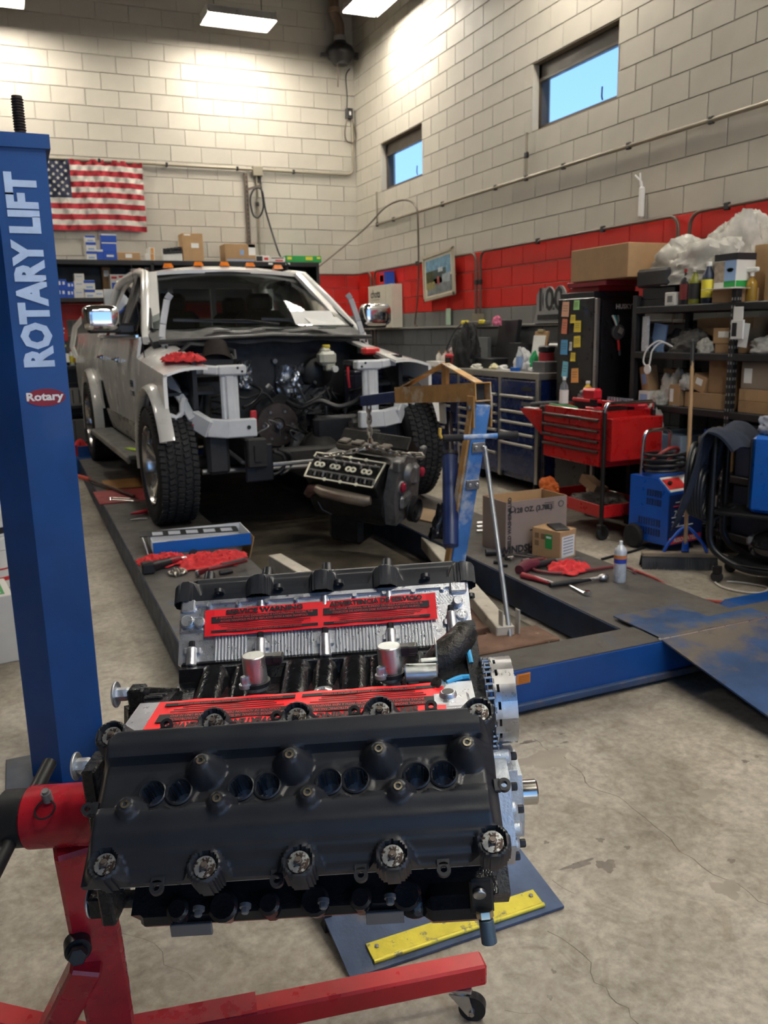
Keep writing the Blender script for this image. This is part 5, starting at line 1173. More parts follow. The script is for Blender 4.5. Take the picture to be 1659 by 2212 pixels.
# ------------------------------------------------------------------ conduits and fittings on the back wall
CON = mat('painted_conduit', srgb(140, 132, 116), .45, .3, var=.06); CONR = mat('grey_conduit', srgb(96, 84, 74), .45, .3, var=.08)
def bend(P, r=.12, n=5):
    P = [Vector(p) for p in P]; out = [P[0]]
    for a, b_, c in zip(P, P[1:], P[2:]):
        r_ = min(r, (a-b_).length*.45, (c-b_).length*.45); p = b_+(a-b_).normalized()*r_; q = b_+(c-b_).normalized()*r_
        for i in range(n+1): t = i/n; out.append(p*(1-t)**2+b_*2*t*(1-t)+q*t*t)
    return out+[P[-1]]
yw = YB-.042
def conduit(label, pts, r, mt, clips=(), group=None):
    o = obj('conduit', MB().tube(bend(pts), r, 10), mt, None, None, 38, label, 'conduit', group)
    for c in clips: obj('pipe_clip', MB().box(c, (.03, .05, .055), 0, None, .006), BLKM, o)
    return o
conduit('painted conduit running above the flag and up into the corner', [(-3, yw, 3.70), (4.755, yw, 3.70), (4.755, yw, 4.44)], .018, CON, [(2.1, yw, 3.70), (3.05, yw, 3.70), (3.85, yw, 3.70), (1.25, yw, 3.70)])
conduit('vertical conduit dropping from the junction box to the black shelving', [(3.31, yw, 3.62), (3.31, yw, 2.2)], .014, CON, [(3.31, yw, 3.25)])
b = obj('junction_box', MB().box((3.33, yw, 3.68), (.14, .07, .13), 0, None, .008), CON, None, None, 38, 'square metal junction box on the back wall conduit', 'junction box'); obj('knockout', MB().cyl((3.36, yw, 3.615), (3.36, yw, 3.58), .02, n=12), BLKM, b)
st = thing('strut_channel', 'upright slotted steel strut with a short arm on the back wall', 'strut channel', (3.16, yw, 2.45))
obj('channel', MB().box((0, .0, .6), (.05, .045, 1.2), 0, None, .004), CONR, st); sl_ = MB(); [sl_.box((0, -.0235, .06+.06*k), (.014, .002, .035)) for k in range(19)]; obj('slot', sl_, INK, st, kind='stuff')
obj('arm', MB().beam((0, -.03, .98), (.20, -.06, 1.04), .03, .03), CONR, st)
hz = [(3.35, yw-.04, 3.58), (3.36, yw-.06, 3.40), (3.37, yw-.07, 3.20), (3.30, yw-.07, 3.07), (3.22, yw-.07, 3.10), (3.19, yw-.07, 3.30), (3.26, yw-.06, 3.44), (3.36, yw-.07, 3.42), (3.40, yw-.08, 3.15), (3.47, yw-.2, 2.75), (3.52, yw-.3, 2.52), (3.56, yw-.52, 2.40)]
obj('black_cable', MB().tube(smooth_path(hz), .012, 8), BLK, None, None, 38, 'looped black cable hanging from the junction box onto the shelving', 'cable')
# vent fan with pipe
fx_ = thing('exhaust_fan', 'dark bell shaped exhaust fan with brown pipe high in the corner', 'fan', (4.52, YB-.26, 5.08))
DB = mat('dark_grey_fan', (.035, .033, .034), .35, .4, var=.2); BRP = mat('brown_pipe', (.13, .085, .06), .5, var=.15)
obj('fan_body', MB().lathe([(.06, 0), (.10, .0), (.13, .04), (.19, .11), (.20, .15), (.17, .22), (.09, .27), (.08, .31)], None, 28), DB, fx_)
obj('side_tab', MB().box((-.24, 0, .10), (.10, .05, .05), 0, None, .005), DB, fx_); obj('side_tab', MB().box((.23, 0, .13), (.06, .05, .09), 0, None, .005), DB, fx_)
obj('outlet', MB().cyl((0, -.05, -.01), (0, -.05, .04), .07, n=18), INK, fx_); obj('pipe_coupling', MB().cyl((0, 0, .29), (0, 0, .36), .085, n=20, b=.006), mat('grey_clamp', (.25, .24, .22), .5), fx_)
obj('pipe', MB().tube(bend([(0, 0, .34), (-.0, 0, .52), (-.07, 0, .62), (-.07, 0, 1.5)], .08), .065, 16), BRP, fx_); obj('pipe_collar', MB().cyl((-.07, 0, .64), (-.07, 0, .70), .075, n=20), mat('tan_collar', (.28, .2, .13), .5), fx_)
obj('drip_rod', MB().cyl((-.07, -.06, -.30), (-.07, -.06, .0), .008, n=8), CONR, fx_)
sw = thing('switch_box', 'small dark switch box with cord loop in the back corner', 'switch box', (4.71, yw, 4.46)); obj('box', MB().box((0, 0, .06), (.10, .06, .14), 0, None, .006), DB, sw); obj('toggle', MB().box((.005, -.032, .06), (.03, .008, .05), 0, None, .003), WHT, sw)
obj('cord_loop', MB().tube(smooth_path([(-.03, -.01, 0), (-.075, -.02, -.17), (-.06, -.02, -.30), (.03, -.02, -.33), (.085, -.02, -.27), (.06, -.02, -.10), (.03, -.01, 0)]), .009, 8), CONR, sw); obj('riser_cord', MB().tube(smooth_path([(-.03, 0, .12), (-.02, 0, .30), (-.03, 0, .55), (-.01, -.1, .62)]), .008, 8), BLKM, sw)

# ------------------------------------------------------------------ black shelving along the back wall
SH = mat('black_shelf_steel', (.012, .012, .014), .5, var=.15)
bsh = thing('shelving_unit', 'long black steel shelving unit along the back wall behind the truck', 'shelving', (2.0, 11.72, 0))
B0_ = Matrix.Translation((-2.0, -11.72, 0)); XS0, XS1 = -.55, 4.02
for z, t_ in ((2.415, .06), (1.955, .05), (1.12, .05), (.62, .05), (.15, .05)): obj('shelf', MB().box(((XS0+XS1)/2, 11.72, z), (XS1-XS0, .46, t_), 0, None, .004), SH, bsh, B0_)
for x in (XS0+.02, 1.745, 3.55, XS1-.02): obj('upright', MB().box((x, 11.72, 1.22), (.04, .46, 2.38), 0, None, .003), SH, bsh, B0_)
obj('back_panel', MB().box(((XS0+XS1)/2, 11.955, 2.18), (XS1-XS0, .012, .42)), SH, bsh, B0_)
for px in (622, 585): p = Yp(px, 576, 11.485); obj('shelf_tag', MB().box((p.x, 11.486, 2.42), (.06, .003, .025)), PAPER, bsh, B0_)
ZT, ZM = 2.446, 1.981
def shelf_box(name, label, p, z0, mt, prints=(), Yf=11.52, dep=.22, group=None, zup=None, **k):
    x0, x1, a, b_ = rect_y(p, Yf); h = b_-a
    if zup is None: zup = z0
    return carton(name, label, 'box', (x0, Yf, zup), (x1, Yf+dep, zup+h), mt, group, prints, **k)
def stack(rows, z0, Yf=11.52):
    z = z0
    for (name, label, p, mt, prints, grp) in rows:
        x0, x1, a, b_ = rect_y(p, Yf); h = b_-a; carton(name, label, 'box', (x0, Yf, z), (x1, Yf+.2, z+h), mt, grp, prints); z += h+.0008
wb = [('-Y', 0, .33, 1, .3, BLUEB), ('-Y', 0, -.25, .6, .2, LBLB)]
gA = 'white and blue parts boxes stacked on the shelving top'
stack([('parts_box', 'white parts box with blue band, %s of the narrow stack under the flag' % n, p, WHB, wb, gA) for n, p in (('bottom', (187, 535, 207, 553)), ('middle', (186, 516, 206, 535)), ('topmost', (184, 502, 204, 516)))], ZT)
gB = 'blue parts boxes on the shelving top'
stack([('parts_box', 'blue parts box, bottom of the tall blue stack under the flag', (223, 537, 252, 554), BLUEB, [('-Y', 0, .0, .5, .25, WHB)], gB), ('parts_box', 'blue parts box, middle of the tall blue stack under the flag', (220, 516, 250, 536), BLUEB, [('-Y', 0, .42, 1, .12, WHB)], gB), ('parts_box', 'blue parts box, topmost of the tall blue stack under the flag', (219, 498, 250, 515), BLUEB, [('-Y', 0, .40, 1, .15, WHB)], gB)], ZT)
shelf_box('parts_box', 'single short blue box between the two stacks under the flag', (209.2, 530, 220.8, 553), ZT, BLUEB, [('-Y', 0, .36, 1, .2, WHB)])
shelf_box('flat_carton', 'flat brown carton with white sticker beside the blue boxes', (253, 538, 302, 554), ZT, CARD, [('-Y', .0, .05, .28, .5, PAPER)])
shelf_box('small_box', 'small cream box with orange print, lower one of the little pile', (314, 541, 333, 555), ZT, WHB, [('-Y', .25, 0, .35, .9, ORG)]); shelf_box('small_box', 'small cream box with orange side on top of the little pile', (321, 528, 333, 541), ZT, WHB, [('-Y', .1, 0, .5, .9, ORG)], zup=ZT+rect_y((314, 541, 333, 555), 11.52)[3]-rect_y((314, 541, 333, 555), 11.52)[2]+.001)
shelf_box('small_box', 'tiny orange box at the back of the little pile', (311, 545, 316, 555), ZT, ORG, Yf=11.75, dep=.1)
for k in range(5):
    p = (353+k*8.1, 530-k*1.0, 359.6+k*8.1, 556); shelf_box('oil_filter_box', 'black topped white filter box, %s from the tall carton in its row' % ('fifth', 'fourth', 'third', 'second', 'first')[k], p, ZT, WHB, [('-Y', 0, .26, 1, .48, INK), ('-Y', 0, .30, .6, .1, REDP if k == 4 else WHT)], group='row of black topped filter boxes', dep=.12)
shelf_box('tall_carton', 'tall brown carton with a white label standing on the shelving', (396, 497, 437, 556), ZT, CARD, [('-Y', .1, .06, .36, .17, PAPER), ('-Y', -.25, .44, .3, .05, PAPER)], dep=.26)
shelf_box('wide_carton', 'wide brown carton with blue and white label on the shelving top', (487, 522, 551, 559), ZT, CARD, [('-Y', .38, .18, .22, .62, PAPER), ('-Y', .38, .40, .22, .18, LBLB), ('-Y', 0, -.42, .9, .08, LBLB), ('-Y', .05, .02, .12, .3, LBLB)], dep=.3)
shelf_box('bulb_box', 'flat black and white box beside the wide carton', (553, 548, 582, 561), ZT, WHB, [('-Y', -.25, 0, .45, .8, INK), ('-Y', .25, 0, .3, .4, REDP)]); shelf_box('bulb_box', 'flat white box with pink print next to the green box', (583, 552, 616, 562), ZT, WHB, [('-Y', 0, .3, .8, .2, INK), ('-Y', .1, -.2, .5, .3, REDP)])
shelf_box('flat_green_box', 'long flat green box with yellow print at the shelving end', (618, 551, 694, 564), ZT, GRN, [('-Y', -.4, .1, .12, .4, YELP), ('-Y', .15, .1, .2, .5, YELP), ('-Y', .42, .2, .1, .3, YELP)])
gC = 'blue filter boxes on the second shelf'
CR = lambda: [('-Y', -.2, .1, .26, .4, WHT), ('-Y', .22, .1, .2, .34, WHT)]
stack([('filter_box', 'larger blue filter box, lower of its pair beside the column', (122, 625, 143, 645), BLUEB, CR(), gC), ('filter_box', 'larger blue filter box, upper of its pair beside the column', (122, 604, 143, 624), BLUEB, CR(), gC)], ZM)
stack([('filter_box', 'smaller blue filter box, lower of its pair', (145, 627, 160, 645), BLUEB, CR(), gC), ('filter_box', 'smaller blue filter box, upper of its pair', (145, 610, 160, 626), BLUEB, CR(), gC)], ZM)
gD = 'white boxes on the second shelf'
stack([('white_box', 'plain white box, %s of three stacked on the second shelf' % n, p, WHB, [('-Y', 0, .1, .6, .12, LBLB)], gD) for n, p in (('bottom', (161, 626, 181, 645)), ('middle', (161, 607, 181, 625)), ('topmost', (161, 591, 181, 606)))], ZM)
stack([('white_box', 'white box with blue stripe, lower of its pair on the second shelf', (184, 626, 204.6, 644), WHB, wb, gD), ('white_box', 'white box with blue stripe, upper of its pair on the second shelf', (182, 604, 204, 624), WHB, wb, gD)], ZM)
shelf_box('white_box', 'low cream box with faint print on the second shelf', (205.5, 627, 223, 644), ZM, WHB, [('-Y', 0, 0, .7, .2, LBLB)], group=gD); shelf_box('white_box', 'low white box with dark blue front near the cab', (224, 630, 239, 644), ZM, WHB, [('-Y', 0, 0, .9, .6, BLUEB)], group=gD)
shelf_box('red_topped_box', 'tall white box with red heading beside the truck cab', (241.5, 592, 254, 643), ZM, WHB, [('-Y', 0, .36, .7, .1, REDP), ('-Y', 0, .0, .7, .3, BLUEB)], Yf=11.6); shelf_box('red_topped_box', 'tall white box with small red heading half behind the cab', (257, 589, 274, 640), ZM, WHB, [('-Y', 0, .4, .7, .08, REDP)], Yf=11.6); shelf_box('brown_box', 'tall brown box at the back of the second shelf', (225, 572, 237, 640), ZM, CARDD, [('-Y', 0, .3, .6, .2, PAPER)], Yf=11.8, dep=.14)
shelf_box('red_topped_box', 'white box with red heading showing just above the cab roof', (287, 577, 309, 640), ZM, WHB, [('-Y', 0, .42, .7, .06, REDP)], Yf=11.6); shelf_box('red_topped_box', 'white box showing beside the roof antenna clip', (317, 574, 332, 640), ZM, WHB, [('-Y', 0, .44, .7, .04, REDP)], Yf=11.65)
# lower shelves seen between the column and the truck
p = Yp(127, 700, 11.90); carton('red_sign', 'small red sign with white lettering low on the back wall', 'sign', (p.x-.06, 11.93, p.z-.22), (p.x+.10, 11.94, p.z+.05), REDP, None, [('-Y', 0, .1, .6, .08, WHT), ('-Y', 0, -.1, .5, .06, WHT)])
def bottle(label, base, h, r, body, cap, group=None, band=None):
    o = thing('bottle', label, 'bottle', base, group); obj('body', MB().lathe([(r*.95, 0), (r, .006), (r, h*.62), (r*.85, h*.72), (r*.38, h*.84), (r*.36, h*.9)], None, 18), body, o)
    obj('cap', MB().cyl((0, 0, h*.89), (0, 0, h), r*.42, n=14, b=.002), cap, o)
    if band: obj('label', MB().lathe([(r*1.012, h*.15), (r*1.012, h*.58)], None, 18, caps=False), band, o)
    return o
cols = [(INK, YELP, None), (mat('amber_bottle', (.25, .12, .02), .3), BLK, PAPER), (BLK, YELP, PAPER), (WHT, REDP, YELP), (BLK, REDP, ORG)]
nm = ['black bottle with yellow cap on the lower shelf behind the bed', 'amber bottle with pale label on the lower shelf', 'black bottle with pale label on the lower shelf', 'white bottle with yellow label on the lower shelf', 'black bottle with orange label on the lower shelf']
for k in range(5): p = Yp(130+k*12, 885, 11.6); bottle(nm[k], (p.x, 11.60+.03*(k % 2), 1.146), .20+.03*(k % 3), .036, cols[k][0], cols[k][1], None, cols[k][2])
carton('storage_crate', 'grey ribbed storage crate on the bottom shelf beside the rear wheel', 'crate', (.55, 11.5, .646), (.95, 11.86, .86), mat('grey_crate', (.16, .16, .155), .6, var=.1), None, [('-Y', u, 0, .04, .8, DB) for u in (-.3, -.1, .1, .3)])
carton('storage_crate', 'low grey crate on the bottom shelf under the ribbed one', 'crate', (.5, 11.5, .176), (.98, 11.88, .46), mat('grey_crate2', (.12, .12, .12), .6, var=.1), None, [('-Y', u, 0, .02, .9, DB) for u in (-.25, 0, .25)])
# ------------------------------------------------------------------ fittings on the right wall
xw = XR-.042
conduit('long grey conduit running below the high windows', [(xw, 11.15, R5+2.97*CO), (xw, -1, R5+2.97*CO)], .017, CON, [(xw, y, R5+2.97*CO) for y in (10.6, 9.2, 8.0, 6.8, 5.9, 5.0)])
conduit('short conduit drop from the window nearer the corner', [(xw, 11.15, R5+5.05*CO), (xw, 11.15, R5+2.97*CO)], .012, CON, [(xw, 11.15, R5+2.97*CO)]); conduit('short conduit drop from the window above the shelving', [(xw, 7.42, R5+5.0*CO), (xw, 7.42, R5+2.97*CO)], .012, CON, [(xw, 7.42, R5+2.97*CO), (xw, 7.42, R5+4*CO)])
zr = R5-.01
conduit('conduit along the back wall band turning the corner and down', [(4.05, yw, zr), (XR-.035, yw, zr), (xw, 11.42, zr), (xw, 11.42, 1.2)], .014, CONR, [(xw, 11.42, 1.85)])
conduit('conduit rising beside the white display and along the red band', [(xw, 11.30, 1.2), (xw, 11.30, zr), (xw, 8.40, zr), (xw, 8.40, 1.62)], .014, CONR, [(xw, 9.9, zr), (xw, 8.40, 2.0)])
conduit('conduit rising beside the framed picture and along the red band', [(xw, 8.31, 1.62), (xw, 8.31, zr), (xw, 5.28, zr), (xw, 5.28, 1.5)], .014, CONR, [(xw, 7.2, zr), (xw, 6.2, zr), (xw, 5.28, 2.1), (xw, 8.31, 2.0)]); conduit('conduit along the red band above the shelving rack', [(xw, 5.16, 1.5), (xw, 5.16, zr), (xw, -1, zr)], .014, CONR, [(xw, 4.8, zr), (xw, 4.2, zr)])
carton('outlet_box', 'grey outlet box where the paired conduits end above the bench', 'outlet', (XR-.07, 8.28, 1.53), (XR-.006, 8.44, 1.66), CON)
# framed picture (generic landscape)
pc = thing('framed_picture', 'tilted framed landscape print hanging on the red band', 'picture', Matrix.Translation((XR-.085, 9.21, 1.86)) @ rotm(-.07, 0, 0))
fm = MB(); Wp, Hp = .80, .54
for sg in (-1, 1): fm.box((0, sg*(Wp/2-.02), Hp/2), (.03, .04, Hp), 0, None, .004); fm.box((0, 0, Hp/2+sg*(Hp/2-.02)), (.03, Wp, .04), 0, None, .004)
obj('frame', fm, mat('pale_wood_frame', (.42, .37, .28), .5), pc); obj('mat_board', MB().box((.004, 0, Hp/2), (.012, Wp-.06, Hp-.06)), mat('cream_mat', (.62, .58, .46), .7), pc)
def pict(name, y, z, w_, h_, c, k): obj(name, MB().box((-.003-.0006*k, y, Hp/2+z), (.001, w_, h_)), mat('print_'+name, c, .5, var=.35, vs_=14), pc)
pict('sky', 0, .1, .64, .2, (.16, .30, .42), 0); pict('hills', .06, -.01, .52, .16, (.05, .075, .07), 1); pict('trees', .22, -.03, .2, .2, (.06, .07, .03), 2); pict('road', -.02, -.12, .64, .18, (.18, .20, .21), 1); pict('verge', .2, -.10, .22, .08, (.28, .24, .10), 3); pict('cloud', -.06, .06, .12, .05, (.45, .48, .5), 2); pict('figure', .0, -.06, .05, .10, (.4, .1, .08), 4); pict('snow_bank', -.2, -.05, .2, .1, (.32, .36, .38), 2)
# white display cabinet
ds = carton('display_case', 'cream wall display case with black heading beside the corner', 'display case', (XR-.17, 10.42, 1.535), (XR-.012, 11.22, 2.10), mat('cream_case', (.66, .63, .52), .45, var=.04), None, [('-X', -.18, .30, .001, .001, None, 'chots', INK, .15)]+[('-X', -.30+.12*i, -.05-.16*j, .05, .05, m_) for i in range(3) for j, m_ in ((0, [INK, REDP, BLUEB][i]), (1, [GREYM, REDP, BLUEB][i]))]+[('-X', .26, 0, .005, .96, GREYM), ('-X', -.2, .17, .36, .012, GREYM)])
carton('small_carton', 'small red and blue box standing on the cream display case', 'box', (XR-.15, 10.60, 2.101), (XR-.04, 10.86, 2.27), BLUEB, None, [('-X', -.2, 0, .6, .9, REDP), ('-X', -.2, 0, .4, .5, WHT)])
# antenna unit
ap = thing('wireless_antenna', 'slim white wireless unit with two aerials below the long conduit', 'antenna', (XR-.03, 5.73, 2.35)); obj('body', MB().box((0, 0, .12), (.04, .05, .24), 0, None, .012), WHT, ap); obj('aerial', MB().tube([(0, 0, .24), (0, .01, .28), (0, .09, .34)], .008, 8), WHT, ap); obj('aerial', MB().tube([(0, .01, .24), (0, .02, .27), (0, .03, .35)], .008, 8), WHT, ap)
obj('slack_cable', MB().tube(smooth_path([Vector((3.98, 11.5, 2.36)), Vector((4.5, 11.6, 2.72)), Vector((4.72, 11.4, 2.93)), Vector((4.735, 10.8, 3.10)), Vector((4.735, 10.25, 3.12)), Vector((4.73, 9.86, 3.0)), Vector((4.73, 9.78, 2.75)), Vector((4.73, 9.80, 2.0)), Vector((4.73, 9.90, 1.60)), Vector((4.735, 9.86, 1.55))]), .010, 8), CONR, None, None, 38, 'long slack cable from the shelving across the corner down the red band', 'cable')
# "100" cut-out sign on the ledge
sg_ = thing('number_sign', 'grey cut-out number sign leaning on the wall ledge', 'sign', Matrix.Translation((XR-.055, 6.93, R5-4*CO+.025)) @ Matrix(((0, 0, -1, 0), (-1, 0, 0, 0), (0, 1, 0, 0), (0, 0, 0, 1))))
b = MB(); [b.prism([(cx+rx*math.cos(a), .215+.125*math.sin(a)) for a in [2*PI*i/24 for i in range(24)]], 0, .02) for cx, rx in ((-.02, .10), (.16, .10))]; b.prism([(-.27, .0), (.27, .0), (.27, .11), (-.22, .13)], 0, .019); b.prism([(-.22, .1), (-.10, .1), (-.10, .33), (-.16, .33), (-.22, .27)], 0, .02); obj('board', b, mat('grey_sign_board', (.26, .26, .26), .5), sg_)
lettering('lettering', '100', .30, INK, sg_, TR(.0, .21, .0225), bold=.006); obj('caption_strip', MB().box((0, .055, .0215), (.4, .05, .002)), INK, sg_)
carton('green_note', 'pale green note taped to the grey wall beside the cable', 'note', (XR-.035, 9.02, 1.55), (XR-.032, 9.14, 1.74), mat('pale_green_note', (.45, .62, .48), .6))

# ------------------------------------------------------------------ long blue tool cabinet
TB = mat('tool_cabinet_blue', (.008, .02, .10), .25, var=.1, coat=.3); TRIM = mat('brushed_trim', (.42, .41, .39), .35, .9, var=.08); TOPM = mat('steel_worktop', (.30, .285, .26), .4, .5, var=.12)
tc_ = thing('tool_cabinet', 'long dark blue tool cabinet with steel trim and worktop', 'tool cabinet', (4.5, 7.43, 0)); T0 = Matrix.Translation((-4.5, -7.43, 0)); X0_, X1_, Y0_, Y1_ = 4.205, 4.73, 6.28, 8.58
obj('body', MB().box(((X0_+X1_)/2+.01, (Y0_+Y1_)/2, .575), (X1_-X0_-.02, Y1_-Y0_, .93), 0, None, .004), TB, tc_, T0); obj('worktop', MB().box(((X0_+X1_)/2, (Y0_+Y1_)/2, 1.075), (X1_-X0_+.03, Y1_-Y0_+.03, .06), 0, None, .004), TOPM, tc_, T0)
for y in (Y0_+.02, 6.93, 7.75, Y1_-.02): obj('corner_strip', MB().box((X0_, y, .58), (.03, .05, .94), 0, None, .004), TRIM, tc_, T0)
cols_ = [(6.32, 6.90, [.13, .14, .10, .10, .10, .30]), (6.96, 7.72, [.13, .10, .08, .08, .08, .08, .14, .18]), (7.78, 8.54, [.13, .10, .08, .08, .08, .08, .14, .18])]
for (ya, yb, hs) in cols_:
    z = 1.03
    for i, h in enumerate(hs):
        d_ = obj('drawer', MB().box((X0_-.006, (ya+yb)/2, z-h/2), (.02, yb-ya, h-.008), 0, None, .003), TB, tc_, T0)
        if i > 0: obj('drawer_pull', MB().cyl((X0_-.025, ya+.01, z-.018), (X0_-.025, yb-.01, z-.018), .014, n=10), TRIM, d_)
        if i <= 1 and ya < 6.5: obj('maker_plate', MB().box((X0_-.017, ya+.14, z-h*.55), (.003, .17, .035)), INK if i == 0 else GREYM, d_)
        z -= h
for y in (6.4, 7.43, 8.45): obj('caster', MB().cyl((4.30, y-.02, .06), (4.30, y+.02, .06), .06, n=18, b=.008), BLKM, tc_, T0); obj('caster', MB().cyl((4.68, y-.02, .06), (4.68, y+.02, .06), .06, n=18, b=.008), BLKM, tc_, T0)
ZW = 1.1055
def onw(px, py, x=4.45, z=None): p = Xp(px, py, x); return Vector((x, p.y, ZW if z is None else z))
def heap(name, label, cat, c, d, mt, n=7, seed=1, group=None):
    """crumpled cloth or bag: one lumpy closed surface"""
    rnd = random.Random(seed); ph = [rnd.uniform(0, 6.28) for _ in range(9)]
    b = MB(); nu, nv = 56, 34
    def fn(u, v):
        a = 2*PI*u; t = PI*v; q = Vector((math.sin(t)*math.cos(a), math.sin(t)*math.sin(a), -math.cos(t)))
        f1 = mnoise.noise(q*1.6+Vector((ph[0], ph[1], ph[2]))*3); f2 = 1-abs(mnoise.noise(q*3.4+Vector((ph[3], ph[4], ph[5]))*3))*2; f3 = 1-abs(mnoise.noise(q*7.5+Vector((ph[6], ph[7], ph[8]))*3))*2
        r = (.80+.35*f1+.16*f2+.09*f3); zz = max(q.z, -.35)
        return (d[0]/2*r*q.x, d[1]/2*r*q.y, d[2]/1.35*(zz+.35)*(.85+.3*f1+.12*f3))
    b.grid(fn, nu, nv, wrap=True); return obj(name, b, mt, None, Matrix.Translation(c), 60, label, cat, group)
def cloth(name, label, cat, c, d, mt, seed=1, rz=0.0, group=None):
    """flat rag thrown down: ridged folds, ragged outline, real thickness"""
    o_ = Vector((seed*3.1, seed*1.7, seed*.9)); b = MB()
    def fn(u, v):
        a = 2*PI*u; e = .5*(1+.30*mnoise.noise(Vector((math.cos(a), math.sin(a), 0))*1.3+o_)+.22*mnoise.noise(Vector((math.cos(a), math.sin(a), 0))*3.3+o_)); r = v*e
        x, y = d[0]*r*math.cos(a), d[1]*r*math.sin(a); q = Vector((x*14, y*14, 0))+o_
        f = (1-abs(mnoise.noise(q))*2.2)*.6+(1-abs(mnoise.noise(q*2.3+o_))*2.2)*.4; env = max(0, 1-v**4)
        return (x, y, .004+d[2]*max(0.0, .12+.9*f)*(.25+.75*env))
    shell(b, fn, 72, 26, (0, 0, -.003)); return obj(name, b, mt, None, Matrix.Translation(c) @ rotm(0, 0, rz), 60, label, cat, group)
# goods on the tool cabinet
b_ = onw(1020, 745); cs = thing('open_black_case', 'open black case standing on the blue cabinet worktop', 'case', (4.50, 7.52, ZW)); obj('lid', MB().box((0, 0, .24), (.05, .36, .48), 0, TR(.10, 0, 0, 0, .16), .006), BLK, cs); obj('base', MB().box((-.04, 0, .05), (.22, .38, .10), 0, None, .008), BLK, cs)
heap('black_backpack', 'slumped black backpack in front of the open case', 'bag', (4.33, 7.84, ZW), (.26, .36, .46), mat('black_nylon', (.012, .012, .013), .7, var=.3, bump=.3), seed=4); heap('pink_cloth', 'bit of pink cloth tucked above the black backpack', 'cloth', (4.56, 7.60, ZW+.42), (.08, .14, .10), mat('pink_cloth', (.65, .16, .28), .8), seed=2)
rb_ = thing('red_tool_bag', 'small red and black tool bag on the cabinet worktop', 'bag', (4.33, 8.06, ZW)); obj('body', MB().box((0, 0, .07), (.16, .24, .14), 0, None, .02), mat('red_bag_cloth', (.42, .01, .02), .6), rb_); obj('strap', MB().tube(smooth_path([(0, -.1, .13), (0, -.04, .2), (0, .06, .2), (0, .1, .13)]), .012, 8), BLK, rb_); obj('pocket', MB().box((-.085, .02, .06), (.012, .12, .08), 0, None, .004), BLK, rb_)
heap('light_rag', 'pale crumpled rag on the red tool bag', 'cloth', (4.34, 8.07, ZW+.141), (.14, .2, .08), mat('pale_rag', (.6, .5, .48), .8), seed=5)
WHG = mat('greasy_white', (.6, .57, .52), .5, var=.2, vs_=20)
lb2 = ['cluster of stained white parts jars, the tallest jar', 'stained white parts jar beside the tallest one', 'short stained parts jar in front of the jars', 'stained white parts jar with brown lid near the wall', 'small brown lidded jar among the parts jars']
for k, (px, py, h) in enumerate(((885, 760, .16), (905, 758, .13), (920, 762, .09), (930, 750, .17), (942, 756, .12))): p = onw(px, py, 4.35+.05*(k % 3)); bottle(lb2[k], (p.x, max(6.6, min(8.5, 8.56-.075*k)), ZW), h, .032, WHG, CARDD, None, None)
carton('paint_tray', 'white tray of small parts at the far end of the worktop', 'tray', (4.22, 8.12+.12, ZW), (4.40, 8.56, ZW+.05), WHT, None)
carton('meter_board', 'grey metal meter panel leaning on the wall behind the worktop', 'panel', (4.70, 8.02, ZW), (4.74, 8.42, ZW+.30), mat('grey_panel', (.14, .15, .15), .5), None, [('-X', -.1, -.15, .2, .5, mat('slate_panel', (.08, .085, .12), .5))])
ps = thing('power_strip', 'grey power strip with yellow plugs on the wall ledge', 'power strip', (4.74, 8.35, 1.515+.025)); obj('strip', MB().box((0, 0, .02), (.05, .55, .04), 0, None, .005), GREYM, ps); obj('yellow_plug', MB().box((-.03, .2, .03), (.05, .12, .045), 0, None, .01), YELP, ps); obj('yellow_plug', MB().box((-.03, -.18, .03), (.05, .09, .045), 0, None, .01), YELP, ps); obj('lead', MB().tube(smooth_path([(-.03, .26, .02), (-.06, .38, -.06), (-.08, .5, -.2), (-.1, .6, -.38)]), .006, 6), BLK, ps)
gl_ = ['crumpled pair of white gloves on the worktop edge', 'yellowish crumpled glove on the worktop edge', 'crumpled white glove beside the blue block', 'scrunched white wipe beside the water bottle']
for k, (px, py) in enumerate(((1030, 790), (1062, 788), (1085, 785), (1150, 785))): p = Xp(px, py, 4.28); heap('work_glove', gl_[k], 'glove', (4.28+.03*(k % 2), p.y, ZW), (.10, .14, .05), mat('latex_%d' % k, ((.72, .7, .62), (.66, .6, .38), (.7, .7, .68), (.72, .72, .7))[k], .6), seed=10+k)
p = Xp(1112, 800, 4.24); carton('blue_block', 'small bright blue plastic block on the worktop edge', 'block', (4.22, p.y-.05, ZW), (4.27, p.y+.05, ZW+.035), mat('bright_blue_plastic', (.01, .14, .6), .4))
p = Xp(1092, 796, 4.25); obj('white_rule', MB().box((4.25, p.y, ZW+.006), (.03, .30, .012), 0, None, .002), WHT, None, None, 38, 'thin white strip lying along the worktop edge', 'ruler')
CLR = mat('clear_plastic', (.8, .86, .9), .08, trans=.85, var=0, ior=1.2)
p = Xp(1122, 795, 4.34); bottle('clear water bottle on the cabinet worktop', (4.34, p.y, ZW), .22, .033, CLR, WHT, None, LBLB)
jr = thing('lidded_tub', 'red tub with black lid on the cabinet worktop', 'tub', (4.42, Xp(1180, 790, 4.42).y, ZW)); obj('body', MB().cyl((0, 0, 0), (0, 0, .17), .07, n=22, b=.006), mat('red_tub', (.42, .03, .04), .5), jr); obj('lid', MB().cyl((0, 0, .17), (0, 0, .23), .074, n=22, b=.012), BLK, jr)
carton('grey_box', 'squat grey metal box at the near end of the worktop', 'box', (4.27, 6.30, ZW), (4.44, 6.50, ZW+.095), mat('slate_box', (.12, .125, .13), .5)); 
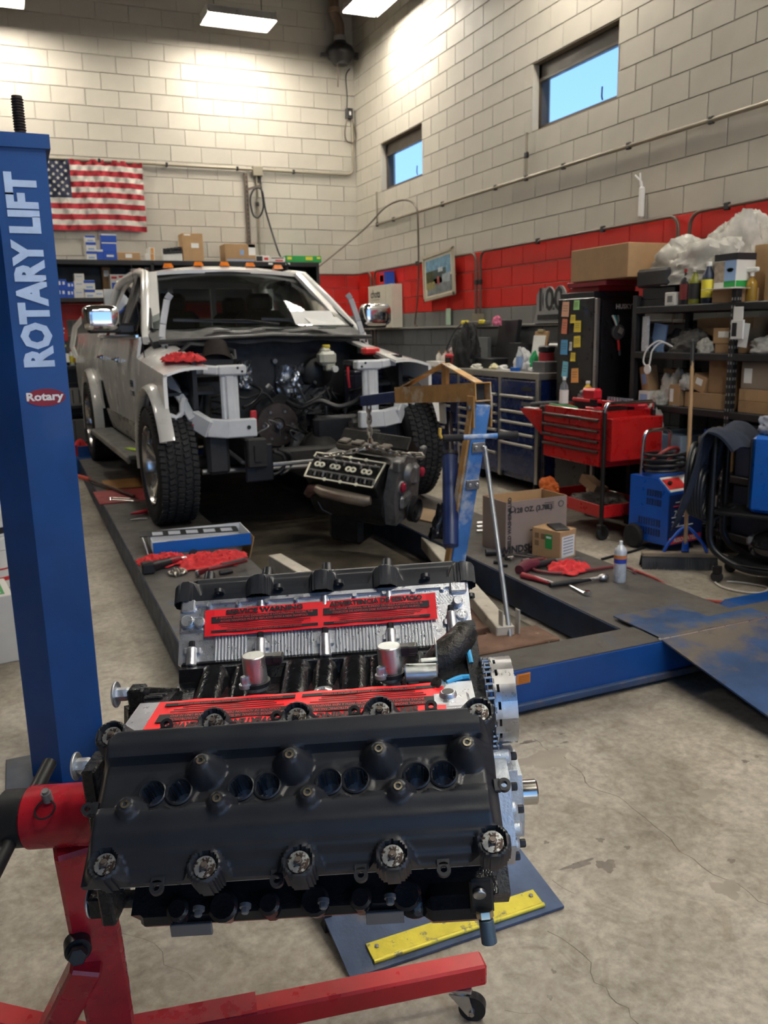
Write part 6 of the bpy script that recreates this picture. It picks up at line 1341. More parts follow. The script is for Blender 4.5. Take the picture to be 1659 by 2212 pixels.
pp_ = thing('paper_clipboard', 'stack of notes and clipped papers leaning behind the bottles', 'clipboard', (4.56, 6.86, ZW)); obj('board', MB().box((0, 0, .18), (.02, .22, .36), 0, TR(0, 0, 0, 0, .15), .004), CARD, pp_); obj('paper', MB().box((-.014, .01, .17), (.004, .20, .30), 0, TR(0, 0, 0, 0, .15)), PAPER, pp_); obj('clip', MB().box((-.012, 0, .36), (.02, .10, .03), 0, TR(0, 0, 0, 0, .15), .004), mat('brass_clip', (.4, .32, .18), .4, .8), pp_)
heap('green_cloth', 'small bright green cloth beside the clipboard', 'cloth', (4.44, 6.72, ZW), (.10, .12, .17), mat('bright_green_cloth', (.02, .35, .12), .7), seed=8); heap('white_cloth', 'white cloth draped over the bottles by the clipboard', 'cloth', (4.40, 6.86, ZW), (.12, .26, .21), mat('white_cloth', (.7, .7, .7), .8), seed=9)
carton('black_monitor', 'dark screen standing behind the tub on the worktop', 'monitor', (4.60, 6.34, ZW), (4.66, 6.78, ZW+.26), BLK); carton('blue_glove_box', 'small blue box on top of the dark screen', 'box', (4.60, 6.40, ZW+.261), (4.66, 6.54, ZW+.31), LBLB)
obj('paper_roll', MB().cyl((4.5, 6.33, ZW+.23), (4.5, 6.56, ZW+.23), .02, n=12), WHT, None, None, 38, 'white paper roll resting on the tub lid', 'paper roll')
carton('black_wedge', 'slanted black speaker box beside the open case', 'speaker', (4.46, 7.02, ZW), (4.68, 7.24, ZW+.24), BLK, tilt=(0, .12, 0))
heap('dark_bag', 'dark bag heaped behind the truck fender on the worktop', 'bag', (4.52, 8.30, ZW+.0), (.26, .22, .20), mat('charcoal_bag', (.03, .03, .032), .7), seed=14)

# ------------------------------------------------------------------ black locker with notes
lk_ = thing('black_locker', 'tall black steel locker with chrome edge and white maker name', 'locker', (4.40, 5.74, 0)); K_ = Matrix.Translation((-4.40, -5.74, 0)); LX0, LX1, LY0, LY1, LZ = 4.17, 4.66, 5.50, 5.98, 1.72
LBK = mat('locker_black', (.009, .009, .011), .32, var=.15, coat=.2)
obj('body', MB().box(((LX0+LX1)/2, (LY0+LY1)/2, LZ/2+.04), (LX1-LX0, LY1-LY0, LZ-.08), 0, None, .006), LBK, lk_, K_); dr = obj('door', MB().box(((LX0+LX1)/2+.03, LY0-.012, LZ/2+.04), (LX1-LX0-.07, .02, LZ-.12), 0, None, .004), LBK, lk_, K_); obj('chrome_strip', MB().box((LX0+.018, LY0-.02, LZ/2+.04), (.032, .03, LZ-.1), 0, None, .004), TRIM, lk_, K_)
lettering('lettering', 'HUSKY', .05, WHT, dr, TR(4.44, LY0-.0235, LZ-.075, PI/2), bold=.0022)
for (x, y) in ((4.21, 5.54), (4.62, 5.54), (4.21, 5.94), (4.62, 5.94)): obj('foot', MB().cyl((x, y, 0), (x, y, .09), .025, n=12), BLKM, lk_, K_)
NOTE = {'peach': (.72, .40, .26), 'salmon': (.70, .22, .12), 'green': (.32, .62, .22), 'yellow': (.78, .60, .06), 'blue': (.10, .36, .62), 'sky': (.18, .52, .66), 'orange': (.80, .40, .12), 'white': (.7, .7, .68)}
def note(label, px, py, w_, h_, c, rz=0.0):
    p = Xp(px, py, LX0-.004); o = obj('sticky_note', MB().add([(0, -w_/2, -h_/2), (0, w_/2, -h_/2), (-.0, w_/2, h_/2), (0, -w_/2, h_/2), (-.008, -w_/2, -h_/2), (-.008, w_/2, -h_/2), (-.0015, w_/2, h_/2), (-.0015, -w_/2, h_/2)], [(0,3,2,1),(4,5,6,7),(0,1,5,4),(3,7,6,2),(0,4,7,3),(1,2,6,5)]), mat('note_'+c, NOTE[c], .7, var=.05), None, Matrix.Translation((LX0-.004, p.y, p.z)) @ rotm(rz), 0, label, 'note', 'sticky notes on the locker side')
    b = MB(); [b.box((-.0062+.0009*k, 0, -h_*.28+h_*.17*k), (.0006, w_*.72, .004)) for k in range(4)]; obj('handwriting', b, mat('note_ink', (.12, .10, .08), .7), o); return o
note('long peach sticky note at the top of the locker side', 1222, 668, .09, .12, 'peach', .05); note('lime green sticky note at the top of the locker side', 1246, 659, .07, .075, 'green'); note('long salmon sticky note under the peach one', 1220, 705, .07, .12, 'salmon', .05); note('small yellow sticky note touching the larger yellow one', 1238, 689, .06, .065, 'yellow'); note('squarish yellow sticky note under the small yellow one', 1248, 705, .085, .09, 'yellow'); note('yellow sticky note with most writing, level with the blue one', 1247, 738, .085, .09, 'yellow', -.05)
note('bright blue sticky note beside the yellow ones', 1219, 750, .09, .12, 'blue'); note('white note peeping from behind the bright blue one', 1233, 748, .03, .07, 'white'); note('narrow yellow sticky note below the written one', 1238, 771, .06, .07, 'yellow'); note('sky blue sticky note, lowest on its side of the locker', 1221, 798, .075, .13, 'sky', .06); note('orange sticky note hanging lowest above the yellow bottle', 1242, 811, .09, .115, 'orange', -.06)
p = Yp(1333, 718, LY0-.03); kt = thing('clip_tool', 'grey round gauge with coloured leads hung on the locker door', 'gauge', (p.x, LY0-.045, p.z)); obj('dial', MB().cyl((0, .02, 0), (0, -.012, 0), .062, n=22, b=.008), mat('grey_gauge', (.06, .06, .065), .4), kt); obj('screen', MB().box((.005, -.016, .015), (.045, .006, .05), 0, TR(0, 0, 0, 0, .5), .002), mat('lcd_grey', (.25, .24, .2), .4), kt)
for k, (dx, c) in enumerate(((-.05, WHT), (-.03, mat('teal_lead', (.02, .3, .3), .5)), (.0, GREYM))): obj('lead_clip', MB().tube([(-.02, 0, .05), (dx*.7-.01, -.01, .09), (dx-.02, -.01, .13)], .008, 8), c, kt)
obj('red_lead', MB().tube([(0, 0, -.06), (.0, -.01, -.10), (.005, -.01, -.14)], .011, 8), REDP, kt); obj('blue_lead', MB().tube([(.01, 0, -.10), (.015, -.01, -.18)], .009, 8), mat('slate_lead', (.08, .12, .16), .5), kt)
# goods on the locker
carton('flat_case', 'flat black tool case lying on the locker', 'case', (4.18, 5.36+.16, LZ+.001), (4.62, 5.96, LZ+.045), BLK); carton('red_case', 'flat red tool case lying on the black case', 'case', (4.24, 5.54, LZ+.046), (4.6, 5.92, LZ+.085), mat('dark_red_case', (.35, .012, .015), .4)); carton('red_case', 'wine red flat case under the large carton', 'case', (4.2, 5.4, LZ+.086), (4.66, 5.9, LZ+.125), mat('wine_case', (.26, .02, .03), .4))
carton('large_carton', 'large plain brown carton with white sticker on top of the locker', 'box', (4.18, 5.13, LZ+.127), (4.70, 5.83, LZ+.127+.245), CARD, None, [('-Y', .32, .34, .12, .26, PAPER)], bev=.004)

# ------------------------------------------------------------------ black shelving rack with goods
RX0, RX1, RY0, RY1, RYE = 4.20, 4.74, 4.12, 5.06, 3.60
rk_ = thing('shelving_rack', 'black slotted shelving rack crammed with cartons beside the locker', 'shelving', (4.47, 4.58, 0)); RM = Matrix.Translation((-4.47, -4.58, 0))
for (x, y) in ((RX0, RY0), (RX0, RY1), (RX1, RY0), (RX1, RY1), (RX0, RYE), (RX1, RYE)):
    pst_ = obj('post', MB().box((x+(.02 if x == RX0 else -.02), y, .855), (.045, .045, 1.71), 0, None, .003), SH, rk_, RM)
    b = MB(); [b.box((x-.0035, y+dy, .10+.05*k), (.002, .009, .018)) for k in range(32) for dy in (-.011, .011)]; [b.box((x+.01+dx, y-.0235, .10+.05*k), (.009, .002, .018)) for k in range(32) for dx in (0, .02)]
    if y == RY0: obj('slot', b, mat('slot_grey', (.3, .3, .3), .5, .5), pst_, kind='stuff')  # slots drawn as pale grey inlays on the post
RZ = [1.62, 1.30, .93, .52, .14]
for z in RZ:
    s_ = obj('shelf', MB().box(((RX0+RX1)/2, (RYE+RY1)/2, z-.005), (RX1-RX0-.05, RY1-RYE-.03, .012)), mat('shelf_board', (.10, .085, .07), .7), rk_, RM)
    for x in (RX0+.012, RX1-.012): obj('shelf_beam', MB().box((x, (RYE+RY1)/2, z-.015), (.03, RY1-RYE, .05), 0, None, .006), SH, s_)
    for y in (RYE, RY0, RY1): obj('shelf_beam', MB().box(((RX0+RX1)/2, y, z-.015), (RX1-RX0, .03, .05), 0, None, .006), SH, s_)
def zs(i): return RZ[i]+.0075
def rack(name, label, cat, i, y0, y1, h, x0=4.24, dep=.3, mt=CARD, prints=(), z=None, rz=0.0, tilt=None, group=None): 
    zz = zs(i) if z is None else z; return carton(name, label, cat, (x0, y0, zz), (x0+dep, y1, zz+h), mt, group, prints, rz, None, .003, tilt)
st1 = [('-X', 0, .1, .5, .4, PAPER)]
CLEARB = mat('clear_bag_film', (.66, .64, .58), .14, var=.15, vs_=14, bump=.5, bs=26, trans=.3, ior=1.15)
heap('clear_plastic_bag', 'big clear plastic bag of parts sprawled on the rack top beside the carton', 'bag', (4.42, 4.66, zs(0)+.14), (.38, .92, .34), CLEARB, seed=21); heap('clear_plastic_bag', 'second clear plastic bag peaking behind the sprayer box', 'bag', (4.58, 4.46, zs(0)+.10), (.34, .62, .52), CLEARB, seed=23)
bk2 = obj('black_bucket_lid', MB().box((4.33, 4.92, zs(0)+.20), (.22, .34, .13), 0, TR(0, 0, 0), .02), mat('charcoal_plastic', (.03, .03, .032), .4), None, None, 38, 'black plastic tub tipped on its side next to the clear bag', 'tub')
carton('black_tray', 'black plastic tray stacked under the tipped tub', 'tray', (4.23, 4.72, zs(0)+.0), (4.55, 5.04, zs(0)+.05), BLK); carton('black_tray', 'thick black case under the tipped black tub', 'case', (4.24, 4.70, zs(0)+.051), (4.6, 5.03, zs(0)+.13), BLK)
rack('white_bulb_box', 'small square white box with print on the rack top', 'box', 0, 4.66, 4.76, .09, 4.21, .1, WHB, [('-X', 0, 0, .5, .5, GREYM)])
for k, (y, m1, cap, bnd, lb) in enumerate(((4.60, BLK, REDP, mat('maroon_band', (.2, .03, .03), .5), 'black cleaner bottle with red label beside the white box'), (4.52, mat('olive_bottle', (.16, .17, .02), .3), WHT, INK, 'olive bottle with dark label on the rack top'), (4.40, mat('navy_bottle', (.02, .03, .06), .35), WHT, YELP, 'dark bottle with yellow band on the rack top'))): bottle(lb, (4.25, y, zs(0)), .24+.03*(k == 2), .042, m1, cap, None, bnd)
bottle('white bottle partly behind the black cleaner bottle', (4.33, 4.63, zs(0)), .18, .035, WHT, WHT)
rack('brown_carton', 'small brown carton under the sprayer box on the rack top', 'box', 0, 4.14, 4.34, .09, 4.23, .2); carton('sprayer_box', 'black, white and green sprayer product box on a small carton', 'box', (4.24, 4.155, zs(0)+.092), (4.40, 4.345, zs(0)+.092+.215), WHB, None, [('-X', 0, .40, 1, .2, INK), ('-X', .22, .0, .5, .6, LBLB), ('-X', -.25, -.02, .46, .6, mat('tan_photo', (.35, .28, .22), .5, var=.4, vs_=30)), ('-X', .22, -.38, .5, .18, GRN), ('-Y', 0, .40, 1, .2, INK), ('-Y', 0, -.38, 1, .18, GRN), ('-X', .22, .03, .3, .06, INK), ('-X', .22, .02, .2, .12, GRN)])
rack('open_carton', 'open brown carton with yellow tape behind the sprayer bottle', 'box', 0, 3.70+.41, 4.12+.0, .001, 4.6, .05) if False else None
carton('open_carton', 'brown carton with yellow taped flap at the rack end', 'box', (4.45, 4.09, zs(0)), (4.72, 4.22, zs(0)+.36), CARD, None, [('+Z', 0, 0, 1, .4, YELP)])
spb = bottle('amber trigger sprayer bottle at the end of the rack top', (4.34, 4.12, zs(0)), .18, .035, mat('amber_clear', (.3, .18, .03), .2), WHT); obj('trigger', MB().box((-.0, 0, .2), (.03, .09, .03), 0, None, .006), WHT, spb)
tg = carton('paper_tag', 'white paper tag hanging from the rack corner', 'tag', (4.19, 4.03, 1.52), (4.194, 4.11, 1.60), PAPER); carton('paper_tag', 'long white paper slip hanging below the tag on the rack corner', 'tag', (4.188, 3.985, 1.35), (4.192, 4.06, 1.50), PAPER, tilt=(.12, 0, 0)); obj('sheet', MB().box((4.22, 4.22, zs(0)+.088), (.16, .26, .003)), PAPER, None, None, 38, 'loose white sheet poking out under the sprayer box', 'paper')
# second shelf
rack('long_carton', 'long brown carton lying across the second rack shelf', 'box', 1, 4.16, 4.66, .13, 4.42, .28, CARD, z=zs(1)+.10); rack('small_carton', 'small brown carton with white sticker on the second rack shelf', 'box', 1, 4.15, 4.33, .10, 4.25, .18, CARD, st1, z=zs(1)+.062); rack('small_carton', 'flat brown carton under the stickered one', 'box', 1, 4.15, 4.31, .06, 4.25, .18, CARDD)
rack('support_carton', 'dark brown carton beneath the long carton', 'box', 1, 4.34, 4.64, .099, 4.46, .22, CARDD)
heap('grey_harness', 'tangle of grey wiring harness on the second rack shelf', 'wiring', (4.34, 4.62, zs(1)), (.24, .40, .16), mat('grey_tangle', (.08, .075, .07), .6, var=.5, vs_=30, bump=1, bs=60), seed=31); heap('white_parts_bag', 'small bag of white parts on the second rack shelf', 'bag', (4.26, 4.40, zs(1)), (.10, .14, .10), CLEARB, seed=32)
rack('blue_folder', 'pale blue folder leaning on the rack post', 'folder', 1, 4.86, 4.99, .20, 4.30, .02, LBLB, tilt=(.15, 0, 0)); obj('packaged_part', MB().box((4.235, 4.97, zs(1)+.13), (.012, .07, .25), 0, None, .002), mat('shiny_pouch', (.55, .58, .62), .25, .3), None, TR(0, 0, 0), 38, 'tall silver pouch standing against the rack post', 'pouch'); heap('black_hose_coil', 'coil of black hose at the rack post', 'hose', (4.30, 5.0, zs(1)), (.14, .10, .12), BLK, seed=33)
cb = thing('charging_cable', 'white cable drooping over the second shelf with a puck', 'cable', (4.19, 4.82, zs(1))); obj('cord', MB().tube(smooth_path([(.06, -.10, .04), (.02, -.02, .08), (-.012, .06, .02), (-.016, .09, -.06), (-.014, .06, -.10)]), .006, 8), WHT, cb); obj('puck', MB().cyl((-.02, .045, -.12), (-.008, .045, -.12), .035, n=18, b=.003), WHT, cb); obj('cord', MB().tube(smooth_path([(.06, -.14, .03), (.02, -.06, .07), (-.012, .0, .02), (-.016, .02, -.06), (-.014, .03, -.10)]), .006, 8), WHT, cb)
# third shelf
rack('big_carton', 'big tan carton filling the third rack shelf beside the post', 'box', 2, 4.15, 4.38, .225, 4.28, .4, CARDD, [('-Y', -.2, .1, .3, .4, PAPER)], z=zs(2)+.106); rack('flat_carton', 'long flat carton under the big tan carton', 'box', 2, 4.15, 4.56, .105, 4.25, .40, CARD, [('+Z', -.3, -.3, .2, .1, PAPER)])
rack('tilted_carton', 'brown carton tilted against the stack on the third shelf', 'box', 2, 4.40, 4.52, .11, 4.26, .16, CARD, st1, z=zs(2)+.115, tilt=(.3, 0, 0)); rack('mid_carton', 'upright carton in the middle of the third rack shelf', 'box', 2, 4.58, 4.68, .15, 4.22, .2, CARD, [('-X', -.25, 0, .35, .6, PAPER)]); rack('dark_carton', 'dark brown carton at the back of the third rack shelf', 'box', 2, 4.84, 5.02, .24, 4.46, .2, CARDD, st1)
rack('leaning_carton', 'narrow brown carton leaning on the rack post with blue sticker', 'box', 2, 4.92, 5.0, .19, 4.25, .1, CARDD, [('-X', 0, 0, .6, .4, LBLB)], z=zs(2)+.08, tilt=(-.25, 0, 0)); rack('label_carton', 'small white labelled carton under the leaning one', 'box', 2, 4.88, 4.99, .09, 4.21, .1, WHB, [('-X', 0, 0, .7, .5, LBLB)])
heap('bubble_bag', 'crumpled translucent bag on the third rack shelf', 'bag', (4.34, 4.76, zs(2)), (.2, .2, .25), CLEARB, seed=41); heap('parts_heap', 'heap of bagged small parts under the crumpled bag', 'bag', (4.26, 4.80, zs(2)), (.12, .22, .10), mat('mixed_parts', (.4, .4, .36), .5, var=.5, vs_=25), seed=42); heap('parts_heap', 'scatter of bagged parts along the third shelf edge', 'bag', (4.235, 4.62+.0, zs(2)), (.05, .05, .02), mat('mixed_parts2', (.45, .42, .4), .5, var=.5, vs_=25), seed=43)
heap('hanging_bag', 'clear bag hanging off the third shelf above the blue boxes', 'bag', (4.17, 4.78, .70), (.08, .20, .26), CLEARB, seed=44)
# fourth shelf and below
rack('blue_white_box', 'pale blue lidded box on the lower rack shelf', 'box', 3, 4.56, 4.92, .20, 4.24, .4, mat('pale_blue_box', (.30, .40, .52), .6), [('-X', 0, .2, .98, .02, LBLB)]); rack('brown_box', 'brown carton with yellow sticker on the lower rack shelf', 'box', 3, 4.14, 4.40, .22, 4.24, .3, CARDD, [('-X', -.3, .0, .3, .5, PAPER), ('-X', -.3, -.15, .3, .2, YELP)]); rack('white_unit', 'white plastic unit on the brown carton of the lower shelf', 'box', 3, 4.14, 4.26, .08, 4.26, .16, WHT, z=zs(3)+.221); rack('blue_unit', 'small blue box on the brown carton of the lower shelf', 'box', 3, 4.29, 4.37, .05, 4.26, .12, BLUEB, z=zs(3)+.221)
rack('dark_box', 'dark brown carton on the bottom rack shelf', 'box', 4, 4.6, 4.95, .26, 4.24, .4, CARDD); rack('mixed_box', 'black and white carton on the bottom rack shelf', 'box', 4, 4.2, 4.5, .22, 4.24, .4, WHB, [('-X', 0, -.2, .9, .5, INK)])

# second bay of the rack, towards the right edge
rack('big_carton', 'big greyish carton with white label in the end bay of the rack', 'box', 2, 3.66, 4.06, .185, 4.24, .44, mat('greyish_card', (.26, .20, .15), .75, var=.06), [('-X', -.36, -.05, .16, .5, PAPER)], z=zs(2)+.152)
rack('flat_carton', 'upper flat brown carton under the greyish carton', 'box', 2, 3.65, 4.07, .075, 4.24, .44, CARD, z=zs(2)+.076); rack('flat_carton', 'lower flat brown carton resting on the end bay shelf', 'box', 2, 3.65, 4.07, .075, 4.24, .44, CARDD)
heap('white_cables', 'tangle of white cables in the end bay of the rack', 'cable', (4.32, 3.85, zs(1)), (.20, .44, .12), mat('white_tangle', (.55, .55, .54), .5, var=.4, vs_=20), seed=62); rack('dark_bin', 'dark grey bin behind the white cables', 'bin', 1, 3.66, 4.0, .2, 4.48, .2, BLK)
pk = carton('blister_pack', 'white and clear blister pack hanging on the rack corner post', 'package', (4.165, 4.00, 1.40), (4.18, 4.10, 1.52), WHT, None, [('-X', -.2, 0, .4, .7, INK)])
carton('brown_carton', 'brown carton standing on top of the end bay', 'box', (4.34, 3.64, zs(0)), (4.70, 4.02, zs(0)+.27), CARD, None, [('-X', 0, .2, .3, .2, PAPER)])
rack('navy_bin', 'large dark navy bin on the lower end bay shelf', 'bin', 3, 3.66, 4.06, .34, 4.24, .44, mat('dark_navy_bin', (.012, .02, .045), .45)); rack('navy_bin', 'dark navy bin on the bottom end bay shelf', 'bin', 4, 3.66, 4.06, .32, 4.24, .44, _M['dark_navy_bin'])
rack('small_carton', 'tiny brown carton beside the upright one on the third shelf', 'box', 2, 4.69, 4.745, .07, 4.24, .1, CARDD); rack('white_packet', 'flat white packet with yellow stripe on the third shelf', 'packet', 2, 4.86, 4.90, .02, 4.21, .14, WHB, [('+Z', 0, 0, .4, .8, YELP)])
heap('bubble_bag', 'small clear bag squeezed beside the tilted carton', 'bag', (4.28, 4.56, zs(2)+.115), (.12, .12, .12), CLEARB, seed=63); heap('dark_parts', 'dark rubber parts piled above the harness', 'parts', (4.42, 4.80, zs(1)), (.22, .26, .16), mat('dark_rubber_parts', (.03, .03, .032), .6, var=.4), seed=64)
# ------------------------------------------------------------------ red tool cart
CR_ = mat('cart_red_paint', (.46, .012, .012), .32, var=.1, vs_=6, coat=.25, wear=((.36, .014, .014), .62, 3, .3)); CSB = mat('cart_dark_bar', (.035, .03, .028), .35, .6, var=.2)
ct = thing('tool_cart', 'red drawer tool cart on black casters loaded with tools', 'tool cart', (3.95, 5.12, 0)); C0_ = Matrix.Translation((-3.95, -5.12, 0)); AX, BX, AY, BY = 3.715, 4.14, 4.74, 5.48
def cpart(name, mb, mt, par=None, **k): return obj(name, mb, mt, par or ct, None if par else C0_, **k)
tb_ = MB(); tb_.box(((AX+BX)/2, (AY+BY)/2, .70), (BX-AX, BY-AY-.05, .36), 0, None, .005); cpart('drawer_body', tb_, CR_)
lip = MB()
for x in (AX, BX): lip.box((x, (AY+BY)/2, .89), (.012, BY-AY-.04, .05), 0, None, .002)
for y in (AY+.03, BY-.03): lip.box(((AX+BX)/2, y, .89), (BX-AX, .012, .05), 0, None, .002)
cpart('top_tray_rim', lip, CR_); cpart('side_bin', MB().box(((AX+BX)/2+.03, AY-.015, .72), (BX-AX+.02, .09, .30), 0, None, .006), CR_)
for (ya, yb, z0, z1) in ((5.135, 5.46, .79, .865), (4.78, 5.125, .79, .865), (4.78, 5.46, .715, .785), (4.78, 5.46, .645, .71), (4.78, 5.46, .525, .64)):
    d_ = cpart('drawer', MB().box((AX-.008, (ya+yb)/2, (z0+z1)/2), (.016, yb-ya, z1-z0-.006), 0, None, .003), CR_); cpart('drawer_pull', MB().cyl((AX-.022, ya, z1-.012), (AX-.022, yb, z1-.012), .010, n=8), CSB, d_)
cpart('lock', MB().cyl((AX-.016, 5.0, .845), (AX-.024, 5.0, .845), .010, n=12), STEEL); cpart('maker_badge', MB().box((AX-.0175, 5.27, .845), (.002, .14, .022)), mat('brass_badge', (.35, .12, .05), .4))
for (x, y) in ((AX, AY), (AX, BY), (BX, AY), (BX, BY)):
    top_ = .93 if y == AY else .90; cpart('post', MB().tube([(x, y, .09), (x, y, .45), (x, y, top_)], .016, 10), CSB)
cpart('push_handle', MB().tube(bend([(AX, AY, .90), (AX, AY-.01, .97), (BX, AY-.01, .97), (BX, AY, .90)], .05), .015, 10), CHROME)
tr = MB(); tr.box(((AX+BX)/2, (AY+BY)/2, .165), (BX-AX, BY-AY, .012));
for x in (AX, BX): tr.box((x, (AY+BY)/2, .205), (.01, BY-AY, .09), 0, None, .002)
for y in (AY, BY): tr.box(((AX+BX)/2, y, .205), (BX-AX, .01, .09), 0, None, .002)
cpart('lower_tray', tr, CR_)
for (x, y) in ((AX, AY), (AX, BY), (BX, AY), (BX, BY)): c_ = cpart('caster', MB().box((x, y, .10), (.05, .05, .03), 0, None, .006).box((x+.01, y-.025, .075), (.035, .006, .06)).box((x+.01, y+.025, .075), (.035, .006, .06)), CSB); cpart('caster_wheel', MB().cyl((x+.012, y-.02, .05), (x+.012, y+.02, .05), .05, n=20, b=.008), RUB, c_)
sdt = MB(); sdt.add([(AX, BY, .87), (BX, BY, .87), (BX, BY+.34, .86), (AX, BY+.34, .86), (AX, BY, .66), (BX, BY, .66), (BX, BY+.33, .845), (AX, BY+.33, .845)], [(0,1,2,3),(7,6,5,4),(0,3,7,4),(1,5,6,2),(2,6,7,3)]); cpart('side_shelf', sdt, CR_)
ZC_ = .885
# tools on the cart
def tool(name, label, pts, r, mt, n=8, ends=None, group=None, cat='tool'):
    P = [Vector(p) for p in pts]; c = P[0]; o = obj(name, MB().tube([p-c for p in P], r, n), mt, None, Matrix.Translation(c), 38, label, cat, group)
    if ends: obj(ends[0], ends[1], ends[2], o)
    return o
RPL = mat('red_plastic_tool', (.52, .015, .03), .4, var=.1); GRH = mat('green_handle', (.03, .18, .05), .4)
for k, (y, x) in enumerate(((5.28, 3.98), (4.92, 3.98))):
    sr = thing('socket_rail', ('red socket rail standing near the side shelf of the cart', 'red socket rail lying near the push handle of the cart')[k], 'socket rail', TR(x, y, ZC_+.05, 0, .1)); obj('rail', MB().box((0, 0, .012), (.09, .30, .025), 0, None, .004), RPL, sr)
    for i in range(9): obj('socket', MB().cyl((.0, -.13+.032*i, .025), (.0, -.13+.032*i, .055), .011, n=10), STEEL, sr)
    obj('rail_foot', MB().box((0, 0, -.026), (.06, .26, .05)), BLK, sr)
im = thing('impact_wrench', 'red and black impact wrench standing on the cart', 'power tool', TR(3.86, 5.08, ZC_)); obj('body', MB().box((0, 0, .13), (.07, .16, .08), 0, None, .015), RPL, im); obj('grip', MB().box((0, -.02, .06), (.045, .055, .12), 0, None, .012), BLK, im); obj('battery', MB().box((0, -.02, .018), (.08, .10, .036), 0, None, .006), RPL, im); obj('nose', MB().cyl((0, .08, .13), (0, .13, .13), .028, .018, 14), GREYM, im)
im2 = thing('heat_gun', 'red cordless tool lying at the cart edge', 'power tool', TR(4.06, 4.86, ZC_+.003, 0, 0, .6)); obj('body', MB().box((0, 0, .03), (.06, .2, .06), 0, None, .012), RPL, im2); obj('grip', MB().box((.06, .04, .02), (.10, .04, .04), 0, None, .01), BLK, im2)
tool('ratchet', 'long dark ratchet lying across the cart top', [(3.76, 4.80, ZC_+.018), (3.80, 4.95, ZC_+.016), (3.83, 5.06, ZC_+.016)], [.016, .012, .008], BLKM); tool('screwdriver', 'green handled screwdriver at the cart edge', [(3.74, 5.44, ZC_+.025), (3.75, 5.34, ZC_+.025), (3.76, 5.26, ZC_+.02), (3.78, 5.14, ZC_+.02)], [.016, .016, .006, .005], GRH); tool('screwdriver', 'second green handled driver lying inside the cart top', [(3.82, 5.40, ZC_+.02), (3.83, 5.28, ZC_+.02), (3.84, 5.22, ZC_+.016)], [.015, .015, .005], GRH); tool('pry_bar', 'red pry bar lying toward the push handle', [(4.05, 5.0, ZC_+.016), (4.08, 4.84, ZC_+.018), (4.10, 4.74, ZC_+.03)], [.014, .014, .01], RPL)
for k in range(6): tool('socket', 'loose dark socket on the cart side shelf', [(3.78+.05*k, 5.60+.035*(k % 3), .873), (3.80+.05*k, 5.64+.035*(k % 3), .880)], .019, BLKM, 10, None, 'loose sockets on the cart side shelf', 'socket')
tool('air_ratchet', 'black air ratchet lying on the cart side shelf', [(3.76, 5.74, .895), (3.86, 5.68, .90), (3.98, 5.62, .90), (4.08, 5.60, .90)], [.018, .022, .022, .014], BLKM, 10)
obj('folded_paper', MB().box((3.76, 5.72, .8705), (.06, .16, .004), 0, None, .001), PAPER, None, None, 38, 'strip of white paper at the side shelf rim', 'paper')
bottle('clear water bottle standing on the cart', (3.86, 5.50-.07, ZC_), .24, .034, CLR, WHT, None, PAPER); sb2 = bottle('yellow bottle with clear nozzle on the cart', (4.06, 5.40, ZC_), .2, .04, mat('yellow_bottle', (.62, .42, .04), .4), WHT, None, PAPER)
# things in the lower tray
orr = heap('orange_strap', 'bunched orange ratchet strap over the cart tray edge', 'strap', (3.72, 5.40, .252), (.10, .20, .12), mat('orange_strap', (.75, .17, .03), .7, var=.15), seed=51); obj('strap_tail', MB().tube(smooth_path([(-.02, .0, .05), (-.06, .02, .0), (-.06, .02, -.12), (-.055, .0, -.22)]), [.012]*19, 6), _M['orange_strap'], orr)
tool('wooden_mallet', 'wooden handled mallet in the lower cart tray', [(3.86, 5.0, .19), (3.90, 5.10, .22), (3.95, 5.22, .27)], .014, mat('tan_wood', (.36, .22, .11), .6)); heap('tray_clutter', 'dark jumble of tools in the lower cart tray', 'tool', (3.95, 5.05, .172), (.36, .56, .10), mat('dark_clutter', (.06, .055, .05), .5, .3, var=.6, vs_=25, bump=1, bs=40), seed=52); carton('brown_scrap', 'bent brown cardboard piece in the lower cart tray', 'cardboard', (4.0, 5.2, .25), (4.12, 5.42, .32), CARDD, tilt=(.3, .2, 0))

# ------------------------------------------------------------------ battery charger on wheels
BCB = mat('charger_blue', (.006, .09, .48), .35, var=.08, coat=.2); BCN = mat('charger_navy', (.012, .025, .10), .4)
bc = thing('battery_charger', 'blue wheeled battery charger with chrome handle and printed front', 'battery charger', TR(3.99, 4.40, 0, 0, 0, .12)); W2, D2, H2 = .34, .34, .50
prof = [(-D2/2, .06), (D2/2, .06), (D2/2, .50), (-D2/2+.10, .50), (-D2/2, .42)]
b = MB(); b.prism([(y, z) for y, z in prof], -W2/2, W2/2, 0, Matrix(((0, 0, 1, 0), (1, 0, 0, 0), (0, 1, 0, 0), (0, 0, 0, 1)))); obj('case', b, BCB, bc)
fp = obj('front_panel', MB().box((0, -D2/2-.002, .235), (W2-.01, .004, .34)), BCN, bc); obj('control_panel', MB().box((0, 0, 0), (W2-.03, .13, .004)), PAPER, bc, TR(0, -D2/2+.052, .4635, math.atan2(.08, .10))); obj('red_panel', MB().box((-.07, .0, .0035), (.16, .09, .003)), REDP, bc, TR(0, -D2/2+.052, .4635, math.atan2(.08, .10))); obj('dial', MB().cyl((-.12, 0, .004), (-.12, 0, .025), .014, n=14), BLKM, bc, TR(0, -D2/2+.052, .4635, math.atan2(.08, .10)))
FPM = TR(0, -D2/2-.0045, 0, PI/2)
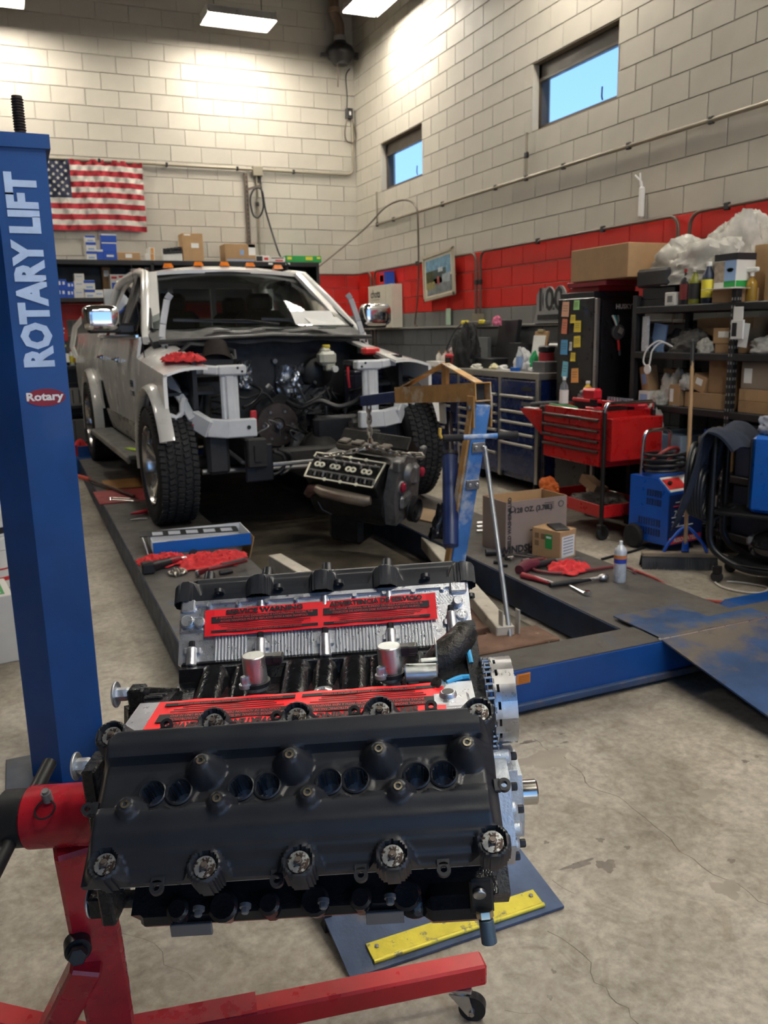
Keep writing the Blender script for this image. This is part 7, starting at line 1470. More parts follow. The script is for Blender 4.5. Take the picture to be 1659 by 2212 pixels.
lettering('lettering', '70/60/30', .05, WHT, fp, FPM @ TR(-.03, .275, 0), bold=.001); lettering('lettering', '280', .05, WHT, fp, FPM @ TR(-.10, .205, 0), bold=.001); rs = obj('name_strip', MB().box((0, -D2/2-.0048, .09), (W2-.03, .002, .045)), REDP, fp); lettering('lettering', 'ASSOCIATED', .038, WHT, rs, FPM @ TR(.0, .09, .0018), bold=.0006)
for z, w_ in ((.325, .2), (.35, .16), (.25, .22), (.185, .2)): obj('print_line', MB().box((-.03, -D2/2-.0048, z), (w_, .002, .007)), WHT if z != .325 else REDP, fp)
vt = MB(); [vt.box((-W2/2-.001, -.10+.022*i, z), (.003, .014, .045)) for i in range(6) for z in (.40, .34)]; [vt.box((-W2/2-.001, -.10+.022*i, z), (.003, .012, .05)) for i in range(9) for z in (.20, .135)]; obj('vent_slots', vt, BCN, bc, kind='stuff')
obj('handle', MB().tube(bend([(-.13, .12, .46), (-.13, .10, .80), (.13, .10, .80), (.13, .12, .46)], .06), .013, 10), CHROME, bc)
for s in (-1, 1): obj('wheel', MB().cyl((s*(W2/2+.005), .10, .085), (s*(W2/2+.045), .10, .085), .085, n=24, b=.012), RUB, bc)
for s in (-1, 1): obj('foot', MB().cyl((s*.13, -.12, 0), (s*.13, -.12, .062), .015, n=10), BLKM, bc)
cbl = [Vector((.15*math.cos(i*.62)+.01*math.sin(i*2), .02+.13*math.sin(i*.62), .52+.0035*i)) for i in range(40)]; obj('coiled_leads', MB().tube(smooth_path(cbl, 2), .011, 8), BLK, bc); obj('red_clamp_lead', MB().tube(smooth_path([(-.12, .05, .60), (0, .0, .68), (.12, .02, .66), (.05, .06, .58)]), .012, 8), mat('maroon_lead', (.25, .03, .03), .5), bc)
# ------------------------------------------------------------------ push broom
bb0, bb1 = Zp(1386, 1200, .075), Zp(1548, 1203, .075); bmid = bb0.lerp(bb1, .58); dirx = (bb1-bb0).normalized()
br_ = thing('push_broom', 'wooden handled push broom with black bristles and blue brace', 'broom', (bmid.x, bmid.y, 0)); Bm = Matrix.Translation((-bmid.x, -bmid.y, 0))
obj('block', MB().beam(bb0+Vector((0, 0, .012)), bb1+Vector((0, 0, .012)), .06, .028, 0, (0, 0, 1), .005), mat('broom_wood', (.22, .17, .12), .7), br_, Bm)
bs_ = MB(); rnd = random.Random(4); nrm = Vector((-dirx.y, dirx.x, 0)); Lb = (bb1-bb0).length
for i in range(150):
    for j in range(3):
        q = bb0+dirx*(Lb*(i+.5)/150)+nrm*((j-1)*.022); e_ = Vector((rnd.uniform(-.006, .006), rnd.uniform(-.006, .006), 0))+nrm*((j-1)*.03); bs_.add([q+dirx*.003, q-dirx*.003, q+e_-dirx*.004+Vector((0, 0, -.074)), q+e_+dirx*.004+Vector((0, 0, -.074)), q+nrm*.008+dirx*.002, q+nrm*.008+e_+Vector((0, 0, -.074))], [(0,1,2,3), (0,3,5,4), (1,4,5,2), (0,4,1), (2,5,3)])
obj('bristles', bs_, mat('black_bristle', (.012, .012, .016), .6), br_, Bm, 0, kind='stuff')
ht = Dp(1497, 738, 0) if False else None
hT = bmid+Vector((.02, .05, 1.30)); hT = EYE+_ray(1497, 738)*((bmid+Vector((0, .02, 0))-EYE).dot(FW)+.03)
obj('handle', MB().cyl(bmid+Vector((0, 0, .04)), hT, .0125, n=12), mat('broom_handle_wood', (.36, .22, .11), .5, var=.12), br_, Bm)
hv = hT-bmid
obj('socket', MB().cyl(bmid+Vector((0, 0, .03)), bmid+hv*.07, .024, .018, 14), BCB, br_, Bm); obj('brace', MB().tube(smooth_path([bmid-dirx*.13+Vector((0, 0, .03)), bmid-dirx*.09+Vector((0, 0, .10)), bmid+hv*.135, bmid+dirx*.09+Vector((0, 0, .10)), bmid+dirx*.13+Vector((0, 0, .03))]), .010, 8), BCB, br_, Bm)
obj('handle_label', MB().cyl(bmid+hv*.36, bmid+hv*.52, .0132, n=12, caps=False), PAPER, br_, Bm); obj('handle_band', MB().cyl(bmid+hv*.40, bmid+hv*.43, .0136, n=12, caps=False), YELP, br_, Bm); obj('handle_tip', MB().cyl(hT-hv*.13, hT+hv*.003, .0135, n=12, b=.003), BLK, br_, Bm)
# ------------------------------------------------------------------ welding machine on its cart
WCM = TR(3.92, 3.46, 0, 0, 0, -1.08)
wc = thing('welding_cart', 'black tube welding cart with blue welder and coiled leads', 'welding cart', WCM); WT = mat('cart_tube_black', (.01, .01, .011), .4)
for y in (-.14, .12):
    obj('side_tube', MB().tube(bend([(-.30, y, .88), (-.30, y, .20), (-.12, y, .10), (.40, y, .10), (.40, y, .60)], .10), .021, 12), WT, wc)
obj('top_bar', MB().cyl((-.30, -.14, .86), (-.30, .12, .86), .018, n=12), WT, wc); obj('deck', MB().box((.10, -.01, .42), (.75, .30, .02), 0, None, .004), WT, wc); obj('base_shelf', MB().box((.12, -.01, .125), (.62, .30, .012), 0, None, .004), WT, wc)
for y in (-.14, .12): q = obj('caster', MB().box((-.24, y, .075), (.05, .035, .05), 0, None, .006), WT, wc); obj('caster_wheel', MB().cyl((-.24, y-.014, .035), (-.24, y+.014, .035), .035, n=16, b=.006), RUB, q)
for y in (-.20, .18): obj('rear_wheel', MB().cyl((.40, y-.02, .10), (.40, y+.02, .10), .10, n=22, b=.012), RUB, wc)
wd = obj('welder_case', MB().box((.16, -.01, .66), (.52, .24, .44), 0, None, .02), mat('welder_blue', (.006, .10, .42), .3, var=.06, coat=.3), wc); obj('front_face', MB().box((-.105, -.01, .66), (.012, .22, .40), 0, None, .004), WT, wd); obj('logo_disc', MB().cyl((.08, -.131, .74), (.08, -.134, .74), .045, n=24), WHT, wd); lettering('lettering', 'M', .06, mat('welder_blue2', (.006, .10, .42), .4), wd, TR(.08, -.1345, .74, PI/2), bold=.001)
for k in range(6): r_ = .13+.012*k; obj('coiled_lead', MB().tube(smooth_path([(-.33-.012*k, -.16-.01*k+r_*.7*math.cos(a)*(.9), .62+.02*k-.10+r_*1.1*math.sin(a)) for a in [2*PI*i/10 for i in range(11)]], 3), .011, 8), BLK, wc)
for k in range(4): obj('hanging_lead', MB().tube(smooth_path([(-.31, .10-.03*k, .84), (-.36, .02-.04*k, .60-.03*k), (-.35, .08-.05*k, .40-.02*k), (-.20, -.02, .44)]), .011, 8), BLK, wc)
jk = MB(); rndj = [.7, 2.1, 4.0]
def jf(u, v):
    t = v*2-1; y = -.36+.58*u; fold = .022*math.sin(u*19+v*4)+.014*math.sin(u*37-v*7)
    if t < 0: return (-.30-.03+fold*.8-.10*(-t)*(-t), y*(1+.25*(-t)), .905-.56*(-t)**1.1*(1-.25*abs(math.sin(u*5)))+.0)
    return (-.30+.16*t+fold*.3, y, .905+.012*math.sin(u*9)-.10*t*t)
shell(jk, jf, 40, 26, (.012, 0, .010)); obj('work_jacket', jk, mat('navy_cloth', (.014, .02, .036), .85, var=.25, vs_=9, bump=.3, bs=140), None, WCM @ TR(0, .02, 0), 60, 'navy work jacket draped over the welding cart handle', 'jacket')
jg = thing('washer_jug', 'white plastic gallon jug standing on the welder', 'jug', WCM @ TR(.14, .05, .8815)); obj('body', MB().lathe([(.07, 0), (.078, .01), (.078, .15), (.06, .20), (.025, .245), (.022, .265)], None, 20), mat('milky_jug', (.72, .72, .7), .35), jg); obj('cap', MB().cyl((0, 0, .262), (0, 0, .285), .024, n=16, b=.003), WHT, jg)
heap('checked_cloth', 'grey and red cloth lying on the welder beside the jug', 'cloth', WCM @ Vector((.02, -.02, .8815)), (.20, .24, .12), mat('grey_red_cloth', (.28, .30, .36), .8, var=.3, vs_=12, wear=((.5, .02, .04), .62, 8, .04)), seed=61)
wh = thing('welding_helmet', 'shiny black welding helmet on the lower cart shelf', 'helmet', WCM @ TR(.02, -.02, .132)); obj('shell', MB().ball((0, 0, .10), (.13, .12, .10), 18), mat('gloss_black_helmet', (.01, .01, .011), .12, coat=.5), wh); obj('visor', MB().box((-.105, -.02, .13), (.04, .10, .05), 0, None, .01), GREYM, wh)
carton('yellow_case', 'yellow plastic case behind the helmet on the cart', 'case', tuple((WCM @ Vector((.24, .06, .132)))-Vector((.05, .035, 0))), tuple((WCM @ Vector((.24, .06, .132)))+Vector((.05, .035, .22))), mat('safety_yellow', (.65, .42, .02), .5))
obj('looped_wire', MB().tube(smooth_path([Zp(1545, 1258, .008), Zp(1560, 1268, .008), Zp(1600, 1278, .008), Zp(1645, 1280, .008), Zp(1655, 1268, .008), Zp(1600, 1258, .008), Zp(1570, 1256, .008)]), .006, 6), mat('dirty_white_wire', (.5, .46, .4), .6), None, None, 38, 'loop of dirty white wire on the floor by the welding cart', 'wire')
obj('air_hose', MB().tube(smooth_path([Zp(1372, 1232, .012), Zp(1420, 1252, .012), Zp(1470, 1285, .012), Zp(1560, 1300, .012), Zp(1640, 1290, .012), Zp(1659, 1285, .012)]), .009, 8), mat('red_air_hose', (.30, .04, .035), .5), None, None, 38, 'thin red air hose trailing on the floor past the runway', 'hose')
jj = Zp(1648, 1296, 0); obj('floor_jack_handle', MB().prism([(0, 0), (.30, 0), (.30, .22), (.24, .22)], 0, .10, 0, Matrix.Translation((jj.x-.03, jj.y-.03, 0)) @ rotm(PI/2, 0, -.3)), mat('jack_red', (.5, .015, .015), .4), None, None, 38, 'red steel wedge of a floor jack beyond the runway', 'jack')
obj('floor_cable', MB().tube(smooth_path([Zp(1300, 1208, .008), Zp(1330, 1200, .008), Zp(1370, 1190, .008), Zp(1398, 1180, .008)]), .009, 8), BLK, None, None, 38, 'short black cable on the floor beside the charger', 'cable')

# ------------------------------------------------------------------ things on the right runway
ZR_ = .1805
def open_box(name, label, P0, P1, w_, h, mt, inner, prints=(), group=None):
    """open-topped carton with real walls; P0->P1 is its front bottom edge"""
    d = (P1-P0); L_ = d.length; ang = math.atan2(d.y, d.x); M_ = Matrix.Translation((P0.x, P0.y, P0.z)) @ rotm(0, 0, ang); t = .006
    o = thing(name, label, 'box', M_, group)
    f = obj('front_wall', MB().box((L_/2, t/2, h/2), (L_, t, h)), mt, o); obj('back_wall', MB().box((L_/2, w_-t/2, h/2), (L_, t, h)), inner, o); obj('side_wall', MB().box((t/2, w_/2, h/2), (t, w_-2*t, h)), mt, o); obj('side_wall', MB().box((L_-t/2, w_/2, h/2), (t, w_-2*t, h)), inner, o); obj('bottom', MB().box((L_/2, w_/2, t/2), (L_-2*t, w_-2*t, t)), inner, o)
    for (u, v, s, size, rot) in prints: lettering('lettering', s, size, INK, f, TR(u*L_, -.0008, v*h, PI/2, rot, 0), bold=size*.05)
    return o, f, L_
WBX = mat('washed_brown_card', (.27, .205, .175), .75, var=.06); bx0, bx1 = Zp(1092, 1198, ZR_), Zp(1236, 1176, ZR_)
bx1 = bx0+(bx1-bx0).normalized()*.44
o, f, L_ = open_box('open_carton', 'open tan windshield washer carton on the right runway', bx0, bx1, .26, .315, WBX, CARD, [(.40, .82, '6-128 OZ. (3.78L)', .042, 0), (.06, .42, 'WINDSHIELD WASHER FLUID', .032, -PI/2), (.32, .07, 'WINDSHIELD', .06, 0)])
for u in (.62, .9): obj('recycle_mark', MB().torus(.018, .002, TR(u*L_ if u > .7 else .11*L_*.9, -.001, .27, PI/2), 16, 5), INK, f)
b = MB(); [b.box((.70*L_, -.0008, .285-.012*k), (.07, .001, .004)) for k in range(4)]; b.box((.62*L_, -.0008, .13), (.2, .001, .008)); obj('small_print', b, INK, f)
s0, s1 = Zp(1149, 1198, ZR_), Zp(1209, 1212, ZR_)
dv = (s1-s0); sb_ = thing('small_carton', 'small brown carton with green sticker and shipping label on the runway', 'box', Matrix.Translation(s0) @ rotm(0, 0, math.atan2(dv.y, dv.x))); L2 = dv.length
obj('body', MB().box((L2/2, .075, .085), (L2, .15, .17), 0, None, .002), CARD, sb_); obj('green_sticker', MB().box((L2*.60, -.0006, .10), (.05, .001, .085)), GRN, sb_); obj('sticker_text', MB().box((L2*.60, -.0012, .125), (.036, .001, .012)), WHT, sb_); obj('shipping_label', MB().box((L2+.0006, .075, .075), (.001, .12, .125)), PAPER, sb_); pb = MB(); [pb.box((L2+.0012, .075, .125-.018*k), (.001, .09, .005)) for k in range(6)]; obj('label_print', pb, mat('grey_ink', (.15, .17, .25), .6), sb_)
for k in range(3): obj('care_symbol', MB().box((.035+.045*(k % 2), -.0006, .125-.045*(k//2)), (.03, .001, .032)), BRN, sb_)
obj('mobile_phone', MB().box((0, 0, .006), (.09, .155, .011), 0, None, .004), BLK, None, Matrix.Translation(s0) @ rotm(0, 0, math.atan2(dv.y, dv.x)) @ TR(L2*.62, .08, .1705, 0, 0, 1.0), 38, 'black flat phone resting on the small brown carton', 'phone')
cp_ = Zp(1338, 1256, ZR_); sc = thing('spray_can', 'white and blue spray can with orange band standing on the runway', 'spray can', cp_); obj('can', MB().lathe([(.030, 0), (.0325, .004), (.0325, .165), (.030, .178), (.014, .196), (.012, .200)], None, 24), mat('can_white', (.66, .68, .70), .3, .2, var=.05), sc); obj('orange_band', MB().lathe([(.0329, .128), (.0329, .148)], None, 24, caps=False), mat('can_orange', (.65, .22, .06), .4), sc); obj('blue_band', MB().lathe([(.0329, .104), (.0329, .128)], None, 24, caps=False), mat('can_blue', (.03, .06, .35), .4), sc); obj('nozzle', MB().cyl((0, 0, .198), (0, 0, .222), .009, n=12, b=.002), WHT, sc); obj('blue_side', MB().lathe([(.0331, .015), (.0331, .165)], rotm(0, 0, -.9), 8, caps=False, arc=.8), _M['can_blue'], sc)
cloth('red_rag', 'crumpled red shop rag among the tools on the right runway', 'rag', Zp(1228, 1232, ZR_), (.24, .22, .055), REDRAG, 71)
hp_ = [Zp(1118, 1228, ZR_+.012), Zp(1135, 1212, ZR_+.012), Zp(1180, 1208, ZR_+.012), Zp(1150, 1228, ZR_+.012), Zp(1200, 1238, ZR_+.012), Zp(1280, 1230, ZR_+.012), Zp(1330, 1224, ZR_+.012), Zp(1362, 1228, ZR_+.012), Zp(1372, 1236, ZR_+.014)]
obj('red_hose', MB().tube(smooth_path(hp_), .0085, 8), mat('dull_red_hose', (.17, .03, .035), .5), None, None, 38, 'dull red hose curling across the tools on the right runway', 'hose')
ag = thing('air_ratchet', 'maroon and black air ratchet with steel head on the right runway', 'power tool', Zp(1130, 1240, ZR_)); q0 = Zp(1130, 1240, ZR_)
def rel(px, py, dz=.02): return Zp(px, py, ZR_)-q0+Vector((0, 0, dz))
obj('body', MB().tube([rel(1122, 1240), rel(1140, 1232, .03), rel(1160, 1228, .03)], [.03, .032, .026], 12), mat('maroon_tool', (.12, .02, .035), .4), ag); obj('grip', MB().tube([rel(1155, 1230, .025), rel(1198, 1222, .025)], .02, 12), BLK, ag); obj('nose', MB().tube([rel(1195, 1222, .025), rel(1215, 1219, .025), rel(1250, 1213, .02)], [.016, .011, .008], 10), GREYM, ag); obj('lower_arm', MB().tube([rel(1128, 1248, .014), rel(1155, 1255, .014), rel(1190, 1266, .010)], [.018, .014, .006], 10), mat('red_grip', (.28, .02, .03), .4), ag)
tool('wrench', 'slim steel wrench under the air ratchet', [Zp(1155, 1245, ZR_+.008), Zp(1205, 1262, ZR_+.008)], .005, STEEL)
rt = tool('ratchet_wrench', 'large black handled ratchet wrench on the right runway', [Zp(1188, 1264, ZR_+.018), Zp(1235, 1257, ZR_+.018), Zp(1262, 1254, ZR_+.018), Zp(1298, 1247, ZR_+.018)], [.013, .016, .010, .009], BLK, 10); qh = Zp(1303, 1247, ZR_+.02)-Zp(1188, 1264, ZR_+.018); obj('ratchet_head', MB().ball(qh, (.034, .026, .019), 14), STEEL, rt); obj('shaft', MB().tube([Zp(1255, 1254, ZR_+.018)-Zp(1188, 1264, ZR_+.018), qh], .010, 10), STEEL, rt)
r2_ = tool('small_ratchet', 'small chrome ratchet beneath the large one', [Zp(1232, 1266, ZR_+.010), Zp(1262, 1282, ZR_+.010)], .006, CHROME, 8); obj('ratchet_head', MB().cyl(Zp(1268, 1286, ZR_)-Zp(1232, 1266, ZR_+.010)+Vector((0, 0, .0)), Zp(1268, 1286, ZR_)-Zp(1232, 1266, ZR_+.010)+Vector((0, 0, .024)), .019, n=16, b=.004), CHROME, r2_)
sk = 'loose chrome and black socket beside the washer carton'
for k, (px, py, m_) in enumerate(((1092, 1206, CHROME), (1108, 1212, CHROME), (1085, 1214, BLKM), (1098, 1202, BLKM), (1140, 1200, CHROME), (1128, 1212, STEEL), (1088, 1200, BLKM), (1096, 1220, BLKM))):
    p = Zp(px, py, ZR_+.012); tool('socket', sk, [p, p+Vector((.05*math.cos(k*1.3), .05*math.sin(k*1.3), 0))], .011, m_, 10, None, 'loose sockets on the right runway', 'socket')
tool('socket_extension', 'long chrome extension lying by the sockets', [Zp(1100, 1198, ZR_+.008), Zp(1150, 1204, ZR_+.008)], .006, CHROME); p = Zp(1049, 1193, ZR_+.022); tool('deep_socket', 'big black deep socket on the runway edge', [p, p+Vector((.06, -.02, 0))], .021, BLKM, 14)
for k in range(3): tool('bright_bolt', 'bright stacked bolt behind the crane mast', [Zp(1030, 1130+9*k, ZR_+.02), Zp(1048, 1129+9*k, ZR_+.02)], .011, STEEL, 8, None, 'bright bolts behind the crane mast')
heap('black_bag', 'shiny black plastic bag slumped beside the crane ram', 'bag', Zp(962, 1215, 0.0), (.22, .26, .42), mat('black_bin_liner', (.012, .012, .015), .18, bump=1, bs=30), seed=81)
carton('wood_plank', 'bare plywood offcut lying on the right runway', 'plank', (2.45, 5.05, ZR_), (2.72, 5.85, ZR_+.015), mat('bare_ply', (.34, .24, .15), .7, var=.15), rz=.25)
# ------------------------------------------------------------------ things on the left runway
t0_, t1_ = Zp(332, 1199, ZR_), Zp(543, 1176, ZR_)
BLC = mat('bright_blue_card', (.006, .12, .48), .45, var=.05); GWH = mat('white_card', (.68, .69, .72), .55, var=.04)
o, f, L_ = open_box('parts_tray', 'shallow blue and white parts box holding a black gasket', t0_, t1_, .34, .075, BLC, GWH)
for s in o.children:
    if s.name.startswith('side_wall'): s.data.materials[0] = GWH
obj('open_flap', MB().box((L_-.02, .20, .10), (.006, .24, .16), 0, None), CARD, o, TR(.03, 0, 0, 0, .25)); obj('end_flap', MB().box((-.03, .15, .045), (.006, .30, .09)), GWH, o, TR(0, 0, 0, 0, -.2)); obj('bag_of_bolts', MB().ball((.12, .08, .03), (.06, .05, .03), 10), CLEARB, o)
gk = MB(); Lg = .56
for yy in (-.055, .055): gk.box((0, yy, 0), (Lg, .018, .004))
for xx in (-.27, -.17, -.06, .05, .16, .27): gk.box((xx, 0, 0), (.035, .11, .0038))
gk.box((-.30, .0, 0), (.06, .12, .0039)); obj('intake_gasket', gk, mat('charcoal_gasket', (.03, .032, .034), .45, var=.2), None, Matrix.Translation(t0_) @ rotm(0, 0, math.atan2((t1_-t0_).y, (t1_-t0_).x)) @ TR(.27, .19, .080, .05, .03, -.05), 38, 'long black engine gasket with window holes lying in the blue tray', 'gasket')
cloth('red_rag', 'crumpled red shop rag under the black pistol tool', 'rag', Zp(355, 1215, ZR_), (.32, .26, .05), REDRAG, 91); cloth('red_rag', 'larger spread red shop rag beside the chain links', 'rag', Zp(460, 1213, ZR_), (.44, .34, .05), REDRAG, 92); 
q0 = Zp(325, 1238, ZR_); dg = thing('cordless_ratchet', 'black and red cordless ratchet lying on the left runway', 'power tool', q0)
def rel2(px, py, dz=.03): return Zp(px, py, ZR_)-q0+Vector((0, 0, dz))
obj('handle', MB().tube([rel2(318, 1238), rel2(345, 1230), rel2(368, 1224)], [.03, .028, .024], 12), BLK, dg); obj('battery', MB().box(rel2(320, 1238, .032), (.07, .075, .062), 0, None, .008), BLK, dg); obj('body', MB().tube([rel2(366, 1224), rel2(390, 1218)], [.026, .022], 12), mat('dark_red_tool', (.20, .01, .02), .4), dg); obj('head', MB().tube([rel2(390, 1218, .028), rel2(402, 1215, .026)], .014, 10), STEEL, dg)
cl = thing('chain_links', 'small pile of pale chain links on the left runway', 'chain', Zp(382, 1240, ZR_))
for k in range(9): a = k*2.4; obj('chain_link', LKM, None, cl, TR(.035*math.cos(a)*(.4+.1*k), .03*math.sin(a)*(.4+.1*k), .006+.0035*(k % 3), PI/2, a, 0, (1.15, 1.15, 1.15)))
q0 = Zp(428, 1238, ZR_); mr = tool('torque_bar', 'maroon and black breaker bar lying over the red rag', [Zp(428, 1238, ZR_+.02), Zp(450, 1230, ZR_+.045), Zp(532, 1210, ZR_+.045)], [.017, .013, .013], mat('maroon_bar', (.16, .015, .02), .4), 10); obj('grip', MB().tube([Zp(478, 1222, ZR_+.047)-Zp(428, 1238, ZR_+.02), Zp(528, 1210, ZR_+.047)-Zp(428, 1238, ZR_+.02)], .0145, 10), BLK, mr); obj('end_knob', MB().ball(Vector((0, 0, 0)), .02, 10), STEEL, mr)
p = Zp(474, 1238, ZR_+.014); tool('deep_socket', 'short black socket beside the red rag', [p, p+Vector((.075, .01, 0))], .013, BLK, 12); tool('round_cap', 'black round cap behind the red rags', [Zp(418, 1196, ZR_+.004), Zp(418, 1196, ZR_+.02)], .028, BLK, 16)
carton('floor_mat', 'red rubber mat hanging over the runway beside the front wheel', 'mat', (.50, 6.95, ZR_), (1.0, 7.55, ZR_+.008), mat('red_rubber_mat', (.38, .06, .06), .6, var=.15)); carton('plywood_sheet', 'orange stained board under the running board', 'board', (.62, 7.6, ZR_), (1.05, 8.1, ZR_+.01), mat('orange_board', (.35, .17, .05), .6, var=.25))
tool('breaker_bar', 'long dark bar with red grip lying on the red mat', [Zp(170, 1029, ZR_+.03), Zp(190, 1035, ZR_+.03), Zp(290, 1072, ZR_+.03)], [.018, .013, .011], mat('brown_bar', (.08, .05, .04), .5), 10, ('grip', MB().tube([(0, 0, 0), (Zp(190, 1035, ZR_+.03)-Zp(170, 1029, ZR_+.03))*1.2], .021, 10), mat('orange_red_grip', (.55, .08, .05), .5)))
for k in range(2): tool('combination_wrench', ('chrome combination wrench beside the front wheel', 'second chrome combination wrench touching the first')[k], [Zp(240, 1076+4*k, ZR_+.01), Zp(300, 1079+5*k, ZR_+.01)], .008, CHROME, 8, ('jaw', MB().ball((0, 0, 0), (.022, .022, .009), 10), CHROME))
tool('needle_pliers', 'red handled pliers tucked against the tyre', [Zp(282, 1110, ZR_+.02), Zp(296, 1108, ZR_+.02), Zp(318, 1104, ZR_+.025)], [.004, .014, .018], RPL, 10); tool('steel_rule', 'thin bright steel strip pointing at the tyre', [Zp(281, 1123, ZR_+.005), Zp(318, 1120, ZR_+.005)], .005, STEEL, 6)
st_m = TM @ Vector((-1.03, .98, .419)); obj('neon_strip', MB().box((0, 0, .004), (.05, .20, .008), 0, None, .002), mat('neon_yellow', (.55, .85, .04), .4), None, Matrix.Translation(st_m) @ rotm(0, 0, .3), 38, 'neon yellow strip lying on the running board', 'strip')
# ------------------------------------------------------------------ on the truck
p = TM @ Vector((-.80, -.12, 1.155)); hr = cloth('red_rag', 'red rag bunched on the front fender of the truck', 'rag', p-Vector((0, 0, .02)), (.26, .40, .07), REDRAG, 95, .5)
for k, (dx, dy, w_, h_, rz, lb) in enumerate(((.42, .57, .34, .20, -.1, 'white work order sheet lying at the base of the windshield'), (.50, .52, .30, .16, .1, 'second white sheet slipped under the wiper'))): obj('paper_sheet', MB().box((0, 0, 0), (w_, h_, .004)), PAPER, None, TM @ TR(dx, dy, 1.435-.03*k, .55-.15*k, 0, rz), 38, lb, 'paper')
# ------------------------------------------------------------------ left of the lift column
gb = thing('white_green_box', 'white carton with green print standing left of the lift column', 'box', Matrix.Translation(Zp(44, 1427, 0)) @ rotm(0, 0, .12)); obj('body', MB().box((-.20, .16, .165), (.40, .32, .33), 0, None, .004), WHB, gb); obj('green_panel', MB().box((-.21, -.0006, .15), (.16, .001, .18)), GRN, gb); obj('green_panel', MB().box((.0006, .13, .19), (.001, .16, .22)), GRN, gb); obj('green_panel', MB().box((-.13, .16, .3306), (.20, .26, .001)), GRN, gb); [obj('print_line', MB().box((.0012, .13, .12+.035*k), (.001, .13, .012)), WHT, gb) for k in range(5)]; [obj('print_line', MB().box((-.13, .06+.05*k, .3312), (.17, .014, .001)), WHT, gb) for k in range(5)]
def bucket(label, c, z, h, bands):
    o = thing('bucket', label, 'bucket', Matrix.Translation((c.x, c.y, z))); obj('body', MB().lathe([(.135, 0), (.14, .004), (.152, h-.06), (.16, h-.055), (.16, h)], None, 28), WHT, o)
    for (z0, z1, m_) in bands: obj('band', MB().lathe([(.141+.011*z0/h+.002, z0), (.141+.011*z1/h+.002, z1)], None, 28, caps=False), m_, o)
    obj('lid', MB().lathe([(.163, h), (.163, h+.012), (.15, h+.02)], None, 28), WHT, o); return o
pb_ = Zp(-10, 1262, 0); bucket('white bucket with red stripe left of the lift column', pb_, 0, .30, [(.05, .075, REDP), (.12, .13, REDP)]); bucket('white bucket with black stripe stacked on the red striped one', pb_, .323, .20, [(.02, .06, BLK)])
lc = thing('dark_tool_chest', 'dark blue tool chest standing far left beyond the column', 'tool chest', (-.75, 7.6, 0)); obj('body', MB().box((0, 0, .48), (1.0, .5, .80), 0, None, .01), CDB, lc); obj('top', MB().box((0, 0, .90), (1.04, .54, .04), 0, None, .006), TOPM, lc)
for k in range(4): d_ = obj('drawer', MB().box((0, -.256, .20+.18*k), (.92, .015, .16), 0, None, .004), CDB, lc); obj('drawer_pull', MB().cyl((-.44, -.275, .26+.18*k), (.44, -.275, .26+.18*k), .01, n=8), TRIM, d_)
for s in (-1, 1): obj('foot', MB().box((s*.42, 0, .04), (.08, .4, .08)), BLKM, lc)
obj('red_airline', MB().tube(smooth_path([Vector((-.9, 7.25, .80)), Vector((-.45, 7.24, .92)), Vector((-.22, 7.24, .80)), Vector((-.18, 7.22, .55)), Vector((-.4, 7.22, .42)), Vector((-.9, 7.24, .45))]), .012, 8), mat('bright_red_hose', (.55, .04, .04), .5), None, None, 38, 'red air line looping in front of the dark tool chest', 'hose'); obj('blue_airline', MB().tube(smooth_path([Vector((-.9, 7.2, .60)), Vector((-.4, 7.2, .66)), Vector((-.16, 7.2, .64))]), .010, 8), mat('pale_blue_hose', (.08, .22, .45), .5), None, None, 38, 'thin blue air line beside the red one on the tool chest', 'hose')
carton('white_parts_box', 'white box with red and blue stripes on the dark tool chest', 'box', (-.55, 7.45, .921), (-.22, 7.75, 1.05), WHB, None, [('-Y', 0, .1, .95, .12, REDP), ('-Y', 0, -.2, .95, .1, BLUEB)])
heap('red_rag', 'red cloth bundle on the floor near the rear wheel', 'rag', Vector((.60, 10.55, 0)), (.30, .26, .30), REDRAG, seed=97)
# ------------------------------------------------------------------ wear and painted shade on the floor
CRK = mat('crack_dark', (.13, .11, .09), .9, var=.2)  # cracks are drawn as thin dark strips
def crack(pts, w_=.0016, seed=1):
    rnd = random.Random(seed); P = [Zp(x, y, 0) for x, y in pts]; Q = []
    for a, b in zip(P, P[1:]):
        n_ = max(2, int((b-a).length/.03)); dn = Vector((-(b-a).y, (b-a).x, 0)).normalized()
        for i in range(n_): Q.append(a.lerp(b, i/n_)+dn*rnd.uniform(-.009, .009))
    Q.append(P[-1]); V = []; F = []
    for i, q in enumerate(Q):
        t = (Q[min(i+1, len(Q)-1)]-Q[max(i-1, 0)]).normalized(); n = Vector((-t.y, t.x, 0)); ww = w_*rnd.uniform(.35, 1.0); V += [q+n*ww+Vector((0, 0, .0006)), q-n*ww+Vector((0, 0, .0006))]
        if i: F.append((2*i-2, 2*i-1, 2*i+1, 2*i))
    obj('crack', MB().add(V, F), CRK, floor)
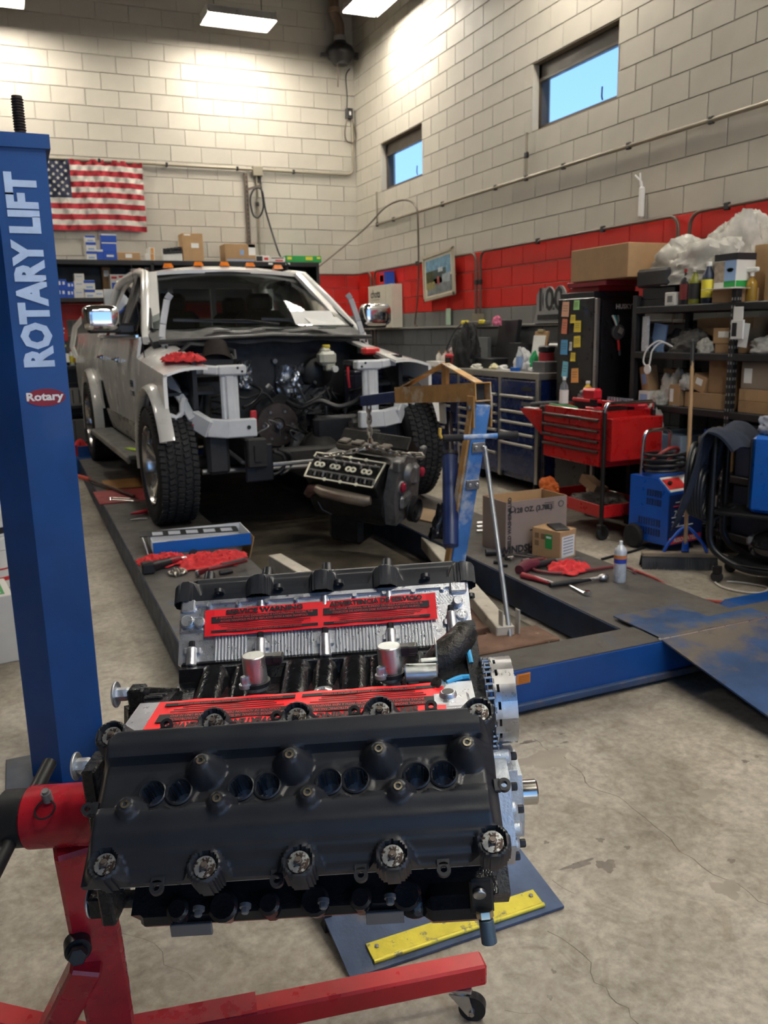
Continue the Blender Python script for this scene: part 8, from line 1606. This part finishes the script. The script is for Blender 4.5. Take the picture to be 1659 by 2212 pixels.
crack([(1150, 1598), (1215, 1635), (1255, 1670), (1275, 1700), (1330, 1722), (1400, 1770), (1440, 1800), (1470, 1840), (1540, 1890), (1595, 1905), (1640, 1945), (1700, 1970)], .0016, 2); crack([(1185, 2010), (1240, 2045), (1275, 2080), (1290, 2120), (1320, 2150), (1350, 2180), (1375, 2215), (1390, 2250)], .0016, 3); crack([(1195, 1900), (1243, 1932)], .0018, 4); crack([(232, 2010), (330, 2040), (360, 2080), (420, 2120)], .001, 5); crack([(180, 1192), (300, 1188)], .004, 6); crack([(1090, 2180), (1160, 2190), (1230, 2240)], .0008, 7)
OIL = mat('oil_or_shade_patch', (.16, .135, .11), .35, var=.25, vs_=30)
def stain(px, py, rx, ry, seed, mt=OIL):
    rnd = random.Random(seed); c = Zp(px, py, 0); ph = [rnd.uniform(0, 6) for _ in range(4)]; P = []
    for i in range(30):
        a = 2*PI*i/30; r = 1+.22*math.sin(3*a+ph[0])+.15*math.sin(5*a+ph[1])+.08*math.sin(11*a+ph[2]); P.append((c.x+rx*r*math.cos(a)+ry*0, c.y+ry*r*math.sin(a)))
    obj('oil_or_shade_patch', MB().add([(x, y, .0008) for x, y in P], [tuple(range(30))]), mt, floor)
GRIME_SHADE = mat('grime_and_shade_patch', (.10, .085, .062), .5, var=.35, vs_=6, wear=((.17, .145, .105), .58, 3, .2))  # grime plus the shade under the truck, put into one dark colour
obj('oil_or_shade_patch', MB().add([(1.19+.02*math.sin(i), 3.25+i*.35, .0007) for i in range(18)]+[(2.31+.02*math.cos(i), 3.25+(17-i)*.35, .0007) for i in range(18)], [tuple(range(36))[::-1]]), GRIME_SHADE, floor)
stain(1310, 1870, .028, .026, 1); stain(1250, 1868, .05, .012, 2); stain(1297, 1815, .012, .011, 3); stain(1355, 1831, .009, .009, 4); stain(1140, 1603, .03, .01, 5); stain(1220, 1604, .016, .006, 6); stain(1580, 1860, .011, .010, 7); stain(1188, 2155, .006, .008, 8); stain(1196, 2099, .005, .008, 9); stain(1180, 1820, .008, .008, 10); stain(1213, 1585, .012, .008, 11); stain(1610, 1645, .012, .01, 12); stain(1380, 2055, .018, .016, 13, mat('faint_stain', (.33, .29, .235), .5, var=.2)); stain(1570, 1920, .04, .035, 14, _M['faint_stain']); stain(1180, 1640, .10, .06, 15, _M['faint_stain']); stain(1530, 1715, .05, .03, 16, _M['faint_stain'])
